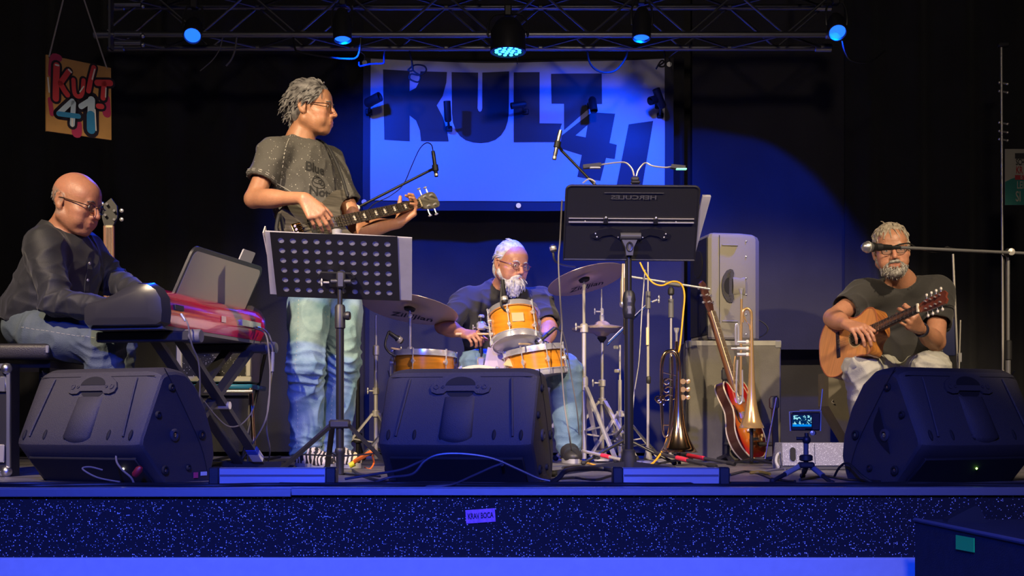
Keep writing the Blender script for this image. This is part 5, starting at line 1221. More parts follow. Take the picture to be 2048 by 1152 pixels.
# ================================================================== string and brass instruments, keyboard
def outline_closed(pts, sub=6):
    P = [Vector((x, y, 0)) for x, y in pts]; m = len(P); out = []
    for i in range(m):
        p0, p1, p2, p3 = P[i-1], P[i], P[(i+1) % m], P[(i+2) % m]
        for j in range(sub):
            t = j/sub; q = 0.5*((2*p1)+(p2-p0)*t+(2*p0-5*p1+4*p2-p3)*t*t+(3*p1-p0-3*p2+p3)*t*t*t); out.append((q.x, q.y))
    return out
def basis(a, b, nhint):
    u = (Vector(b)-Vector(a)).normalized(); n = Vector(nhint); n = (n-u*n.dot(u)).normalized(); w = n.cross(u); return u, w, n
def bass_guitar():
    B = W(597, 463, 5.56); N = W(838, 407, 6.08); u, w, n = basis(B, N, (.62, -.72, .25)); L = (N-B).length; s = L/.86
    root = thing('electric_bass', 'dark wood-grain electric bass with gold bridge held by the standing man', 'bass guitar', B)
    P = lambda a, b, c=0: B+u*(a*s)+w*(b*s)+n*(c*s)
    shp = [(-.085, .0), (-.07, .10), (.0, .155), (.08, .15), (.15, .118), (.22, .122), (.32, .165), (.40, .155), (.405, .125), (.34, .095), (.30, .045), (.30, -.045), (.335, -.095), (.35, -.135), (.30, -.150), (.22, -.118), (.15, -.112), (.08, -.15), (.0, -.155), (-.065, -.10)]
    m = mat('charcoal_ash', (.15, .135, .105), .35, coat=.4, var=.6, vscale=5, stretch=(1, 1, 16))
    o = outline_closed([(x*s, y*s) for x, y in shp], 5); bd = obj('body', MB().prism(o, B-n*.030*s, u, w, .036*s), m, root, angle=50)
    # neck, fretboard, frets
    obj('neck', MB().bar(P(.30, 0, -.004), P(.86, 0, -.004), .05*s, .020*s, up=n), mat('maple_neck', (.30, .15, .07), .4), root)
    fb = obj('fretboard', MB().prism([(.27*s, -.031*s), (.86*s, -.022*s), (.86*s, .022*s), (.27*s, .031*s)], B+n*.006*s, u, w, .006*s), mat('dark_fretboard', (.035, .025, .02), .45), root)
    for k in range(1, 23):
        x = .86-.86*(1-2**(-k/12)); 
        x = .86*(2**(-k/12))
        hw = .0225+.0085*(.86-x)/.59; obj('fret', MB().bar(P(x, -hw, .0125), P(x, hw, .0125), .0050*s, .0030*s, up=n), mat('fret_wire', (.85, .78, .55), .2, 1.0), fb)
    for k in (3, 5, 7, 9, 12, 15):
        x = .86*(2**(-(k-.5)/12)); obj('inlay', MB().box(P(x, 0, .0122), (.013*s, .026*s, .001), Matrix((u, w, n)).transposed()), mat('pearl_inlay', (.75, .70, .58), .3), fb)
    obj('nut', MB().bar(P(.862, -.023, .012), P(.862, .023, .012), .006*s, .008*s, up=n), M_cream, root)
    hs = obj('headstock', MB().prism(outline_closed([(.862*s, -.022*s), (.90*s, -.042*s), (.985*s, -.044*s), (1.0*s, -.01*s), (.985*s, .044*s), (.90*s, .042*s), (.862*s, .022*s)], 3), B-n*.006*s, u, w, .016*s), m, root)
    for k, (x, y) in enumerate(((.905, .05), (.955, .05), (.905, -.05), (.955, -.05))):
        sg = 1 if y > 0 else -1; t = obj('tuner', MB().tube(P(x, y*.55, .010), P(x, y*.55, .026), .006*s, n=10).tube(P(x, y*.7, -.002), P(x, y+.022*sg, -.002), .003*s, n=8), M_chrome, hs); obj('tuner_key', MB().ball(P(x, y+.030*sg, -.002), (.013*s, .006*s, .011*s), 10, 7, Matrix((u, w, n)).transposed()), M_chrome, t)
    g = mat('gold_hardware', (.90, .64, .25), .22, 1.0)
    br = obj('bridge', MB().box(P(-.01, 0, .012), (.06*s, .085*s, .008*s), Matrix((u, w, n)).transposed(), bev=.002), g, root)
    for y in (-.0285, -.0095, .0095, .0285): obj('saddle', MB().tube(P(-.02, y, .020), P(.012, y, .020), .007*s, n=8), g, br)
    for x in (.09, .19): obj('pickup', MB().box(P(x, 0, .010), (.035*s, .10*s, .014*s), Matrix((u, w, n)).transposed(), bev=.004), M_satin, root)
    for y in (-.0285, -.0095, .0095, .0285): obj('string', MB().tube(P(-.015, y, .022), P(.862, y*.62, .018), .0014*s, n=5), mat('string_wire', (.75, .70, .60), .3, 1.0), root)
    for k, (x, y) in enumerate(((-.02, -.10), (.03, -.118), (.085, -.112))): obj('knob', MB().lathe([(.011*s, 0), (.010*s, .014*s), (.0001, .015*s)], P(x, y, .006), n, 14), M_satin, root)
    # strap over the left shoulder
    st = MB(); pts = [P(.40, .14, .0), W(695, 392, 5.74), W(683, 352, 5.78), W(667, 314, 5.82), W(650, 288, 5.87), W(622, 280, 5.95), W(580, 300, 5.98)]
    vs = []
    for i, p in enumerate(pts): vs.append(p)
    obj('strap', MB().path(vs, [.007]*len(vs), n=6, sub=5), M_rubber, root)
    obj('strap_end', MB().path([P(-.085, 0, -.01), W(560, 430, 5.5), W(553, 455, 5.46), W(556, 470, 5.45)], .009, n=6), M_rubber, root)
bass_guitar()

def acoustic_guitar():
    B = W(1677, 690, 5.93); N = W(1838, 617, 5.52); u, w, n = basis(B, N, (-.45, -.80, .30)); L = (N-B).length; s = L/.65
    root = thing('acoustic_guitar', 'natural wood acoustic guitar with cutaway on the seated man\'s lap', 'guitar', B)
    P = lambda a, b, c=0: B+u*(a*s)+w*(b*s)+n*(c*s)
    shp = [(-.165, 0), (-.155, .09), (-.10, .175), (-.01, .198), (.07, .165), (.14, .130), (.19, .128), (.26, .150), (.31, .125), (.33, .05), (.33, -.03), (.305, -.045), (.275, -.075), (.265, -.12), (.235, -.143), (.19, -.132), (.14, -.130), (.07, -.165), (-.01, -.198), (-.10, -.175), (-.155, -.09)]
    o = outline_closed([(x*s, y*s) for x, y in shp], 4); D = .095*s
    obj('sides', MB().prism(o, B-n*D, u, w, D-.003), mat('rosewood_sides', (.16, .045, .025), .25, coat=.6, var=.6, vscale=6, stretch=(1, 12, 1), var2=(.50, .20, .04)), root, angle=50)
    obj('soundboard', MB().prism(o, B-n*.003, u, w, .004), M_wood, root, angle=50)
    ed = [B+u*x+w*y+n*.001 for x, y in o]; obj('binding', MB().path(ed, .0035*s, n=6, sub=1, closed=True), mat('dark_red_binding', (.30, .09, .04), .4), root)
    obj('sound_hole', MB().lathe([(.050*s, 0), (.0001, 0)], P(.155, 0, .0022), n, 32), mat('sound_hole_dark', (.01, .006, .004), .9), root)
    for r in (.056, .064): obj('rosette', MB().lathe([((r-.002)*s, 0), (r*s, .0006), ((r+.003)*s, 0)], P(.155, 0, .0020), n, 36), mat('rosette_%d' % int(r*1000), (.05, .03, .02) if r < .06 else (.60, .42, .2), .4), root)
    obj('bridge', MB().box(P(0, 0, .004), (.028*s, .17*s, .009*s), Matrix((u, w, n)).transposed(), bev=.002), mat('ebony', (.02, .012, .015), .4), root)
    obj('neck', MB().path([P(.33, 0, -.014), P(.5, 0, -.008), P(.66, 0, -.008)], [.026*s, .022*s, .02*s], n=10, sub=2), mat('mahogany', (.18, .07, .03), .4), root)
    fb = obj('fretboard', MB().prism([(.205*s, -.029*s), (.65*s, -.0235*s), (.65*s, .0235*s), (.205*s, .029*s)], B+n*.003, u, w, .007*s), mat('ebony', (.02, .012, .015), .4), root)
    for k in range(1, 20):
        x = .65*(2**(-k/12)); hw = .0235+.0055*(.65-x)/.445; obj('fret', MB().bar(P(x, -hw, .0115), P(x, hw, .0115), .004*s, .003*s, up=n), mat('silver_fret', (.85, .85, .85), .2, 1.0), fb)
    obj('nut', MB().bar(P(.652, -.026, .012), P(.652, .026, .012), .010*s, .012*s, up=n), mat('bone', (.80, .74, .60), .4), root)
    hs = obj('headstock', MB().prism([(.655*s, -.026*s), (.70*s, -.036*s), (.84*s, -.040*s), (.855*s, -.02*s), (.845*s, 0), (.855*s, .02*s), (.84*s, .040*s), (.70*s, .036*s), (.655*s, .026*s)], B-n*.010, u, w, .014*s), mat('red_brown_headstock', (.20, .05, .03), .35), root)
    for sg in (-1, 1):
        for x in (.705, .74, .775, .81):
            t = obj('tuner', MB().tube(P(x, sg*.022, .002), P(x, sg*.022, .016), .005*s, n=8).tube(P(x, sg*.034, -.008), P(x, sg*.056, -.008), .003*s, n=6), M_chrome, hs); obj('tuner_key', MB().ball(P(x, sg*.064, -.008), (.009*s, .011*s, .008*s), 8, 6, Matrix((u, w, n)).transposed()), mat('pearl_key', (.75, .70, .66), .3), t)
    for i in range(6):
        y = -.0215+.0086*i; obj('string', MB().tube(P(.0, y*1.2, .010), P(.652, y*.82, .015), .0011*s, n=5), mat('string_wire', (.75, .70, .60), .3, 1.0), root)
acoustic_guitar()

def electric_guitar():
    C = W(1490, 838, 6.62); H = W(1418, 612, 6.72); u, w, n = basis(C, H, (.82, -.55, .1)); root = thing('electric_guitar', 'cherry sunburst semi-hollow electric guitar with cream binding leaning on a stand', 'guitar', W(1495, 925, 6.62))
    s = 1.0; P = lambda a, b, c=0: C+u*a+w*b+n*c
    shp = [(-.215, 0), (-.205, .09), (-.14, .165), (-.06, .175), (.01, .135), (.06, .118), (.12, .14), (.17, .15), (.205, .12), (.19, .075), (.15, .04), (.15, -.04), (.19, -.075), (.205, -.12), (.17, -.15), (.12, -.14), (.06, -.118), (.01, -.135), (-.06, -.175), (-.14, -.165), (-.205, -.09)]
    o = outline_closed(shp, 4); T = .048
    obj('sides', MB().prism(o, C-n*T, u, w, T), mat('dark_brown_sides', (.07, .025, .015), .3, coat=.5), root, angle=50)
    mt = mat('cherry_sunburst', (.75, .03, .02), .18, coat=.8); nt = mt.node_tree; tc = nt.nodes.new('ShaderNodeTexCoord'); gd = nt.nodes.new('ShaderNodeVectorMath'); gd.operation = 'DISTANCE'; nt.links.new(tc.outputs['Object'], gd.inputs[0]); loc = C-wloc(root); gd.inputs[1].default_value = (loc.x, loc.y, loc.z-.03)
    rp = nt.nodes.new('ShaderNodeValToRGB'); rp.color_ramp.elements[0].position = .06; rp.color_ramp.elements[0].color = (.90, .32, .03, 1); rp.color_ramp.elements[1].position = .17; rp.color_ramp.elements[1].color = (.62, .02, .02, 1); nt.links.new(gd.outputs['Value'], rp.inputs[0]); nt.links.new(rp.outputs[0], nt.nodes['Principled BSDF'].inputs['Base Color'])
    obj('top', MB().prism(o, C, u, w, .004), mt, root, angle=50)
    for z in (.003, -T): obj('binding', MB().path([C+u*x+w*y+n*z for x, y in o], .0042, n=6, sub=1, closed=True), M_cream, root)
    obj('neck', MB().path([P(.13, 0, -.004), P(.3, 0, -.002), P(.60, 0, -.002)], [.025, .022, .020], n=10, sub=2), mat('mahogany', (.18, .07, .03), .4), root)
    fb = obj('fretboard', MB().prism([(.10, -.027), (.60, -.022), (.60, .022), (.10, .027)], C+n*.010, u, w, .006), mat('rosewood_board', (.09, .05, .03), .4), root)
    for z in (-.0275, .0275): obj('neck_binding', MB().tube(P(.10, z, .014), P(.60, z*.8, .014), .003, n=6), M_cream, root)
    for k in range(1, 18): x = .60-.62*(1-2**(-k/12)); obj('fret', MB().bar(P(x, -.024, .0165), P(x, .024, .0165), .0025, .002, up=n), M_chrome, fb)
    hs = obj('headstock', MB().prism([(.60, -.022), (.64, -.038), (.76, -.030), (.775, 0), (.76, .030), (.64, .038), (.60, .022)], C-n*.006, u, w, .015), mat('brown_headstock', (.10, .035, .025), .35), root)
    for sg in (-1, 1):
        for x in (.65, .69, .73): t = obj('tuner', MB().tube(P(x, sg*.02, .009), P(x, sg*.02, .024), .005, n=8).tube(P(x, sg*.03, .0), P(x, sg*.05, .0), .003, n=6), M_chrome, hs); obj('tuner_key', MB().ball(P(x, sg*.058, 0), (.007, .010, .008), 8, 6, Matrix((u, w, n)).transposed()), M_chrome, t)
    for x in (.02, .105): obj('pickup', MB().box(P(x, 0, .010), (.035, .075, .014), Matrix((u, w, n)).transposed(), bev=.003), M_chrome, root)
    obj('bridge', MB().box(P(-.065, 0, .014), (.016, .09, .014), Matrix((u, w, n)).transposed(), bev=.003), M_chrome, root); obj('tailpiece', MB().box(P(-.115, 0, .014), (.018, .10, .012), Matrix((u, w, n)).transposed(), bev=.004), M_chrome, root)
    for i in range(6): y = -.0225+.009*i; obj('string', MB().tube(P(-.11, y, .022), P(.60, y*.78, .019), .001, n=5), mat('string_wire', (.75, .70, .60), .3, 1.0), root)
    # f hole and knobs
    for sg in (-1, 1): obj('f_hole', MB().path([P(-.02, sg*.085, .0045), P(.0, sg*.10, .0045), P(.06, sg*.095, .0045), P(.075, sg*.108, .0045)], .0035, n=6), M_rubber, root)
    for x, y in ((-.12, -.10), (-.15, -.07), (-.10, -.13), (-.145, -.115)): obj('knob', MB().lathe([(.012, 0), (.010, .014), (.0001, .015)], P(x, y, .004), n, 12), mat('amber_knob', (.75, .5, .2), .3), root)
    # stand: two uprights with padded arms and a cradle
    root = thing('guitar_stand', 'black folding guitar stand holding the cherry electric guitar', 'stand', W(1490, 925, 6.7))
    d = 6.72; z0 = .0
    for px, pxt, yt, dd in ((1452, 1452, 735, 6.78), (1552, 1548, 792, 6.55)):
        obj('upright', MB().bar(Vector((W(px, 0, dd).x, dd, 0)), W(pxt, yt, dd), .026, .030), M_satin, root, smooth=False)
        obj('pad', MB().box(W(pxt, yt+14, dd), (.045, .06, .06), bev=.008), mat('grey_foam', (.10, .10, .105), .8), root)
    xa, xb = W(1452, 0, 6.7).x, W(1552, 0, 6.7).x
    obj('cross_bar', MB().tube((xa, 6.78, .10), (xb, 6.55, .10), .011), M_satin, root); obj('cradle', MB().path([Vector((xa+.04, 6.74, .06)), Vector((xa+.06, 6.62, .03)), Vector((xb-.06, 6.50, .03)), Vector((xb-.02, 6.54, .09))], .010, n=8), M_satin, root)
    obj('rod', MB().tube(W(1530, 918, 6.5), W(1553, 795, 6.5), .0035, n=6), M_chrome, root)
    for x, y in ((xa, 6.95), (xb, 6.85), (xa, 6.5), (xb, 6.4)): obj('foot', MB().bar(Vector((x, 6.66, .04)), Vector((x, y, .012)), .018, .018), M_satin, root)
electric_guitar()

def bell(mb, o, ax, R, L, r0, n=40):
    prof = []
    for i in range(19):
        t = i/18; prof.append((r0+(R-r0)*(0.10*t+0.90*(t**6.5))+ .012*t*(1-t**5), L*t))
    inner = [(r-.0012, h) for r, h in reversed(prof)]
    mb.lathe(prof+[(R+.001, L), (R+.001, L+.001)]+inner, o, ax, n, True); return mb
def trumpet():
    d = 6.3; root = thing('trumpet', 'brass trumpet standing bell down on a peg beside the electric guitar', 'trumpet', W(1503, 856, d))
    p = lambda px, py, dd=0: W(px, py, d+dd)
    zb = p(1503, 856); bt = p(1503, 640); ax = (zb-bt)
    obj('bell', bell(MB(), bt, ax, .063, ax.length, .0060), M_brass, root, angle=70)
    obj('bell_bow', MB().path([p(1503, 640), p(1503, 632), p(1501, 622), p(1494, 617), p(1487, 621), p(1485, 630), p(1485, 645)], .0075, n=10), M_brass, root)
    obj('leadpipe', MB().tube(p(1483, 598), p(1481, 790), .0062, n=12), M_brass, root)
    obj('mouthpiece', MB().lathe([(.004, .085), (.0055, .06), (.0055, .035), (.006, .024), (.011, .014), (.0135, .004), (.0135, 0), (.010, 0), (.004, .012)], p(1483, 577), (0, 0, -1), 16), M_chrome, root)
    obj('brace', MB().path([p(1486, 628), p(1492, 642), p(1498, 650), p(1500, 662)], .0028, n=6), M_brass, root); obj('brace', MB().path([p(1484, 770), p(1490, 778), p(1496, 790), p(1500, 800)], .0028, n=6), M_brass, root)
    for k, py in enumerate((684, 697, 709)):
        v = obj('valve', MB().tube(p(1474, py), p(1494, py), .0095, n=14), M_nickel if k % 2 else M_chrome, root); obj('valve_cap', MB().lathe([(.0105, 0), (.0105, .008), (.008, .012), (.0001, .012)], p(1493, py), (1, -.4, 0), 14), mat('pearl_cap', (.80, .74, .66), .25), v)
    obj('tuning_slide', MB().path([p(1475, 720), p(1473, 760), p(1473, 790), p(1477, 806), p(1482, 806), p(1485, 792), p(1484, 740)], .0055, n=10), M_chrome, root)
    obj('tuning_slide', MB().path([p(1472, 690), p(1471, 660), p(1472, 649), p(1475, 649), p(1477, 660), p(1477, 690)], .0058, n=10), M_chrome, root)
    obj('tuning_slide', MB().tube(p(1462, 697), p(1477, 697), .006, n=10), M_chrome, root)
    obj('tuning_slide', MB().path([p(1471, 712), p(1468, 730), p(1468, 770), p(1471, 782), p(1475, 782)], .004, n=8), M_brass, root)
    root = thing('trumpet_stand', 'black peg stand with folding feet under the trumpet', 'stand', Vector((zb.x, d, 0)))
    obj('peg', MB().tube((zb.x, d, .02), (zb.x, d, zb.z+.002), .0095, n=12).tube((zb.x, d, zb.z), (zb.x, d, zb.z+.09), .010, .006, n=12), M_blackm, root)
    for a in (200, 320, 80): obj('foot', MB().bar((zb.x, d, .03), (zb.x+.13*math.cos(math.radians(a)), d+.13*math.sin(math.radians(a)), .008), .016, .010), M_blackm, root, smooth=False)
trumpet()
def flugelhorn():
    d = 6.2; root = thing('flugelhorn', 'dark brass flugelhorn with rotary valves standing bell down on a peg', 'flugelhorn', W(1356, 906, d)); p = lambda px, py, dd=0: W(px, py, d+dd)
    m = mat('dark_polished_brass', (.55, .40, .28), .15, 1.0)
    zb = p(1357, 904); bt = p(1357, 742); ax = zb-bt
    bm_ = MB(); prof = [(.0115+(.094-.0115)*(.28*(i/18)+.72*((i/18)**5)), ax.length*i/18) for i in range(19)]; bm_.lathe(prof+[(.0955, ax.length), (.0955, ax.length+.001)]+[(r-.0012, h) for r, h in reversed(prof)], bt, ax, 44, True); obj('bell', bm_, m, root, angle=70)
    obj('bell_bow', MB().path([p(1357, 744), p(1356, 720), p(1350, 706), p(1341, 702), p(1331, 706), p(1325, 720), p(1323, 745), p(1323, 800), p(1325, 850)], [.0115, .0112, .011, .0105, .010, .0095, .009, .008, .0075], n=12), m, root)
    obj('inner_tube', MB().path([p(1325, 850), p(1327, 868), p(1332, 874), p(1338, 866), p(1341, 840), p(1344, 780), p(1344, 720), p(1340, 712)], .0062, n=10), m, root)
    obj('leadpipe', MB().path([p(1353, 688), p(1354, 700), p(1356, 720), p(1360, 745)], .0055, n=10), m, root)
    obj('mouthpiece', MB().lathe([(.004, .075), (.0055, .05), (.006, .026), (.0115, .014), (.0140, .004), (.0140, 0), (.010, 0), (.004, .014)], p(1353, 656), (0, 0, -1), 18), M_chrome, root)
    obj('receiver', MB().tube(p(1353, 683), p(1353, 700), .009, n=12), m, root)
    for k, py in enumerate((763, 779, 795)):
        v = obj('rotary_valve', MB().tube(p(1366, py, .012), p(1366, py, -.014), .0135, n=16).tube(p(1376, py, .01), p(1376, py, -.012), .011, n=14), M_brass, root); obj('valve_cap', MB().lathe([(.012, 0), (.010, .006), (.004, .008), (.0001, .008)], p(1376, py, -.012), (0, -1, 0), 14), M_brass, v)
        obj('key_lever', MB().path([p(1331, py-2, -.012), p(1338, py-6, -.02), p(1345, py-3, -.02)], .003, n=6), m, root); obj('key_ring', MB().path([p(1333+6*math.cos(t), py+6*math.sin(t), -.014) for t in [i*.7854 for i in range(8)]], .0028, n=6, closed=True), m, root)
    for k, (x, y) in enumerate(((1318, 801), (1324, 795), (1315, 797), (1324, 806))): obj('slide_loop', MB().path([p(x+5*math.cos(t), y+5*math.sin(t), -.01+.004*k) for t in [i*.7854 for i in range(8)]], .003, n=6, closed=True), m, root)
    obj('brace', MB().tube(p(1326, 745), p(1356, 752), .003, n=6), m, root); obj('brace', MB().tube(p(1326, 850), p(1349, 850), .003, n=6), m, root); obj('brace', MB().tube(p(1343, 800), p(1366, 790), .003, n=6), m, root)
    root = thing('flugelhorn_stand', 'short black peg stand under the dark flugelhorn', 'stand', Vector((zb.x, d, 0)))
    obj('peg', MB().tube((zb.x, d, .02), (zb.x, d, zb.z), .0095, n=12).tube((zb.x, d, zb.z), (zb.x, d, zb.z+.10), .018, .008, n=12), M_blackm, root)
    for a in (200, 320, 80): obj('foot', MB().bar((zb.x, d, .03), (zb.x+.13*math.cos(math.radians(a)), d+.13*math.sin(math.radians(a)), .008), .016, .010), M_blackm, root, smooth=False)
flugelhorn()

def keyboard():
    A = W(326, 650, 4.66); Bf = W(531, 690, 5.62); A = Vector((A.x, A.y, .570)); E = Vector((Bf.x, Bf.y, .570)); u = (E-A).normalized(); w = Vector((u.y, -u.x, 0)); w = -w   # w points to the player (-x)
    L = (E-A).length; root = thing('keyboard', 'red stage keyboard with rounded black end cheek and music rest', 'keyboard', (A+E)/2)
    if w.x > 0: w = -w
    P = lambda a, b, c: A+u*a+w*b+Vector((0, 0, c))
    # section across (b from rear 0 to player .31; c up)
    sec = [(.010, .0), (-.006, .030), (-.010, .06), (-.004, .095), (.018, .125), (.055, .142), (.11, .140), (.16, .118), (.17, .085), (.30, .075), (.315, .06), (.315, .02), (.30, .0)]
    mr = mat('red_metallic_lacquer', (.66, .012, .06), .2, metal=.15, coat=1.0)
    def sweep(pts, a0, a1, k0=1.0, k1=1.0, cc=(.15, .06)):
        b = MB(); n = len(pts); vs = []
        for a, k in ((a0, k0), (a1, k1)): vs += [P(a, cc[0]+(x-cc[0])*k, cc[1]+(z-cc[1])*k) for x, z in pts]
        return b.add(vs, [(i, (i+1) % n, n+(i+1) % n, n+i) for i in range(n)]+[tuple(range(n-1, -1, -1)), tuple(range(n, 2*n))])
    obj('case', sweep(sec, .03, L-.03), mr, root, angle=40)
    gp = mat('grey_base_plate', (.16, .15, .15), .5); obj('base_plate', sweep([(.012, -.014), (.012, .004), (.30, .004), (.30, -.014)], .02, L-.02), gp, root)
    # rounded black cheeks
    mc = mat('black_cheek_lacquer', (.035, .034, .036), .28, coat=.3); ck = [(-.012, .005), (-.016, .05), (-.010, .10), (.012, .135), (.05, .158), (.10, .160), (.15, .145), (.20, .118), (.26, .095), (.31, .085), (.33, .065), (.33, .01), (.315, -.006), (.01, -.006)]
    for a0, a1, k0, k1 in ((-.008, .034, .90, 1.0), (L-.034, L+.01, 1.0, .92)):
        b = sweep(ck, a0, a1, k0, k1, (.15, .07)); obj('end_cheek', b, mc, root, angle=50)
    for k, (a0, a1, s0, s1) in enumerate(((-.022, -.008, .62, .90),)):
        obj('cheek_bulge', sweep(ck, a0, a1, s0, s1, (.15, .07)), mc, root, angle=50)
    # keys facing the player
    ww = (L-.10)/43
    for i in range(43):
        obj('white_key', MB().box(P(.05+ww*(i+.5), .245, .078), (ww*.94, .125, .016), Matrix((u, w, u.cross(w))).transposed()), M_white, root)
    for i in range(43):
        if i % 7 in (0, 1, 3, 4, 5): obj('black_key', MB().box(P(.05+ww*(i+1), .215, .092), (ww*.5, .075, .014), Matrix((u, w, u.cross(w))).transposed()), M_black, root)
    # rear connectors and vent
    obj('connector_strip', MB().box(P(L*.80, -.013, .062), (.20, .010, .026), Matrix((u, w, u.cross(w))).transposed()), M_nickel, root)
    obj('connector_strip', MB().box(P(.10, -.013, .070), (.07, .010, .020), Matrix((u, w, u.cross(w))).transposed()), M_satin, root)
    vs, fs = text_mesh('▮▮▮▮▮▮'.replace('▮', 'I'), .03, .002); mb = MB(); mb.add([P(L*.52, -.0125, .060)+u*(-p.x)*-1+Vector((0, 0, p.y)) for p in vs], fs); obj('vent_slots', mb, mat('pale_print', (.75, .55, .50), .5), root, smooth=False)
    # music rest
    a0, a1 = .20, L-.09; th = Vector((.085, .0, .195)); b0, b1 = P(a0, .06, .135), P(a1, .06, .135); up = (Vector((0.42, 0.05, 1))).normalized(); wd = (b1-b0).length; uu = (b1-b0).normalized(); H = .205
    def rr(w0, w1, h0, h1, r): return [(w0, h0), (w1, h0)]+arc(w1-r, h1-r, r, 0, 90, 6)+arc(w0+r, h1-r, r, 90, 180, 6)
    fr = obj('music_rest', MB().prism(rr(0, wd, 0, H, .04), b0, uu, up, .010, True), M_black, root, angle=30)
    obj('rest_panel', MB().prism(rr(.016, wd-.016, .004, H-.018, .03), b0+uu.cross(up)*0, uu, up, .013, True), mat('grey_rest_panel', (.36, .35, .29), .6), fr)
    tb = MB().prism(rr(wd*.62, wd*.80, H-.005, H+.048, .008), b0, uu, up, .006, True); obj('clip_tab', tb, mat('grey_tab', (.30, .30, .30), .5), fr)
    # X stand
    root = thing('keyboard_stand', 'black double X stand carrying the red keyboard', 'stand', Vector(((A+E).x/2-.15, (A+E).y/2, 0)))
    n0, n1 = .13, L-.10
    for a in (n0, n1):
        c0, c1 = P(a, -.055, -.035), P(a, .33, -.035); obj('support_arm', MB().box((c0+c1)/2, ((c1-c0).length, .055, .040), Matrix((w, u, w.cross(u))).transposed(), bev=.006), M_satin, root)
        obj('end_cap', MB().lathe([(.024, -.035), (.027, -.03), (.027, .03), (.023, .036), (.0001, .034)], c0, -w, 16), mat('grey_rubber_cap', (.14, .135, .13), .6), root)
    for b in (.0, .10):
        for (a0, a1) in ((n0, n1+.05), (n1, n0-.08)):
            p0 = P(a0, b+(.03 if a0 == n1 else 0), -.04); p1 = P(a1, b+(.03 if a0 == n1 else 0), 0); p1.z = .03
            l = obj('leg', MB().bar(p0, p1, .022, .042, up=u.cross(Vector((0, 0, 1)))), M_satin, root, smooth=False)
    p0 = P(n0, 0, -.04); p1 = P(n1+.05, 0, 0); p1.z = .03
    q = p0*.07+p1*.93; obj('tape', MB().bar(p0*.10+p1*.90, p0*.04+p1*.96, .026, .046, up=u.cross(Vector((0, 0, 1)))), mat('silver_tape', (.65, .66, .70), .4), root, smooth=False); obj('tape', MB().bar(p0*.14+p1*.86, p0*.105+p1*.895, .026, .046, up=u.cross(Vector((0, 0, 1)))), mat('blue_tape', (.03, .10, .60), .5), root, smooth=False)
    for a in (n1+.05, n0-.08): e0, e1 = P(a, -.10, 0), P(a, .36, 0); e0.z = e1.z = .022; obj('foot_bar', MB().bar(e0, e1, .034, .034), M_rubber, root)
    pv = (p0+p1)/2; obj('pivot_bolt', MB().lathe([(.016, -.03), (.016, .06), (.0001, .064)], pv, w, 12), M_nickel, root)
    # bench
    x0, x1 = -2.35, W(126, 0, 5.1).x; zt = W(0, 690, 5.0).z+.0; root = thing('keyboard_bench', 'black padded bench under the keyboard player', 'bench', Vector(((x0+x1)/2, 5.2, 0)))
    obj('seat', MB().box(((x0+x1)/2, 5.2, zt-.028), (x1-x0, .52, .062), bev=.018, seg=3), mat('black_vinyl', (.022, .020, .024), .5, bump=.3, bscale=200), root); obj('frame', MB().box(((x0+x1)/2, 5.2, zt-.075), (x1-x0-.03, .40, .03)), M_blackm, root)
    for sx in (x0+.06, x1-.06):
        for yy in (5.06, 5.4): obj('leg', MB().bar((sx, yy, zt-.08), (sx*1.0, yy, 0), .03, .03), M_blackm, root)
    obj('corner_clip', MB().box((x1-.006, 4.945, zt-.02), (.012, .012, .03), bev=.002), M_chrome, root)
keyboard()

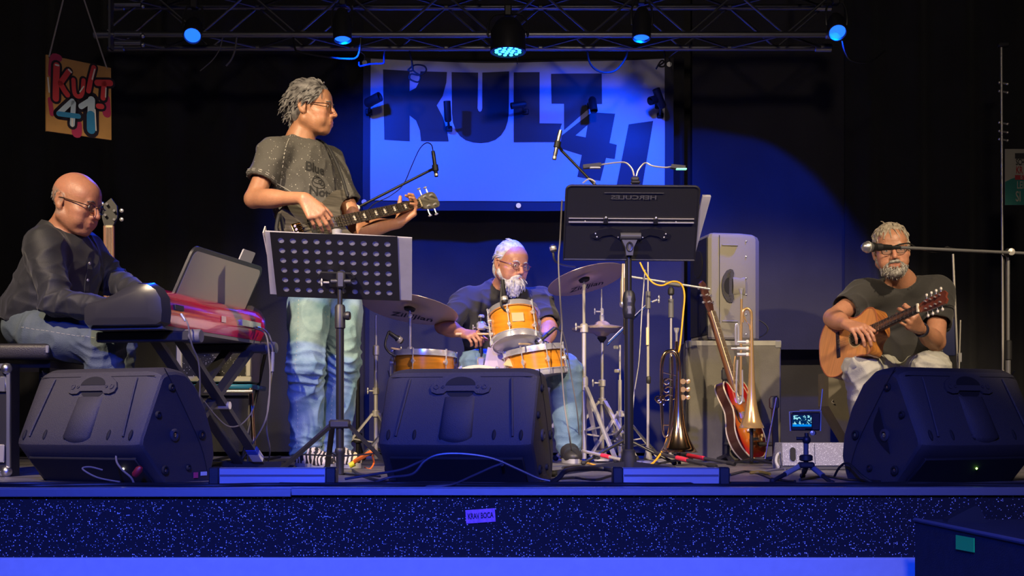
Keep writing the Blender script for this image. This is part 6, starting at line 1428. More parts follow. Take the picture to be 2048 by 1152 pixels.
def spare_bass():
    d = 5.75; root = thing('electric_bass', 'spare bass guitar with silver tuners standing behind the keyboard player', 'bass guitar', Vector((W(214, 0, d).x, d, 0)))
    a, b_ = W(220, 880, d), W(218, 452, d)
    obj('neck', MB().bar(a, b_, .045, .02, up=(0, 1, 0)), mat('mahogany', (.18, .07, .03), .4), root); fb = obj('fretboard', MB().bar(W(219, 700, d-.012), W(218, 452, d-.012), .042, .008, up=(0, 1, 0)), mat('brown_fretboard', (.26, .12, .08), .5), root)
    for x in (-.013, -.0045, .0045, .013): obj('string', MB().tube(W(219, 700, d-.02)+Vector((x, 0, 0)), W(218, 450, d-.02)+Vector((x*.8, 0, 0)), .0012, n=5), mat('string_wire', (.75, .70, .60), .3, 1.0), root)
    obj('nut', MB().bar(W(212, 453, d-.016), W(225, 453, d-.016), .008, .01), M_cream, root)
    hs = obj('headstock', MB().prism([(-.02, 0), (.02, 0), (.04, .04), (.038, .09), (.012, .125), (-.02, .10), (-.03, .04)], W(218, 452, d), (1, 0, 0), (0, 0, 1), .016, True), M_black, root)
    for x, z in ((.045, .03), (.045, .07), (-.035, .05), (-.02, .10)): sg = 1 if x > 0 else -1; t = obj('tuner', MB().tube(W(218, 452, d-.01)+Vector((x*.5, 0, z)), W(218, 452, d-.03)+Vector((x*.5, 0, z)), .006, n=8), M_chrome, hs); obj('tuner_key', MB().ball(W(218, 452, d)+Vector((x+.012*sg, 0, z)), (.010, .006, .010), 8, 6), M_chrome, t)
    shp = outline_closed([(-.15, 0), (-.16, .12), (-.12, .25), (-.10, .33), (-.06, .36), (-.03, .30), (.03, .30), (.06, .36), (.10, .33), (.12, .25), (.16, .12), (.15, 0), (.08, -.06), (-.08, -.06)], 4)
    obj('body', MB().prism(shp, W(220, 0, d)*1.0 if False else Vector((W(220, 0, d).x, d+.02, .12)), (1, 0, 0), (0, 0, 1), .04, True), mat('black_lacquer', (.012, .012, .015), .2, coat=.5), root)
    root = thing('guitar_stand', 'low tubular stand holding the spare bass behind the keyboard player', 'stand', Vector((W(220, 0, d).x, d, 0))); x = W(220, 0, d).x
    obj('frame', MB().path([Vector((x-.16, d-.06, .008)), Vector((x-.12, d+.02, .06)), Vector((x, d+.06, .50)), Vector((x+.12, d+.02, .06)), Vector((x+.16, d-.06, .008))], .009, n=8), M_satin, root); obj('cradle', MB().bar((x-.12, d-.02, .045), (x+.12, d-.02, .045), .03, .02), M_rubber, root)
spare_bass()
# ================================================================== music stands, microphones, small gear
def microphone(root, tip, back, kind='cardioid', m=None):
    """tip = head end, back = connector end"""
    tip = Vector(tip); back = Vector(back); ax = (back-tip).normalized(); L = (back-tip).length; m = m or M_blackm
    if kind == 'vocal':
        o = obj('microphone_body', MB().lathe([(.012, .045), (.021, .05), (.021, .062), (.016, .075), (.0115, L)], tip, ax, 18), m, root)
        obj('grille_ball', MB().lathe([(.0001, 0), (.012, .003), (.020, .012), (.0245, .026), (.0245, .032), (.021, .046), (.018, .052)], tip, ax, 20), mat('mic_mesh', (.62, .62, .63), .35, .9, bump=1.0, bscale=700), o)
        obj('grille_ring', MB().lathe([(.0250, .027), (.0262, .028), (.0262, .032), (.0250, .033)], tip, ax, 20, True), M_nickel, o)
    else:
        o = obj('microphone_body', MB().lathe([(.0001, 0), (.009, .001), (.0105, .006), (.0105, L*.9), (.009, L), (.0001, L)], tip, ax, 16), m, root)
        obj('grille_band', MB().lathe([(.0112, .006), (.0112, .018), (.0106, .018), (.0106, .006)], tip, ax, 16, True), M_nickel, o)
    return o
def round_holes_plate(W0, H0, nx, ny, hole, cw, ch, T):
    """plate with real holes: cells of a square ring each, plus a solid rim; local x right, z up, centred"""
    b = MB(); gw, gh = nx*cw, ny*ch; N = 16
    for side in (-1, 1):
        y = side*T/2
        for i in range(nx):
            for j in range(ny):
                cx, cz = -gw/2+cw*(i+.5), -gh/2+ch*(j+.5); vo = []; vi = []
                for k in range(N):
                    a = 2*math.pi*k/N; c, s_ = math.cos(a), math.sin(a); q = max(abs(c), abs(s_)); vo.append(Vector((cx+c/q*cw/2, y, cz+s_/q*ch/2))); vi.append(Vector((cx+c*hole, y, cz+s_*hole)))
                b.add(vo+vi, [((k+1) % N, k, N+k, N+(k+1) % N) for k in range(N)])
    for i in range(nx):
        for j in range(ny):
            cx, cz = -gw/2+cw*(i+.5), -gh/2+ch*(j+.5); vs = []
            for y in (-T/2, T/2):
                for k in range(N): a = 2*math.pi*k/N; vs.append(Vector((cx+math.cos(a)*hole, y, cz+math.sin(a)*hole)))
            b.add(vs, [(k, (k+1) % N, N+(k+1) % N, N+k) for k in range(N)])
    for (x0, x1, z0, z1) in ((-W0/2, -gw/2, -H0/2, H0/2), (gw/2, W0/2, -H0/2, H0/2), (-gw/2, gw/2, -H0/2, -gh/2), (-gw/2, gw/2, gh/2, H0/2)): b.box(((x0+x1)/2, 0, (z0+z1)/2), (x1-x0, T, z1-z0))
    return b
def perforated_stand():
    d = 5.05; s = F/d; x = W(680, 0, d).x; root = thing('music_stand', 'black music stand with perforated desk in front of the bass player', 'music stand', Vector((x, d, 0)))
    c = W(672, 534, d); tilt = math.radians(40)
    M = Matrix.Translation(c) @ Matrix.Rotation(math.radians(2.0), 4, 'Y') @ Matrix.Rotation(tilt, 4, 'X')
    desk = obj('desk', round_holes_plate(.50, .302, 10, 6, .0125, .0465, .0460, .002).xf(M), M_blackm, root, angle=30)
    obj('desk_lip', MB().box((0, .030, -.151), (.50, .06, .003)).xf(M), M_blackm, root)
    obj('desk_bracket', MB().prism([(-.075, .015), (-.06, .035), (.06, .035), (.075, .015), (.03, .0), (.03, -.03), (-.03, -.03), (-.03, 0)], Vector((0, -.004, -.055)), (1, 0, 0), (0, 0, 1), .012).xf(M), M_blackm, root, angle=30)
    obj('tilt_joint', MB().box(W(682, 560, d-.005), (.036, .036, .07), bev=.008).tube(W(662, 563, d-.01), W(702, 563, d-.01), .010), M_black, root); wing(root, W(658, 565, d-.012), (-1, -.2, 0), M_nickel, .9)
    zt = W(0, 575, d).z; zc = W(0, 632, d).z
    obj('upper_tube', MB().tube((x, d, zc-.1), (x, d, zt), .010), M_blackm, root); obj('lower_tube', MB().tube((x, d, .03), (x, d, zc), .016), M_blackm, root)
    obj('collar', MB().lathe([(.017, -.05), (.021, -.048), (.021, .035), (.016, .045)], (x, d, zc), n=18), M_black, root); obj('height_knob', MB().lathe([(.006, 0), (.016, .012), (.018, .02), (.016, .03), (.0001, .032)], (x+.012, d-.008, zc+.0), (1, -.2, 0), 14), M_black, root)
    hub = W(0, 848, d).z; obj('leg_hub', MB().box((x, d, hub), (.085, .05, .036), bev=.008), M_black, root)
    for ex, ey in ((W(562, 940, 5.0).x, 4.90), (W(788, 932, 5.1).x, 5.12), (W(655, 945, 5.35).x, 5.34)):
        e = Vector((ex, ey, .012)); l = obj('leg', MB().bar(Vector((x+(.03 if ex > x else -.03), d, hub)), e, .022, .014), M_blackm, root, smooth=False); obj('rubber_foot', MB().ball(e+Vector((0, 0, .004)), (.018, .018, .013), 10, 7), M_rubber, l)
        obj('brace', MB().bar(Vector((x, d, .075)), Vector((x, d, hub)).lerp(e, .62), .014, .006), M_blackm, root, smooth=False)
    obj('centre_foot', MB().lathe([(.016, .0), (.016, .08), (.02, .085), (.02, .10), (.016, .105)], (x, d, .004), n=14), M_black, root)
    # open folder on the desk: two stiff pages wider than the desk
    f = thing('sheet_music', 'open folder of white sheets on the perforated music stand', 'sheet music', c)
    for x0, x1, y in ((-.275, .0, .010), (.0, .305, .010)):
        obj('page', MB().box(((x0+x1)/2, y-.0055, .002), (x1-x0-.004, .006, .296), Matrix.Rotation(math.radians(1.5), 3, 'Y')).xf(M), M_paper, f)
    obj('page_edge', MB().box((-.268, .030, .0), (.004, .05, .29), Matrix.Rotation(math.radians(-4), 3, 'Y')).xf(M), mat('folder_edge', (.55, .50, .42), .7), f)
    # clip light on top of the desk
    cl = thing('clip_light', 'small black clip lamp on top of the perforated music stand', 'lamp', W(674, 475, d))
    obj('clip', MB().box(W(674, 478, d-.01), (.034, .03, .05), bev=.006), M_black, cl); obj('lamp_head', MB().lathe([(.010, 0), (.019, .008), (.021, .028), (.012, .032)], W(674, 474, d-.01), (0, 0, 1), 16), mat('translucent_cap', (.30, .30, .28), .4), cl)
perforated_stand()

def solid_stand():
    d = 4.95; x = W(1258, 0, d).x; root = thing('music_stand', 'large black solid-desk music stand with mirrored embossed lettering on its back', 'music stand', Vector((x, d, 0)))
    c = W(1262, 447, d); tilt = math.radians(30); M = Matrix.Translation(c) @ Matrix.Rotation(math.radians(.4), 4, 'Y') @ Matrix.Rotation(tilt, 4, 'X'); Wd, H = .513, .305
    def rr(w, h, r): return arc(w/2-r, h/2-r, r, 0, 90, 5)+arc(-w/2+r, h/2-r, r, 90, 180, 5)+[(-w/2-.004, -h/2), (w/2+.004, -h/2)]
    m = mat('stand_desk_black', (.020, .020, .022), .38, bump=.15, bscale=500)
    obj('desk', MB().prism(rr(Wd, H, .02), Vector((0, 0, 0)), (1, 0, 0), (0, 0, 1), .004, True).xf(M), m, root, angle=30)
    obj('desk_rim', MB().path([Vector((p[0], 0, p[1])) for p in rr(Wd, H, .02)], .005, n=8, sub=1, closed=True).xf(M), m, root)
    obj('desk_lip', MB().box((0, .04, -H/2), (Wd, .08, .004)).xf(M), m, root)
    for z, r in ((.022, .0022), (.006, .0036)): obj('fold_rail', MB().tube((-Wd/2+.012, -.006, z), (Wd/2-.012, -.006, z), r, n=8).xf(M), M_nickel if r < .003 else M_chrome, root)
    for xx in (-.10, .095): h = obj('hinge', MB().box((xx, -.008, .014), (.018, .010, .026), bev=.003).xf(M), M_blackm, root); obj('bolt', MB().ball((xx, -.012, .028), .005, 10, 6).xf(M), M_chrome, h)
    for xx, zz in ((-.18, .010), (.175, .010)): obj('rivet', MB().ball((xx, -.004, zz), .003, 8, 6).xf(M), M_chrome, root)
    # wing shaped bracket with its shaft
    for sg in (-1, 1):
        br = MB().prism([(sg*.035, -.040), (sg*.04, -.022), (sg*.08, -.016), (sg*.125, -.024), (sg*.155, -.042), (sg*.150, -.058), (sg*.128, -.066), (sg*.110, -.052), (sg*.075, -.045), (sg*.045, -.062)], Vector((0, -.003, 0)), (1, 0, 0), (0, 0, 1), .006, True).xf(M); w_ = obj('bracket_wing', br, M_blackm, root, angle=30)
        for xx, zz in ((.138, -.040), (.132, -.054), (.048, -.055)): obj('bolt', MB().ball((sg*xx, -.008, zz), .0035, 8, 6).xf(M), M_chrome, w_)
    obj('bracket_bar', MB().tube((-.04, -.016, -.047), (.04, -.016, -.047), .014).xf(M), mat('dark_grey_cast', (.06, .06, .062), .4), root)
    # lettering reads mirrored; flat and paler, light on its embossing put into the colour
    vs, fs = text_mesh('HERCULES', .036, .0010); mb = MB(); mb.add([Vector((-p.x*1.05+.005, -.0052, p.y*.62+.108)) for p in vs], fs).xf(M); obj('embossed_lettering', mb, mat('emboss_highlight', (.085, .085, .09), .35), root, smooth=False)
    obj('emboss_line', MB().tube((-.11, -.0045, .126), (.12, -.0045, .126), .0012, n=5).xf(M), mat('emboss_highlight', (.085, .085, .09), .35), root)
    yk = MB(); z = W(0, 497, d).z
    obj('yoke', MB().prism([(-.03, .03), (.03, .03), (.016, 0), (.013, -.03), (-.013, -.03), (-.016, 0)], Vector((x, d-.012, z)), (1, 0, 0), (0, 0, 1), -.03, True), mat('dark_grey_cast', (.06, .06, .062), .4), root, angle=30); obj('yoke_ring', MB().path([Vector((x+.010*math.cos(t), d-.028, z+.003+.016*math.sin(t))) for t in [i*.5236 for i in range(12)]], .004, n=6, closed=True), M_blackm, root)
    zc = W(0, 610, d).z; obj('upper_tube', MB().tube((x, d, zc), (x, d, z-.02), .0105), M_blackm, root); obj('lower_tube', MB().tube((x, d, .05), (x, d, zc), .0175), M_blackm, root)
    g = obj('height_grip', MB().lathe([(.018, -.055), (.022, -.05), (.026, -.02), (.022, 0), (.026, .02), (.022, .045), (.016, .055)], (x, d, zc), n=20), M_black, root); obj('grip_window', MB().box((x, d-.022, zc+.02), (.018, .008, .030), bev=.004).box((x, d-.022, zc-.022), (.018, .008, .034), bev=.004), mat('grip_grey', (.16, .16, .16), .3), root)
    hub = .085; obj('leg_hub', MB().lathe([(.022, .012), (.030, .02), (.030, .075), (.024, .085), (.024, .10), (.019, .105)], (x, d, 0), n=20), M_rubber, root)
    for ex, ey in ((x-.30, d-.08), (x+.26, d-.12), (x+.05, d+.30)):
        l = obj('leg', MB().bar((x, d, .05), (ex, ey, .014), .030, .020), M_rubber, root, smooth=False); obj('rubber_foot', MB().ball((ex, ey, .013), (.02, .02, .013), 10, 7), M_rubber, l)
    f = thing('sheet_music', 'white pages sticking out right of the large solid music stand', 'sheet music', c)
    p0 = MB().prism([(.235, -.125), (.263, -.115), (.304, .112), (.272, .113)], Vector((0, .020, 0)), (1, 0, 0), (0, 0, 1), .02).xf(M); obj('page', p0, M_paper, f, smooth=False)
    obj('page', MB().box((.06, .018, -.005), (.38, .006, .25)).xf(M), M_paper, f)
    # clip lamp with two goosenecks
    cl = thing('clip_light', 'two-headed gooseneck clip lamp on top of the large solid music stand', 'lamp', W(1270, 375, d))
    obj('clip', MB().box(W(1270, 385, d-.015), (.040, .03, .056), bev=.006).box(W(1271, 365, d-.01), (.036, .03, .012), bev=.004), M_black, cl); obj('switch_box', MB().box(W(1270, 358, d-.008), (.03, .02, .016), bev=.004), M_satin, cl)
    p = lambda a, b_, dd=0: W(a, b_, d+dd)
    for nk, hd in (([p(1268, 352), p(1264, 338), p(1252, 326), p(1236, 325), p(1212, 328), p(1200, 330)], (p(1202, 330), p(1166, 334))), ([p(1273, 352), p(1277, 340), p(1290, 326), p(1305, 332), p(1330, 335), p(1345, 333)], (p(1342, 333), p(1370, 336)))):
        g_ = obj('gooseneck', MB().path(nk, .0032, n=8), M_nickel, cl); hdm = obj('lamp_head', MB().bar(hd[0], hd[1], .03, .014), M_satin, g_); c_ = (hd[0]+hd[1])/2
        obj('led_row', MB().box(c_+Vector((.012, -.008, -.009)), (.042, .018, .006), bev=.002), mat('green_white_led', (.25, .85, .62), .3, emit=(.9 if hd[0].x > p(1270, 0).x else .25)) if hd[0].x > p(1270, 0).x else mat('unlit_led', (.55, .56, .56), .3), g_)
solid_stand()

def mic_boom(name, label, cat, pole, ztop, bar, mic, d, m=M_blackm, kind='cond', base='tripod', cablepts=None, micm=None, phis=(210, 330, 90), rb=.007):
    x, y = pole; root = thing('microphone_stand', label, 'stand', Vector((x, y, 0)))
    zm = ztop*.55; obj('lower_tube', MB().tube((x, y, .02), (x, y, zm), .0115), m, root); obj('upper_tube', MB().tube((x, y, zm-.02), (x, y, ztop), .008), m, root); obj('height_clutch', MB().lathe([(.013, -.045), (.017, -.042), (.017, .04), (.012, .045)], (x, y, zm), n=16), M_black, root)
    a, b_ = Vector(bar[0]), Vector(bar[1]); obj('boom_arm', MB().tube(a, b_, rb), m, root); j = Vector((x, y, ztop))
    obj('boom_joint', MB().ball(j, (.018, .018, .022), 12, 8).tube(j+Vector((0, -.02, 0)), j+Vector((0, .02, 0)), .013), M_black, root); obj('boom_knob', MB().lathe([(.006, 0), (.014, .01), (.016, .024), (.0001, .026)], j+Vector((0, -.018, 0)), (0, -1, 0), 12), M_nickel, root)
    if base == 'tripod':
        hub = .13; obj('leg_hub', MB().lathe([(.012, -.03), (.024, -.025), (.024, .025), (.012, .03)], (x, y, hub), n=14), M_black, root)
        for ph in phis:
            t = math.radians(ph); e = Vector((x+.26*math.cos(t), y+.26*math.sin(t), .012)); l = obj('leg', MB().tube((x, y, hub), e, .008), m, root); obj('rubber_foot', MB().ball(e, (.014, .014, .012), 10, 6), M_rubber, l)
    mh = thing('microphone', mic[2], 'microphone', Vector(mic[0])); microphone(mh, mic[0], mic[1], kind, micm); 
    c = Vector(mic[0]).lerp(Vector(mic[1]), mic[3] if len(mic) > 3 else .5); ax = (Vector(mic[1])-Vector(mic[0])).normalized(); obj('microphone_clip', MB().lathe([(.012, -.016), (.017, -.016), (.017, .016), (.012, .016)], c, ax, 16, True).tube(c, b_, .008, n=8), M_black, root)
    return root
# overhead by the bass player
dv = 6.9; pl = (W(716, 0, dv).x, dv)
mic_boom('', 'black boom stand reaching up right behind the bass player', '', pl, W(0, 418, dv).z, (W(670, 438, dv), W(858, 342, dv-.05)), (W(873, 354, dv-.08), W(866, 302, dv-.08), 'slim black condenser microphone hanging over the bass headstock', .35), dv)
tag(obj('microphone_cable', MB().path([W(866, 304, dv-.08), W(863, 290, dv-.08), W(852, 286, dv-.07), W(838, 300, dv-.06), W(822, 335, dv-.05), W(806, 370, dv-.04), W(780, 392, dv-.03), W(748, 408, dv-.02), W(730, 428, dv-.01)], .003, n=6), M_cable), 'thin black cable looping from the condenser microphone over the bass', 'cable')
# overhead right
dv = 6.4; mic_boom('', 'black boom stand rising behind the large solid music stand', '', (W(1253, 0, dv).x, dv), W(0, 425, dv).z, (W(1268, 450, dv), W(1124, 302, dv)), (W(1108, 320, dv-.03), W(1121, 260, dv-.03), 'slim condenser microphone over the right cymbal in front of the banner', .52), dv, micm=mat('dark_silver', (.45, .44, .42), .3, .9))
# vertical straight mic stands behind the pole with hanging gear
def clarinet_mic():
    d = 6.55; x = W(1296, 0, d).x; root = thing('microphone_stand', 'thin grey telescopic stand right of the black music stand pole', 'stand', Vector((x, d, 0)))
    zt = W(0, 524, d).z; obj('upper_tube', MB().tube((x, d, .75), (x, d, zt), .0045), M_nickel, root); obj('lower_tube', MB().tube((x, d, .03), (x, d, .78), .0075), M_nickel, root); obj('grip', MB().tube(W(1296, 583, d), W(1296, 617, d), .013), mat('grey_grip', (.14, .14, .14), .5), root)
    cl = obj('clip_bar', MB().tube(W(1295, 655, d-.012), W(1295, 690, d-.012), .008), M_cream, root); obj('clutch', MB().lathe([(.008, -.02), (.012, -.015), (.012, .015), (.008, .02)], W(1297, 760, d), n=12), M_black, root)
    obj('base', MB().lathe([(.011, .09), (.014, .06), (.022, .035), (.022, .02), (.10, .012), (.11, 0), (.0001, 0)], (x, d, .002), n=28), mat('grey_cast_base', (.20, .19, .18), .5), root); wing(root, W(1304, 604, d), (1, -.2, .4), M_chrome, 1.2)
    d = 6.6; x = W(1342, 0, d).x; root = thing('microphone_stand', 'grey straight stand with short boom behind the flugelhorn', 'stand', Vector((x, d, 0)))
    obj('upper_tube', MB().tube((x, d, .5), (x, d, W(0, 590, d).z), .0065), M_nickel, root); obj('lower_tube', MB().tube((x, d, .03), (x, d, .55), .010), M_satin, root); obj('grip', MB().tube(W(1342, 598, d), W(1342, 635, d), .014), mat('grey_grip', (.14, .14, .14), .5), root)
    obj('boom_arm', MB().tube(W(1252, 552, d), W(1420, 578, d), .006), M_nickel, root); obj('boom_joint', MB().box(W(1346, 568, d), (.085, .03, .022), Matrix.Rotation(math.radians(9), 3, 'Y'), bev=.006), mat('grey_grip', (.14, .14, .14), .5), root); obj('swivel', MB().lathe([(.010, -.02), (.017, -.012), (.017, .012), (.008, .025)], W(1342, 583, d), n=14), M_black, root)
    obj('base', MB().lathe([(.011, .06), (.016, .03), (.10, .014), (.12, 0), (.0001, 0)], (x, d, .002), n=28), mat('grey_cast_base', (.20, .19, .18), .5), root)
    # shock-mounted cream microphone hanging left of the pole
    d = 6.45; mh = thing('microphone', 'cream tube microphone hanging upside down beside the black music stand pole', 'microphone', W(1246, 600, d)); obj('microphone_body', MB().lathe([(.014, 0), (.014, .11), (.010, .13), (.007, .20)], W(1246, 606, d), (0, 0, 1), 16), mat('cream_mic_body', (.55, .44, .30), .4, .5), mh); obj('grille_ball', MB().ball(W(1245, 608, d), (.016, .016, .02), 12, 8), mat('mic_mesh', (.62, .62, .63), .35, .9), mh); obj('connector', MB().tube(W(1248, 556, d), W(1250, 528, d), .009, n=12), M_nickel, mh)
clarinet_mic()
# singer's microphone of the guitarist
d = 5.75; px = W(2016, 0, d).x
mic_boom('', 'black boom stand at the right edge carrying the vocal microphone', '', (px, d), W(0, 506, d).z, (W(2060, 507, d), W(1800, 495, d-.22)), (W(1724, 494, d-.30), W(1782, 495, d-.24), 'silver-headed vocal microphone in front of the guitarist\'s face', .55), d, kind='vocal', phis=(200, 320, 80), m=mat('grey_tube', (.22, .22, .23), .35, .5))
tag(obj('microphone_cable', MB().path([W(1782, 495, d-.24), W(1800, 489, d-.21), W(1818, 487, d-.20), W(1835, 496, d-.18), W(1862, 503, d-.16), W(1880, 503, d-.14), W(1893, 494, d-.13), W(1905, 497, d-.12), W(1960, 506, d-.06), W(2006, 512, d-.01), W(2010, 620, d-.01), W(2008, 740, d-.01)], .003, n=6), M_cable), 'thin black cable wound along the vocal microphone boom', 'cable')
def side_stand():
    d = 6.6; x = W(1916, 0, d).x; root = thing('microphone_stand', 'slim steel stand standing behind the guitarist\'s shoulder', 'stand', Vector((x, d, 0)))
    obj('tube', MB().tube((x+.02, d, .02), W(1906, 508, d), .006), M_nickel, root); obj('prop', MB().tube(W(1921, 640, d-.02), W(1918, 745, d-.02), .004), M_nickel, root); obj('clamp', MB().box(W(1919, 715, d-.01), (.02, .02, .05), bev=.003), M_chrome, root); stand_tripod(root, (x+.02, d, 0), .24, .2, M_nickel, (200, 320, 80), .008)
    # chair of the guitarist
    x = W(1802, 0, 6.4).x; root = thing('chair', 'black metal chair under the seated guitarist', 'chair', Vector((x, 6.4, 0))); zs = .385
    obj('seat', MB().box((x, 6.38, zs-.02), (.42, .42, .04), bev=.015, seg=2), M_satin, root); obj('backrest', MB().box(Vector((W(1900, 0, 6.62).x-.2, 6.62, .66)), (.46, .03, .20), bev=.012, seg=2), mat('navy_vinyl', (.02, .025, .08), .4), root)
    for sx in (-1, 1):
        obj('leg', MB().tube((x+sx*.19, 6.2, zs-.03), (x+sx*.20, 6.14, 0), .011), M_blackm, root); obj('leg', MB().tube((x+sx*.19, 6.56, zs-.03), (x+sx*.20, 6.68, 0), .011), M_blackm, root); obj('back_post', MB().tube((x+sx*.19, 6.58, zs-.03), (x+sx*.19, 6.63, .74), .011), M_blackm, root)
side_stand()
def little_camera():
    d = 4.55; root = thing('camera_tripod', 'mini tripod holding the little camera at the stage edge', 'tripod', Vector((W(1610, 0, d).x, d, 0))); p = lambda a, b_, dd=0: W(a, b_, d+dd)
    obj('column', MB().tube(p(1612, 930), p(1612, 885), .009), mat('dark_grey_metal', (.10, .10, .11), .4), root); obj('hub', MB().lathe([(.016, -.010), (.024, -.006), (.024, .010), (.016, .014)], p(1612, 917), n=16), M_black, root); obj('spider', MB().box(p(1612, 930), (.055, .045, .022), bev=.006), M_black, root); obj('ball_head', MB().ball(p(1613, 880), .016, 12, 8).tube(p(1613, 880), p(1613, 866), .008).tube(p(1592, 877), p(1606, 877), .006), M_black, root)
    for a, b_, mid in ((p(1600, 932), W(1545, 962, d-.10), M_nickel), (p(1624, 934), W(1664, 966, d-.12), mat('blue_grey_metal', (.25, .27, .38), .4, .5)), (p(1612, 934), Vector((W(1612, 0, d).x+.02, d+.14, .012)), M_black)):
        m_ = a.lerp(b_, .55); l = obj('leg', MB().tube(a, m_, .010), mid, root); obj('leg_tip', MB().tube(m_, b_, .008, .007), M_black, l); obj('rubber_foot', MB().ball(b_, .011, 10, 6), M_rubber, l)
    cam_ = thing('small_camera', 'little camera in a metal cage with glowing screen at the stage edge', 'camera', p(1612, 866)); 
    obj('camera_body', MB().box(p(1611, 843, .012), (.100, .03, .066), bev=.004), M_black, cam_)
    obj('cage', MB().path([p(1581, 862, -.006), p(1579, 824, -.006), p(1610, 822, -.006), p(1642, 822, -.006), p(1641, 862, -.006)], .0028, n=6, sub=1), M_nickel, cam_); obj('cage', MB().bar(p(1600, 821, -.005), p(1640, 821, -.005), .010, .005), M_nickel, cam_)
    obj('cold_shoe', MB().box(p(1626, 866, -.004), (.020, .02, .014), bev=.004).box(p(1596, 858, -.002), (.05, .02, .01), bev=.002), M_black, cam_); obj('knob', MB().lathe([(.009, 0), (.009, .01), (.0001, .012)], p(1624, 866, -.014), (0, -1, 0), 12), M_nickel, cam_)
    ms = mat('screen_picture', (.0, .02, .05), .2); nt = ms.node_tree; b = nt.nodes['Principled BSDF']; tc = nt.nodes.new('ShaderNodeTexCoord'); sp = nt.nodes.new('ShaderNodeSeparateXYZ'); nt.links.new(tc.outputs['Object'], sp.inputs[0])
    nz = nt.nodes.new('ShaderNodeTexNoise'); nz.inputs['Scale'].default_value = 120; nt.links.new(tc.outputs['Object'], nz.inputs['Vector']); th = nt.nodes.new('ShaderNodeMath'); th.operation = 'GREATER_THAN'; th.inputs[1].default_value = .56; nt.links.new(nz.outputs['Fac'], th.inputs[0])
    zc = p(0, 843).z-p(1612, 866).z; lo = nt.nodes.new('ShaderNodeMath'); lo.operation = 'LESS_THAN'; lo.inputs[1].default_value = zc-.010; nt.links.new(sp.outputs[2], lo.inputs[0])
    m1 = nt.nodes.new('ShaderNodeMix'); m1.data_type = 'RGBA'; m1.inputs['A'].default_value = (.0, .02, .05, 1); m1.inputs['B'].default_value = (.35, .85, .9, 1); nt.links.new(th.outputs[0], m1.inputs['Factor']); m2 = nt.nodes.new('ShaderNodeMix'); m2.data_type = 'RGBA'; m2.inputs['B'].default_value = (.0, .25, .85, 1); nt.links.new(lo.outputs[0], m2.inputs['Factor']); nt.links.new(m1.outputs['Result'], m2.inputs['A']); nt.links.new(m2.outputs['Result'], b.inputs['Emission Color']); b.inputs['Emission Strength'].default_value = .9
    obj('screen_bezel', MB().box(p(1603, 843, -.006), (.078, .006, .054), bev=.002), M_black, cam_); obj('screen', MB().box(p(1604, 842, -.010), (.068, .002, .040)), ms, cam_)
    obj('antenna', MB().tube(p(1641, 820), p(1645, 778), .0018, n=6), M_nickel, cam_)
little_camera()
# drum microphones
def drum_mic(tip, back, label, arm):
    root = thing('microphone', label, 'microphone', Vector(tip)); tip = Vector(tip); back = Vector(back); ax = (back-tip).normalized(); L = (back-tip).length
    obj('microphone_body', MB().lathe([(.0001, 0), (.014, .002), (.017, .010), (.017, .035), (.012, .042), (.010, L)], tip, ax, 16), M_black, root); obj('grille_band', MB().lathe([(.0175, .012), (.0182, .014), (.0182, .03), (.0175, .032)], tip, ax, 16, True), M_nickel, root); obj('rim_clamp', MB().path(arm, .006, n=8), M_black, root); return root
drum_mic(W(805, 684, 6.5), W(777, 664, 6.46), 'black clip-on microphone over the floor tom rim', [W(777, 664, 6.46), W(770, 690, 6.45), W(780, 706, 6.46), W(792, 712, 6.46)])
drum_mic(W(1010, 606, 6.36), W(1005, 560, 6.40), 'black clip-on microphone standing at the rim of the hanging tom', [W(1005, 560, 6.40), W(1002, 590, 6.37), W(1003, 612, 6.36), W(1012, 622, 6.37)])
drum_mic(W(1072, 688, 6.40), W(1110, 656, 6.42), 'black microphone angled onto the snare drum', [W(1110, 656, 6.42), W(1122, 665, 6.44), W(1122, 690, 6.46), W(1112, 706, 6.46)])
drum_mic(W(1108, 505, 6.7), W(1105, 492, 6.7), 'tiny clip-on microphone above the right crash cymbal', [W(1106, 495, 6.7), W(1109, 520, 6.7), W(1125, 530, 6.75), W(1150, 534, 6.82)])
# drummer's own music stand; blue light is put into the folder's colour
def drummer_music():
    d = 6.75; c = W(1258, 645, d); root = thing('music_stand', 'low music stand with blue-lit folder right of the hi-hat', 'music stand', Vector((c.x, d+.05, 0)))
    uu = (W(1295, 605, d)-W(1224, 675, d)).normalized(); up = Vector((0.2, -.75, .25)); up = (up-uu*up.dot(uu)).normalized()
    obj('desk', MB().prism([(-.16, -.02), (.15, -.02), (.15, .10), (-.16, .10)], c, uu, up, .004, True), M_nickel, root); obj('post', MB().tube((c.x, d+.05, .02), (c.x, d+.03, c.z), .007), M_satin, root); stand_tripod(root, (c.x, d+.05, 0), .2, .2, M_satin, (210, 330, 90), .007)
    f = thing('folder', 'folder painted as lit blue on the low music stand beside the hi-hat', 'folder', c); nv = uu.cross(up)
    if nv.y > 0: nv = -nv
    obj('cover', MB().prism([(.02, -.015), (.155, -.015), (.155, .075), (.02, .075)], c+nv*.006, uu, up, .004, True), mat('blue_lit_cover', (.02, .12, .75), .5), f); obj('cover', MB().prism([(-.17, -.015), (-.05, -.015), (-.05, .075), (-.17, .075)], c+nv*.006, uu, up, .004, True), mat('blue_lit_cover', (.02, .12, .75), .5), f)
drummer_music()
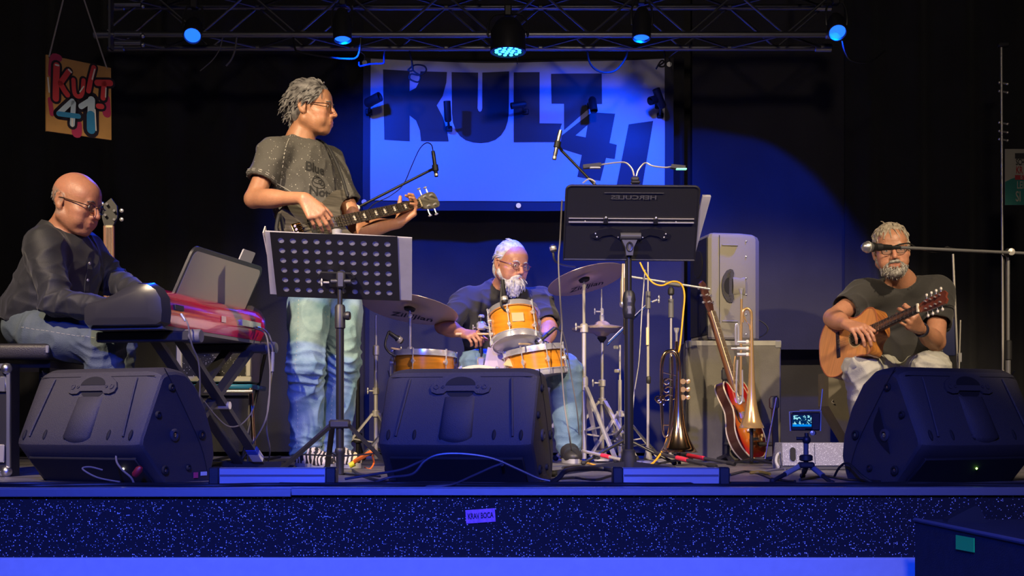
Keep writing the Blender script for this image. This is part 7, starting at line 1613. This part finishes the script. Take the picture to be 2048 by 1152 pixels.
# ================================================================== truss, lamps, banner, signs
m_truss = mat('dark_truss_metal', (.30, .30, .33), .35, .9)
def truss():
    x0, x1 = W(222, 0, 7.2).x, W(1655, 0, 7.2).x; y0, y1 = 7.05, 7.30; z0 = W(0, 96, y1).z; z1 = z0+.235
    root = thing('lighting_truss', 'long box truss hanging above the stage with blue lamps', 'truss', Vector(((x0+x1)/2, (y0+y1)/2, z0)))
    for y in (y0, y1):
        for z in (z0, z1): obj('chord', MB().tube((x0, y, z), (x1, y, z), .0175, n=12), m_truss, root)
    n = 15; st = (x1-x0)/n
    for i in range(n):
        a, b_ = x0+i*st, x0+(i+1)*st; up = i % 2 == 0
        for y in (y0, y1): obj('diagonal', MB().tube((a, y, z0 if up else z1), (b_, y, z1 if up else z0), .007, n=8), m_truss, root)
        obj('diagonal', MB().tube((a, y0 if up else y1, z1), (b_, y1 if up else y0, z1), .007, n=8), m_truss, root); obj('diagonal', MB().tube((a, y0 if up else y1, z0), (b_, y1 if up else y0, z0), .007, n=8), m_truss, root)
    for x in (x0, x1):
        for y in (y0, y1):
            for z in (z0, z1): obj('coupler', MB().lathe([(.0175, -.05), (.024, -.045), (.024, .045), (.0175, .05)], (x, y, z), (1, 0, 0), 14), M_alu, root)
    for px in (330, 960, 1600): obj('hanger', MB().tube((W(px, 0, 7.2).x, 7.17, z1), (W(px, 0, 7.2).x, 7.17, 3.2), .010), m_truss, root)
    # short coupling piece continuing at the left
    root = thing('truss_coupling', 'short metal truss end piece hanging at upper left', 'truss', W(258, 90, 7.1))
    for py in (9, 68, 86): obj('tube', MB().tube(W(230, py, 7.0), W(282, py, 7.0), .015, n=12), M_alu, root); obj('pin', MB().ball(W(285, py+4, 6.99), .014, 8, 6), M_alu, root)
    obj('end_plate', MB().box(W(222, 45, 7.02), (.012, .06, .30)), m_truss, root)
truss()
def par_lamp(px, py, d, face, label, r=.05, dots=0, light=None, glow=2.5):
    """LED can; face = direction the lens looks"""
    f = Vector(face).normalized(); c = W(px, py, d); root = thing('stage_lamp', label, 'stage light', c, 'blue lamps on the truss'); back = c-f*.17
    mb_ = mat('lamp_housing', (.03, .03, .035), .4); obj('housing', MB().lathe([(r*.55, -.17), (r*.8, -.15), (r*1.12, -.10), (r*1.15, .012), (r*1.02, .014), (r*1.0, .002), (r*.9, -.004)], c, f, 28), mb_, root)
    lm = mat('lamp_lens_blue', (.01, .10, 1.0), .2, emit=glow); obj('lens', MB().lathe([(r*.98, .000), (.0001, .006)], c, f, 28), lm if not dots else mat('lamp_lens_dark', (.0, .02, .20), .2, emit=.5), root)
    x = f.orthogonal().normalized(); y = f.cross(x)
    if dots:
        for k, (rr, n) in enumerate(((.0, 1), (.36, 6), (.76, 12))):
            for i in range(n):
                a = 2*math.pi*i/n; q = c+(x*math.cos(a)+y*math.sin(a))*r*rr+f*.006; obj('diode', MB().lathe([(r*.13, 0), (r*.11, .005), (.0001, .007)], q, f, 10), mat('diode_cyan', (.06, .62, 1.0), .2, emit=3.2), root)
    sd = Vector((1, 0, 0)); ce = c-f*.07
    obj('yoke', MB().path([ce+sd*(r*1.25), ce+sd*(r*1.3)+Vector((0, 0, .05)), ce+sd*(r*.9)+Vector((0, .02, .13)), ce-sd*(r*.9)+Vector((0, .02, .13)), ce-sd*(r*1.3)+Vector((0, 0, .05)), ce-sd*(r*1.25)], .006, n=6, sub=2), mb_, root); obj('clamp', MB().box(ce+Vector((0, .02, .15)), (.04, .05, .06), bev=.006), mb_, root)
    if light:
        tg, pw, ang, bl = light; spot('lamp_beam', c+f*.03, tg, pw, BLUE, ang, bl, .035)
LD = 6.98
par_lamp(385, 70, LD, (.12, -.75, -.70), 'leftmost blue lamp on the truss', .045, light=(W(150, 620, 5.3), 90, 60, .5))
par_lamp(685, 76, LD, (.05, -.2, -.98), 'second blue lamp from the left on the truss, above the bass player', .045, light=(W(850, 430, 8.0), 185, 94, .7))
par_lamp(1016, 100, LD-.05, (0, -.04, -1), 'central lamp on the truss with cyan diodes above the banner', .085, dots=1, light=(W(1060, 640, 6.9), 420, 42, .5))
par_lamp(1283, 73, LD, (-.05, -.2, -.98), 'fourth blue lamp from the left on the truss, right of the banner lettering', .045, light=(W(1130, 420, 8.0), 185, 94, .7))
par_lamp(1675, 63, LD, (-.1, -.70, -.70), 'rightmost blue lamp on the truss', .045, light=((1.17, 7.97, .97), 180, 80, .12))

BD = 7.97
def wy(x, z): return .014*math.sin(3.1*x+1.3*z)+.007*math.sin(7.3*x-4*z)+.005*math.sin(11*z+2*x)
def banner():
    root = thing('banner', 'wide white cloth banner with dark block letters hanging behind the band', 'banner', W(1035, 420, BD))
    def sheet(px0, px1, py0, py1, nx, nz, y, m, name, sag=0.0):
        vs = []; fs = []
        for i in range(nx+1):
            for j in range(nz+1):
                px = px0+(px1-px0)*i/nx; py = py0+(py1-py0)*j/nz; t = (px-727)/(1347-727); py += sag*(1-j/nz)*4*t*(1-t)+2.0*t
                p = W(px, py, BD); p.y = BD+y+wy(p.x, p.z); vs.append(p)
        for i in range(nx):
            for j in range(nz): a = i*(nz+1)+j; fs.append((a, a+nz+1, a+nz+2, a+1))
        n = len(vs); b = MB().add(vs+[v+Vector((0, .004, 0)) for v in vs], fs+[tuple(q+n for q in reversed(f)) for f in fs])
        return obj(name, b, m, root, angle=85)
    sheet(726, 1347, 113, 420, 60, 30, .006, mat('banner_border', (.05, .05, .06), .75), 'backing_sheet', 7)
    sheet(741, 1329, 115, 401, 60, 30, 0, mat('banner_white', (.66, .67, .70), .6, bump=.15, bscale=40), 'printed_sheet', 9)
    K = 2.6176
    L = dict(
        K=[(277, 362), (417, 370), (417, 478), (450, 460), (470, 420), (473, 372), (612, 374), (608, 430), (590, 500), (558, 550), (590, 610), (612, 680), (620, 736), (476, 736), (470, 680), (450, 630), (417, 605), (417, 738), (285, 732)],
        U=[(636, 374), (775, 376), (772, 565), (777, 578), (785, 584), (793, 578), (797, 565), (797, 376), (938, 372), (936, 590), (931, 635), (918, 675), (896, 708), (866, 731), (830, 743), (790, 747), (748, 743), (710, 731), (680, 709), (657, 678), (643, 638), (638, 590)],
        L=[(962, 378), (1097, 380), (1097, 648), (1214, 650), (1182, 745), (962, 745)],
        T=[(1157, 390), (1422, 387), (1424, 546), (1362, 546), (1358, 568), (1225, 684), (1225, 546), (1160, 546)],
        four=[(1370, 590), (1492, 598), (1462, 752), (1500, 762), (1490, 835), (1445, 828), (1415, 948), (1295, 925), (1318, 812), (1204, 776), (1212, 712)],
        one=[(1562, 655), (1690, 637), (1632, 985), (1497, 985)])
    ink = mat('banner_ink', (.020, .021, .028), .55)
    for k, pts in L.items():
        hole = [(1285, 711), (1348, 657), (1338, 721)] if k == 'four' else []
        P = [W(660+a/K, b/K, BD) for a, b in pts]; H = [W(660+a/K, b/K, BD) for a, b in hole]; loops = [P]+([H] if H else []); A = P+H; b = bmesh.new(); vs = [b.verts.new((p.x, 0, p.z)) for p in A]
        for t in tessellate_polygon([[Vector((p.x, p.z, 0)) for p in l] for l in loops]): b.faces.new([vs[q] for q in t])
        xs_ = [p.x for p in P]; zs_ = [p.z for p in P]
        for ax, lo, hi in ((0, min(xs_), max(xs_)), (2, min(zs_), max(zs_))):
            t = lo+.05
            while t < hi: bmesh.ops.bisect_plane(b, geom=list(b.verts)+list(b.edges)+list(b.faces), plane_co=(t, 0, 0) if ax == 0 else (0, 0, t), plane_no=(1, 0, 0) if ax == 0 else (0, 0, 1)); t += .05
        for v in b.verts: v.co.y = BD-.003+wy(v.co.x, v.co.z)
        mb = MB().bm(b); b.free(); obj('letter', mb, ink, root, smooth=False)
    for px, py in ((729, 121), (1035, 128), (1338, 126)):
        c = W(px, py, BD); obj('tie_rope', MB().path([Vector((c.x, BD-.004, c.z)), Vector((c.x, BD-.03, c.z+.03)), Vector((c.x*.99, 7.30, W(0, 96, 7.3).z))], .003, n=5, sub=3), mat('grey_rope', (.30, .28, .30), .8), root)
    for px, py in ((729, 405), (1037, 411), (1338, 414), (729, 125), (1338, 130)): c = W(px, py, BD); obj('eyelet', MB().lathe([(.008, 0), (.014, .001), (.016, .004), (.010, .004)], (c.x, BD-.004+wy(c.x, c.z), c.z), (0, -1, 0), 16), M_alu, root)
banner()
def mini_spot(a, b_, label, r=.026):
    a, b_ = Vector(a), Vector(b_); root = thing('clip_spotlight', label, 'stage light', b_, 'small black spots clipped in front of the banner'); f = (a-b_).normalized(); L = (a-b_).length
    m = mat('matte_black_spot', (.010, .010, .012), .6)
    obj('housing', MB().lathe([(r*.7, 0), (r, .012), (r, L), (r*.85, L), (r*.8, L-.02), (.0001, L-.025)], b_, f, 20), m, root); obj('bracket', MB().path([b_.lerp(a, .3), b_.lerp(a, .15)+Vector((0, .08, -.01)), Vector((b_.x, BD-.006, b_.z-.01))], .008, n=6), m, root); obj('clamp', MB().box(Vector((b_.x, BD-.012, b_.z-.01)), (.04, .03, .035), bev=.005), m, root)
mini_spot(W(760, 193, 7.75), W(732, 208, 7.8), 'small black spotlight at the left edge of the banner', .030)
mini_spot(W(894, 202, 7.8), W(896, 244, 7.82), 'small black spotlight hanging between the letters K and U', .022)
mini_spot(W(1022, 212, 7.78), W(1052, 208, 7.8), 'small black spotlight hanging in front of the letter L', .020)
mini_spot(W(1188, 222, 7.78), W(1184, 196, 7.82), 'small black spotlight hanging below the bar of the letter T', .024)
mini_spot(W(1300, 202, 7.75), W(1322, 196, 7.8), 'small black spotlight at the right edge of the banner', .026)
mini_spot(W(1312, 178, 7.75), W(1326, 216, 7.8), 'small black spotlight tilted upward at the right edge of the banner', .024)

def ribbon(pts, w, o, ux, uy, nrm_, off, sub=4):
    """flat painted stroke with round ends in panel coordinates"""
    P = [Vector((x, y, 0)) for x, y in pts]; Q = []
    m = len(P)
    for i in range(m-1):
        p0, p1, p2, p3 = P[max(0, i-1)], P[i], P[i+1], P[min(m-1, i+2)]
        for j in range(sub): t = j/sub; Q.append(.5*((2*p1)+(p2-p0)*t+(2*p0-5*p1+4*p2-p3)*t*t+(3*p1-p0-3*p2+p3)*t*t*t) if m > 2 else p1.lerp(p2, t))
    Q.append(P[-1]); mb = MB(); l = []; r = []
    for i, q in enumerate(Q):
        d = (Q[min(i+1, len(Q)-1)]-Q[max(i-1, 0)]).normalized(); n = Vector((-d.y, d.x, 0)); l.append(q+n*w/2); r.append(q-n*w/2)
    d0 = (Q[1]-Q[0]).normalized(); d1 = (Q[-1]-Q[-2]).normalized(); c0 = []; c1 = []
    for k in range(1, 6): a = math.pi*k/6; n = Vector((-d1.y, d1.x, 0)); c1.append(Q[-1]+(n*math.cos(a)+d1*math.sin(a))*w/2); n0 = Vector((-d0.y, d0.x, 0)); c0.append(Q[0]+(-n0*math.cos(a)-d0*math.sin(a))*w/2)
    vs = []; fs = []
    nl = len(Q); vs = l+r; fs = [(i, i+1, nl+i+1, nl+i) for i in range(nl-1)]
    b1 = len(vs); vs = vs+c1; fs.append(tuple([nl-1]+list(range(b1, b1+5))+[2*nl-1])); b0 = len(vs); vs = vs+c0; fs.append(tuple([nl]+list(range(b0, b0+5))+[0]))
    mb.add([o+ux*v.x+uy*v.y+nrm_*off for v in vs], fs); return mb
def kult_sign():
    TL, TR, BL, BR = W(92, 109, 6.0), W(222, 136, 6.21), W(93, 262, 6.0), W(223, 280, 6.21)
    root = thing('painted_sign', 'square wooden sign with red and blue graffiti lettering hung from ropes', 'sign', (BL+BR)/2); ux = (TR-TL); uy = (TL-BL); W0 = ux.length; H0 = uy.length; n = ux.cross(uy).normalized()
    if n.y > 0: n = -n
    b = MB(); q = [TL, TR, BR, BL]; b.add(q+[p-n*.012 for p in q], [(0, 1, 2, 3), (7, 6, 5, 4), (0, 4, 5, 1), (1, 5, 6, 2), (2, 6, 7, 3), (3, 7, 4, 0)]); obj('board', b, mat('ochre_board', (.50, .27, .09), .6, var=.25, vscale=8), root, smooth=False)
    def uv(X, Y): u = (X-260)/372; v = 1-(Y-(310+78*u))/(425-13*u); return (u*W0, v*H0)
    e1, e2 = ux.normalized(), uy.normalized(); S = W0/372
    def st(pts, w, m, off, name): obj(name, ribbon([uv(*p) for p in pts], w*S, BL, e1, e2, n, off), m, root, smooth=False)
    red = mat('paint_red', (.55, .045, .06), .5); blk = mat('paint_black', (.012, .008, .02), .5); mag = mat('paint_magenta', (.38, .03, .10), .5); lb = mat('paint_pale_blue', (.42, .55, .70), .5); bl = mat('paint_blue', (.03, .22, .48), .5); wh = mat('paint_white', (.68, .66, .66), .5)
    for p, w in (([(290, 420), (300, 330), (330, 330)], 40), ([(600, 560), (605, 640)], 50), ([(430, 700), (430, 745)], 60), ([(280, 560), (290, 640)], 26)): st(p, w, mag, .0008, 'painted_swash')
    K1 = [(318, 372), (314, 470), (312, 555)]; K2 = [(385, 405), (345, 460), (338, 470)]; K3 = [(338, 470), (360, 510), (378, 535)]; U = [(412, 452), (418, 525), (440, 545), (462, 528), (470, 455)]; Lt = [(530, 385), (512, 450), (498, 515)]; T1 = [(550, 470), (625, 472)]; T2 = [(590, 475), (583, 555)]; dot = [(555, 600), (575, 602)]
    F1 = [(405, 570), (365, 605), (328, 640)]; F2 = [(328, 640), (385, 648), (440, 655)]; F3 = [(412, 580), (408, 640), (404, 700)]; O1 = [(455, 600), (515, 565)]; O2 = [(515, 565), (512, 650), (512, 730)]
    for p, w in ((K1, 62), (K2, 52), (K3, 52), (U, 48), (Lt, 52), (T1, 62), (T2, 58), (dot, 56), (F1, 62), (F2, 62), (F3, 58), (O1, 64), (O2, 92)): st(p, w, blk, .0014, 'letter_outline')
    for p, w in ((K1, 36), (K2, 30), (K3, 30), (U, 24), (Lt, 28), (T1, 36), (T2, 30), (dot, 30)): st(p, w, red, .0022, 'letter')
    for p, w in ((F1, 28), (F3, 28), (O1, 32)): st(p, w, lb, .0022, 'letter')
    st(F2, 28, bl, .0024, 'letter'); st(O2[:2], 42, lb, .0024, 'letter'); st(O2[1:], 50, bl, .0026, 'letter')
    for p, w in (([(312, 368), (328, 372)], 10), ([(385, 395), (400, 410)], 10), ([(448, 520), (470, 490)], 7), ([(535, 395), (520, 450)], 8), ([(600, 500), (597, 550)], 7), ([(404, 670), (404, 710)], 9), ([(535, 620), (540, 735)], 7), ([(268, 440), (275, 520)], 8)): st(p, w, wh, .0032, 'paint_highlight')
    for s, t in (((98, 110, 6.0), (128, -10, 6.05)), ((214, 134, 6.2), (166, -10, 6.1))):
        a = W(*s); b_ = W(*t); b_ = a+(b_-a)*1.0; b_.z = max(b_.z, 3.2) if False else b_.z; d_ = (b_-a).normalized(); e = a+d_*((3.2-a.z)/d_.z); obj('rope', MB().tube(a+Vector((0, 0, -.01)), e, .004, n=6), mat('grey_rope', (.30, .28, .30), .8), root)
kult_sign()
def poster():
    d = 7.0; root = thing('poster', 'cream and green lettered poster at the right edge', 'poster', W(2035, 410, d)); x0, x1 = 2010, 2062
    def quad(a, b_, m, name, off): p = [W(x0, a, d), W(x1, a, d), W(x1, b_, d), W(x0, b_, d)]; mb = MB().add([q+Vector((0, off, 0)) for q in p]+[q+Vector((0, off+.003, 0)) for q in p], [(0, 1, 2, 3), (7, 6, 5, 4), (0, 4, 5, 1), (1, 5, 6, 2), (2, 6, 7, 3), (3, 7, 4, 0)]); return obj(name, mb, m, root, smooth=False)
    quad(298, 410, mat('poster_cream', (.42, .40, .33), .6), 'sheet', 0)
    g = [W(x0, 364, d), W(2022, 358, d), W(2040, 352, d), W(x1, 346, d), W(x1, 410, d), W(x0, 410, d)]; obj('green_field', MB().add([q+Vector((0, -.002, 0)) for q in g], [tuple(range(6))]), mat('poster_green', (.02, .20, .17), .6), root, smooth=False)
    for t, px, py, sz, m in (('SCH', 2040, 325, .042, mat('poster_black', (.03, .03, .03), .6)), ('KR', 2038, 341, .048, mat('poster_red', (.40, .03, .04), .6)), ('LEI', 2040, 371, .050, mat('poster_cream', (.42, .40, .33), .6)), ('SI', 2036, 394, .070, mat('poster_cream', (.42, .40, .33), .6))):
        vs, fs = text_mesh(t, sz, .0008); c = W(px, py, d); obj('lettering', MB().add([c+Vector((p.x*.62, -.004, p.y*1.15)) for p in vs], fs), m, root, smooth=False)
    c = W(2045, 355, d); obj('ribbon', MB().box(c+Vector((0, -.003, 0)), (.085, .001, .026)), mat('poster_red', (.40, .03, .04), .6), root); vs, fs = text_mesh('IS T', .028, .0005); obj('lettering', MB().add([c+Vector((p.x*.6, -.0045, p.y)) for p in vs], fs), mat('poster_cream', (.42, .40, .33), .6), root, smooth=False)
    obj('ribbon', MB().box(W(2045, 312, d)+Vector((0, -.003, 0)), (.085, .001, .030)), mat('poster_black', (.03, .03, .03), .6), root)
    root = thing('wall_pole', 'thin vertical metal pole with small clamps at the right edge', 'pole', Vector((W(2007, 0, 7.1).x, 7.1, 0))); x = W(2007, 0, 7.1).x
    obj('tube', MB().tube((x, 7.1, 0), (x-.012, 7.1, W(0, 95, 7.1).z), .007, n=10), M_nickel, root); obj('top_clamp', MB().box(W(2006, 90, 7.1), (.06, .04, .025), bev=.005), M_satin, root)
    for py in (165, 182, 245, 262, 278): obj('clip', MB().tube(W(1998, py, 7.1), W(2016, py+3, 7.1), .005, n=8).ball(W(1999, py, 7.09), .008, 8, 6).ball(W(2015, py+3, 7.09), .008, 8, 6), M_nickel, root)
poster()
# ================================================================== cables
def cable(pts, label, r=.004, m=None, name='cable', sub=6): return tag(obj(name, MB().path(pts, r, n=7, sub=sub), m or M_cable), label, 'cable')
def G(px, py, z=.006): v = fl(px, py); v.z = z; return v
def floor_run(pts, label, r=.0045, m=None, name='cable'): return cable([G(a, b_, max(r, c[0] if c else r)) for a, b_, *c in pts], label, r, m, name)
# along the stage lip: long multicore bundle
for k, (dy, lab) in enumerate(((0, 'black cable running along the stage lip, front strand'), (2.2, 'black cable running along the stage lip, rear strand'))):
    pts = [];
    for i in range(24): px = -30+i*92; pts.append((px, 973.5-dy+1.2*math.sin(i*1.7+k*2)))
    floor_run(pts, lab, .006)
rnd = random.Random(9)
cable([W(750, 965, 4.2), W(780, 955, 4.22), W(825, 948, 4.2), W(850, 922, 4.2), W(880, 909, 4.2), W(930, 908, 4.2), W(985, 917, 4.2), W(1035, 938, 4.2), W(1075, 956, 4.2), W(1100, 962, 4.2)], 'black cable arching in front of the middle wedge monitor', .0045, mat('cable_sheen', (.05, .045, .06), .35))
cable([W(690, 958, 4.25), W(745, 949, 4.24), W(800, 940, 4.22), W(835, 926, 4.21), W(850, 920, 4.2)], 'black cable joining the arch at its left foot', .0045, mat('cable_sheen', (.05, .045, .06), .35))
cable([W(775, 966, 4.15), W(840, 972, 4.12), W(900, 970, 4.12), W(945, 952, 4.17), W(985, 934, 4.2), W(1005, 927, 4.2)], 'black cable rising to the middle monitor connector', .004, mat('cable_sheen', (.05, .045, .06), .35))
cable([W(1004, 930, 4.32), W(1003, 905, 4.36)], 'grey plug standing at the middle monitor', .006, M_greyc, 'cable_plug', 2)
floor_run([(760, 955), (700, 951), (655, 947), (600, 951), (540, 957), (480, 961), (435, 964)], 'black cable crossing in front of the left light bar', .0045)
floor_run([(500, 972), (545, 962), (580, 948), (600, 944)], 'black cable leading from the stage lip to the perforated stand', .004)
floor_run([(705, 942), (720, 952), (745, 961), (775, 967), (830, 969)], 'black cable curling right of the perforated stand foot', .0055)
cable([W(205, 940, 4.28), W(180, 934, 4.26), W(165, 938, 4.24), W(195, 955, 4.22), W(240, 964, 4.2)], 'thin grey cable looping under the left wedge monitor', .003, M_greyc)
cable([W(232, 910, 4.3), W(234, 925, 4.27), W(245, 940, 4.24), W(262, 955, 4.2), W(268, 968, 4.15)], 'grey jack cable hanging from the left wedge monitor', .0035, M_greyc)
tag(obj('connector_plug', MB().lathe([(.008, 0), (.012, .006), (.013, .03), (.007, .04)], W(268, 952, 4.25), (.5, -.1, .6), 14), mat('dark_red_plug', (.25, .01, .02), .5)), 'red plug at the underside of the left wedge monitor', 'plug')
# keyboard leads
cable([W(502, 655, 5.5), W(520, 660, 5.4), W(533, 672, 5.35), W(538, 710, 5.35), W(540, 760, 5.35), W(534, 830, 5.35), W(510, 880, 5.4), W(475, 930, 5.6), W(455, 945, 5.33)], 'pale grey cable hanging from the keyboard output to the floor', .0035, M_greyc)
cable([W(525, 657, 5.5), W(537, 668, 5.42), W(544, 690, 5.4), W(546, 730, 5.4), W(541, 770, 5.4), W(533, 850, 5.4), W(540, 900, 5.5), W(536, 925, 5.8)], 'second pale cable hanging from the keyboard with a plastic sleeve', .0035, M_greyc)
tag(obj('cable_sleeve', MB().tube(W(546, 704, 5.4), W(544, 743, 5.4), .008, n=12), mat('clear_sleeve', (.30, .30, .32), .3)), 'short clear sleeve on the cable below the keyboard', 'sleeve')
cable([W(368, 634, 4.75), W(376, 650, 4.72), W(384, 690, 4.75), W(396, 720, 4.8), W(400, 760, 4.85), W(399, 800, 4.9)], 'thin dark cable from the keyboard rear beside the stand', .003, M_greyc)
tag(obj('connector_plug', MB().tube(W(362, 628, 4.74), W(371, 642, 4.74), .006, n=10), M_nickel), 'silver jack plug at the near end of the red keyboard', 'plug')
tag(obj('connector_plug', MB().tube(W(500, 653, 5.5), W(523, 658, 5.45), .007, n=10), mat('gold_plug', (.85, .65, .3), .25, 1.0)), 'gold jack plug at the far end of the red keyboard', 'plug')
cable([W(408, 802, 5.0), W(430, 830, 5.1), W(455, 852, 5.2), W(480, 850, 5.3), W(500, 830, 5.4), W(508, 812, 5.5)], 'pale cable sagging between keyboard stand and chair leg', .003, M_greyc)
# drums and right half
cable([W(1124, 400, 6.1), W(1120, 480, 6.2), W(1117, 520, 6.2), W(1120, 590, 6.2), W(1124, 650, 6.3), W(1122, 700, 6.3), W(1128, 800, 6.3), W(1140, 880, 6.3), W(1145, 922, 6.9)], 'grey cable hanging left of the solid music stand down past the snare', .004, M_greyc)
cable([W(1124, 660, 6.3), W(1132, 690, 6.35), W(1142, 750, 6.4), W(1155, 830, 6.5), W(1160, 915, 6.8)], 'thin pale cable running down beside the drummer\'s leg', .003, M_greyc)
cable([W(1280, 525, 6.5), W(1290, 545, 6.48), W(1305, 565, 6.45), W(1324, 571, 6.45), W(1345, 563, 6.48), W(1362, 568, 6.45), W(1369, 590, 6.42), W(1366, 630, 6.4), W(1360, 690, 6.35), W(1356, 705, 6.33)], 'yellow cable hanging over the short boom down to the flugelhorn', .0045, M_yellow)
cable([W(1343, 800, 6.3), W(1340, 850, 6.3), W(1330, 890, 6.25), W(1318, 912, 6.1), W(1300, 930, 5.9), W(1270, 936, 5.78), W(1240, 938, 5.72), W(1200, 933, 6.02), W(1160, 922, 6.6), W(1120, 916, 7.0)], 'yellow cable lying on the floor from the flugelhorn to the drums', .0048, M_yellow)
cable([W(1290, 540, 6.5), W(1284, 620, 6.5), W(1278, 720, 6.5), W(1268, 790, 6.5), W(1264, 860, 6.5), W(1262, 930, 6.2)], 'thin white cable hanging right of the black music stand pole', .003, mat('cable_white', (.5, .5, .48), .5))
for (a, b_, lab, f0, f1) in ((W(1165, 902, 6.4), W(1255, 922, 6.0), 'black stand leg with red tape lying near the drum hardware', .45, .62), (W(1310, 905, 6.2), W(1432, 936, 5.7), 'black rod with red tape on the floor under the flugelhorn', .38, .55), (W(1345, 905, 6.4), W(1470, 930, 6.1), 'second black rod with red tape right of the flugelhorn', .25, .52)):
    a.z = max(a.z, .03); b_.z = max(.012, b_.z); r = thing('stand_leg', lab, 'rod', b_); obj('tube', MB().tube(a, b_, .008, n=10), M_nickel if 'drum' in lab else M_satin, r); obj('red_tape', MB().tube(a.lerp(b_, f0), a.lerp(b_, f1), .0105, n=10), M_red, r); obj('end_cap', MB().tube(b_.lerp(a, .12), b_, .011, n=10), M_rubber, r)
cable([W(702, 930, 5.6), W(712, 921, 5.6), W(725, 914, 5.55), W(740, 905, 5.5), W(752, 902, 5.5)], 'thick orange cable end left of the middle monitor', .010, M_orange)
cable([W(752, 905, 5.6), W(745, 912, 5.7), W(748, 925, 5.8), W(740, 938, 5.75), W(730, 935, 5.9)], 'thin orange cable curl left of the middle monitor', .004, M_orange)
tag(obj('cable_tie', MB().lathe([(.011, -.012), (.013, -.012), (.013, .012), (.011, .012)], W(704, 929, 5.6), (1, 0, .5), 14, True), mat('yellow_green_tape', (.60, .62, .05), .5)), 'yellow-green tape ring on the orange cable end', 'tape')
floor_run([(1125, 938), (1160, 935), (1220, 938), (1290, 936), (1350, 938)], 'black cable on the floor behind the right light bar', .006)
cable([W(1100, 968, 4.3), W(1118, 955, 4.32), W(1130, 943, 4.35), W(1155, 938, 4.5), W(1210, 938, 4.6), W(1240, 945, 4.4)], 'thick black cable bending from the middle monitor to the right light bar', .009)
floor_run([(1100, 962), (1150, 958), (1190, 962), (1215, 956), (1235, 951)], 'black cable beside the left end of the right light bar', .0045)
floor_run([(1460, 952), (1490, 945), (1520, 950), (1550, 961), (1590, 966)], 'black cable from the right light bar to the mini tripod', .005)
cable([W(1510, 946, 5.4), W(1545, 940, 5.3), W(1570, 938, 5.2)], 'short grey cable left of the small flecked wedge', .005, M_greyc)
cable([W(1500, 946, 4.9), W(1520, 944, 4.9), W(1540, 948, 4.85)], 'yellow cable loop at the foot of the trumpet stand', .006, M_yellow)
cable([W(1568, 904, 5.7), W(1556, 908, 5.66), W(1552, 922, 5.6), W(1557, 934, 5.55)], 'white cable loop at the side of the small flecked wedge', .006, mat('cable_white', (.5, .5, .48), .5))
cable([W(1669, 952, 4.6), W(1678, 936, 4.55), W(1692, 926, 4.5), W(1706, 934, 4.45), W(1725, 952, 4.38), W(1745, 966, 4.3)], 'black cable arching left of the right wedge monitor', .0045)
floor_run([(1600, 962), (1650, 955), (1700, 962), (1760, 966)], 'flat black cable between mini tripod and right wedge', .005)
cable([W(1518, 640, 7.2), W(1530, 648, 7.2), W(1536, 658, 7.2), W(1530, 668, 7.2), W(1518, 674, 7.2)], 'black cable loop at the rear of the upright loudspeaker', .004)
# bundle behind left monitor
for k, (pts, lab) in enumerate((([(425, 925), (470, 915), (520, 922), (560, 916)], 'black cable on the floor behind the keyboard stand, upper strand'), ([(420, 942), (470, 938), (540, 934), (590, 938)], 'black cable on the floor behind the left light bar, lower strand'), ([(425, 934), (455, 926), (500, 932), (570, 928)], 'black cable on the floor behind the keyboard stand, middle strand'))): floor_run(pts, lab, .008)
# overhead
cable([W(818, 97, 7.30), W(826, 138, 7.33), W(816, 140, 7.33), W(830, 130, 7.33), W(848, 132, 7.33), W(852, 142, 7.33), W(838, 150, 7.33), W(822, 148, 7.33), W(820, 158, 7.33), W(836, 164, 7.33), W(840, 152, 7.33), W(826, 140, 7.33), W(824, 120, 7.33)], 'coiled black cable hanging in front of the letter K', .005, M_rubber)
cable([W(1174, 97, 7.30), W(1178, 122, 7.33), W(1190, 138, 7.33), W(1210, 145, 7.33), W(1232, 140, 7.33), W(1250, 118, 7.33), W(1256, 97, 7.30)], 'black cable drooping over the upper right of the banner', .006, M_rubber)
cable([W(770, 97, 7.30), W(768, 112, 7.33), W(768, 124, 7.33), W(764, 127, 7.33), W(740, 128, 7.33), W(720, 132, 7.33), W(718, 124, 7.33)], 'short black cable hooked at the upper left corner of the banner', .005, mat('cable_blue_lit', (.03, .05, .16), .3))  # black cable with blue lamp light put into its colour
cable([W(1312, 138, 7.33), W(1322, 122, 7.33), W(1328, 124, 7.33), W(1318, 132, 7.33), W(1330, 130, 7.33), W(1328, 97, 7.30)], 'black string knot at the upper right corner of the banner', .005, M_rubber)
cable([W(474, 68, 7.05), W(470, 100, 7.05), W(462, 120, 7.05), W(452, 132, 7.05)], 'grey cable end dangling from the truss at left', .005, M_greyc)
cable([W(446, 68, 7.05), W(440, 96, 7.05), W(425, 120, 7.05), W(400, 142, 7.05)], 'thin grey string dangling from the truss at left', .003, M_greyc)
cable([W(586, 68, 7.05), W(590, 97, 7.05), W(600, 104, 7.05), W(640, 112, 7.05), W(690, 118, 7.05), W(716, 112, 7.05), W(722, 68, 7.05)], 'black cable sagging under the truss above the bass player', .006)
cable([W(1684, 82, 6.98), W(1690, 105, 6.98), W(1704, 122, 6.98), W(1740, 124, 6.98), W(1770, 100, 6.98)], 'dark cable sagging from the rightmost truss lamp', .005)
# sheet papers at the front pole: white zip tie on the boom
cable([W(1166, 366, 6.42), W(1178, 358, 6.38), W(1190, 364, 6.38), W(1184, 372, 6.42)], 'white cable tie wrapped round the right boom stand', .004, M_white, 'cable_tie')
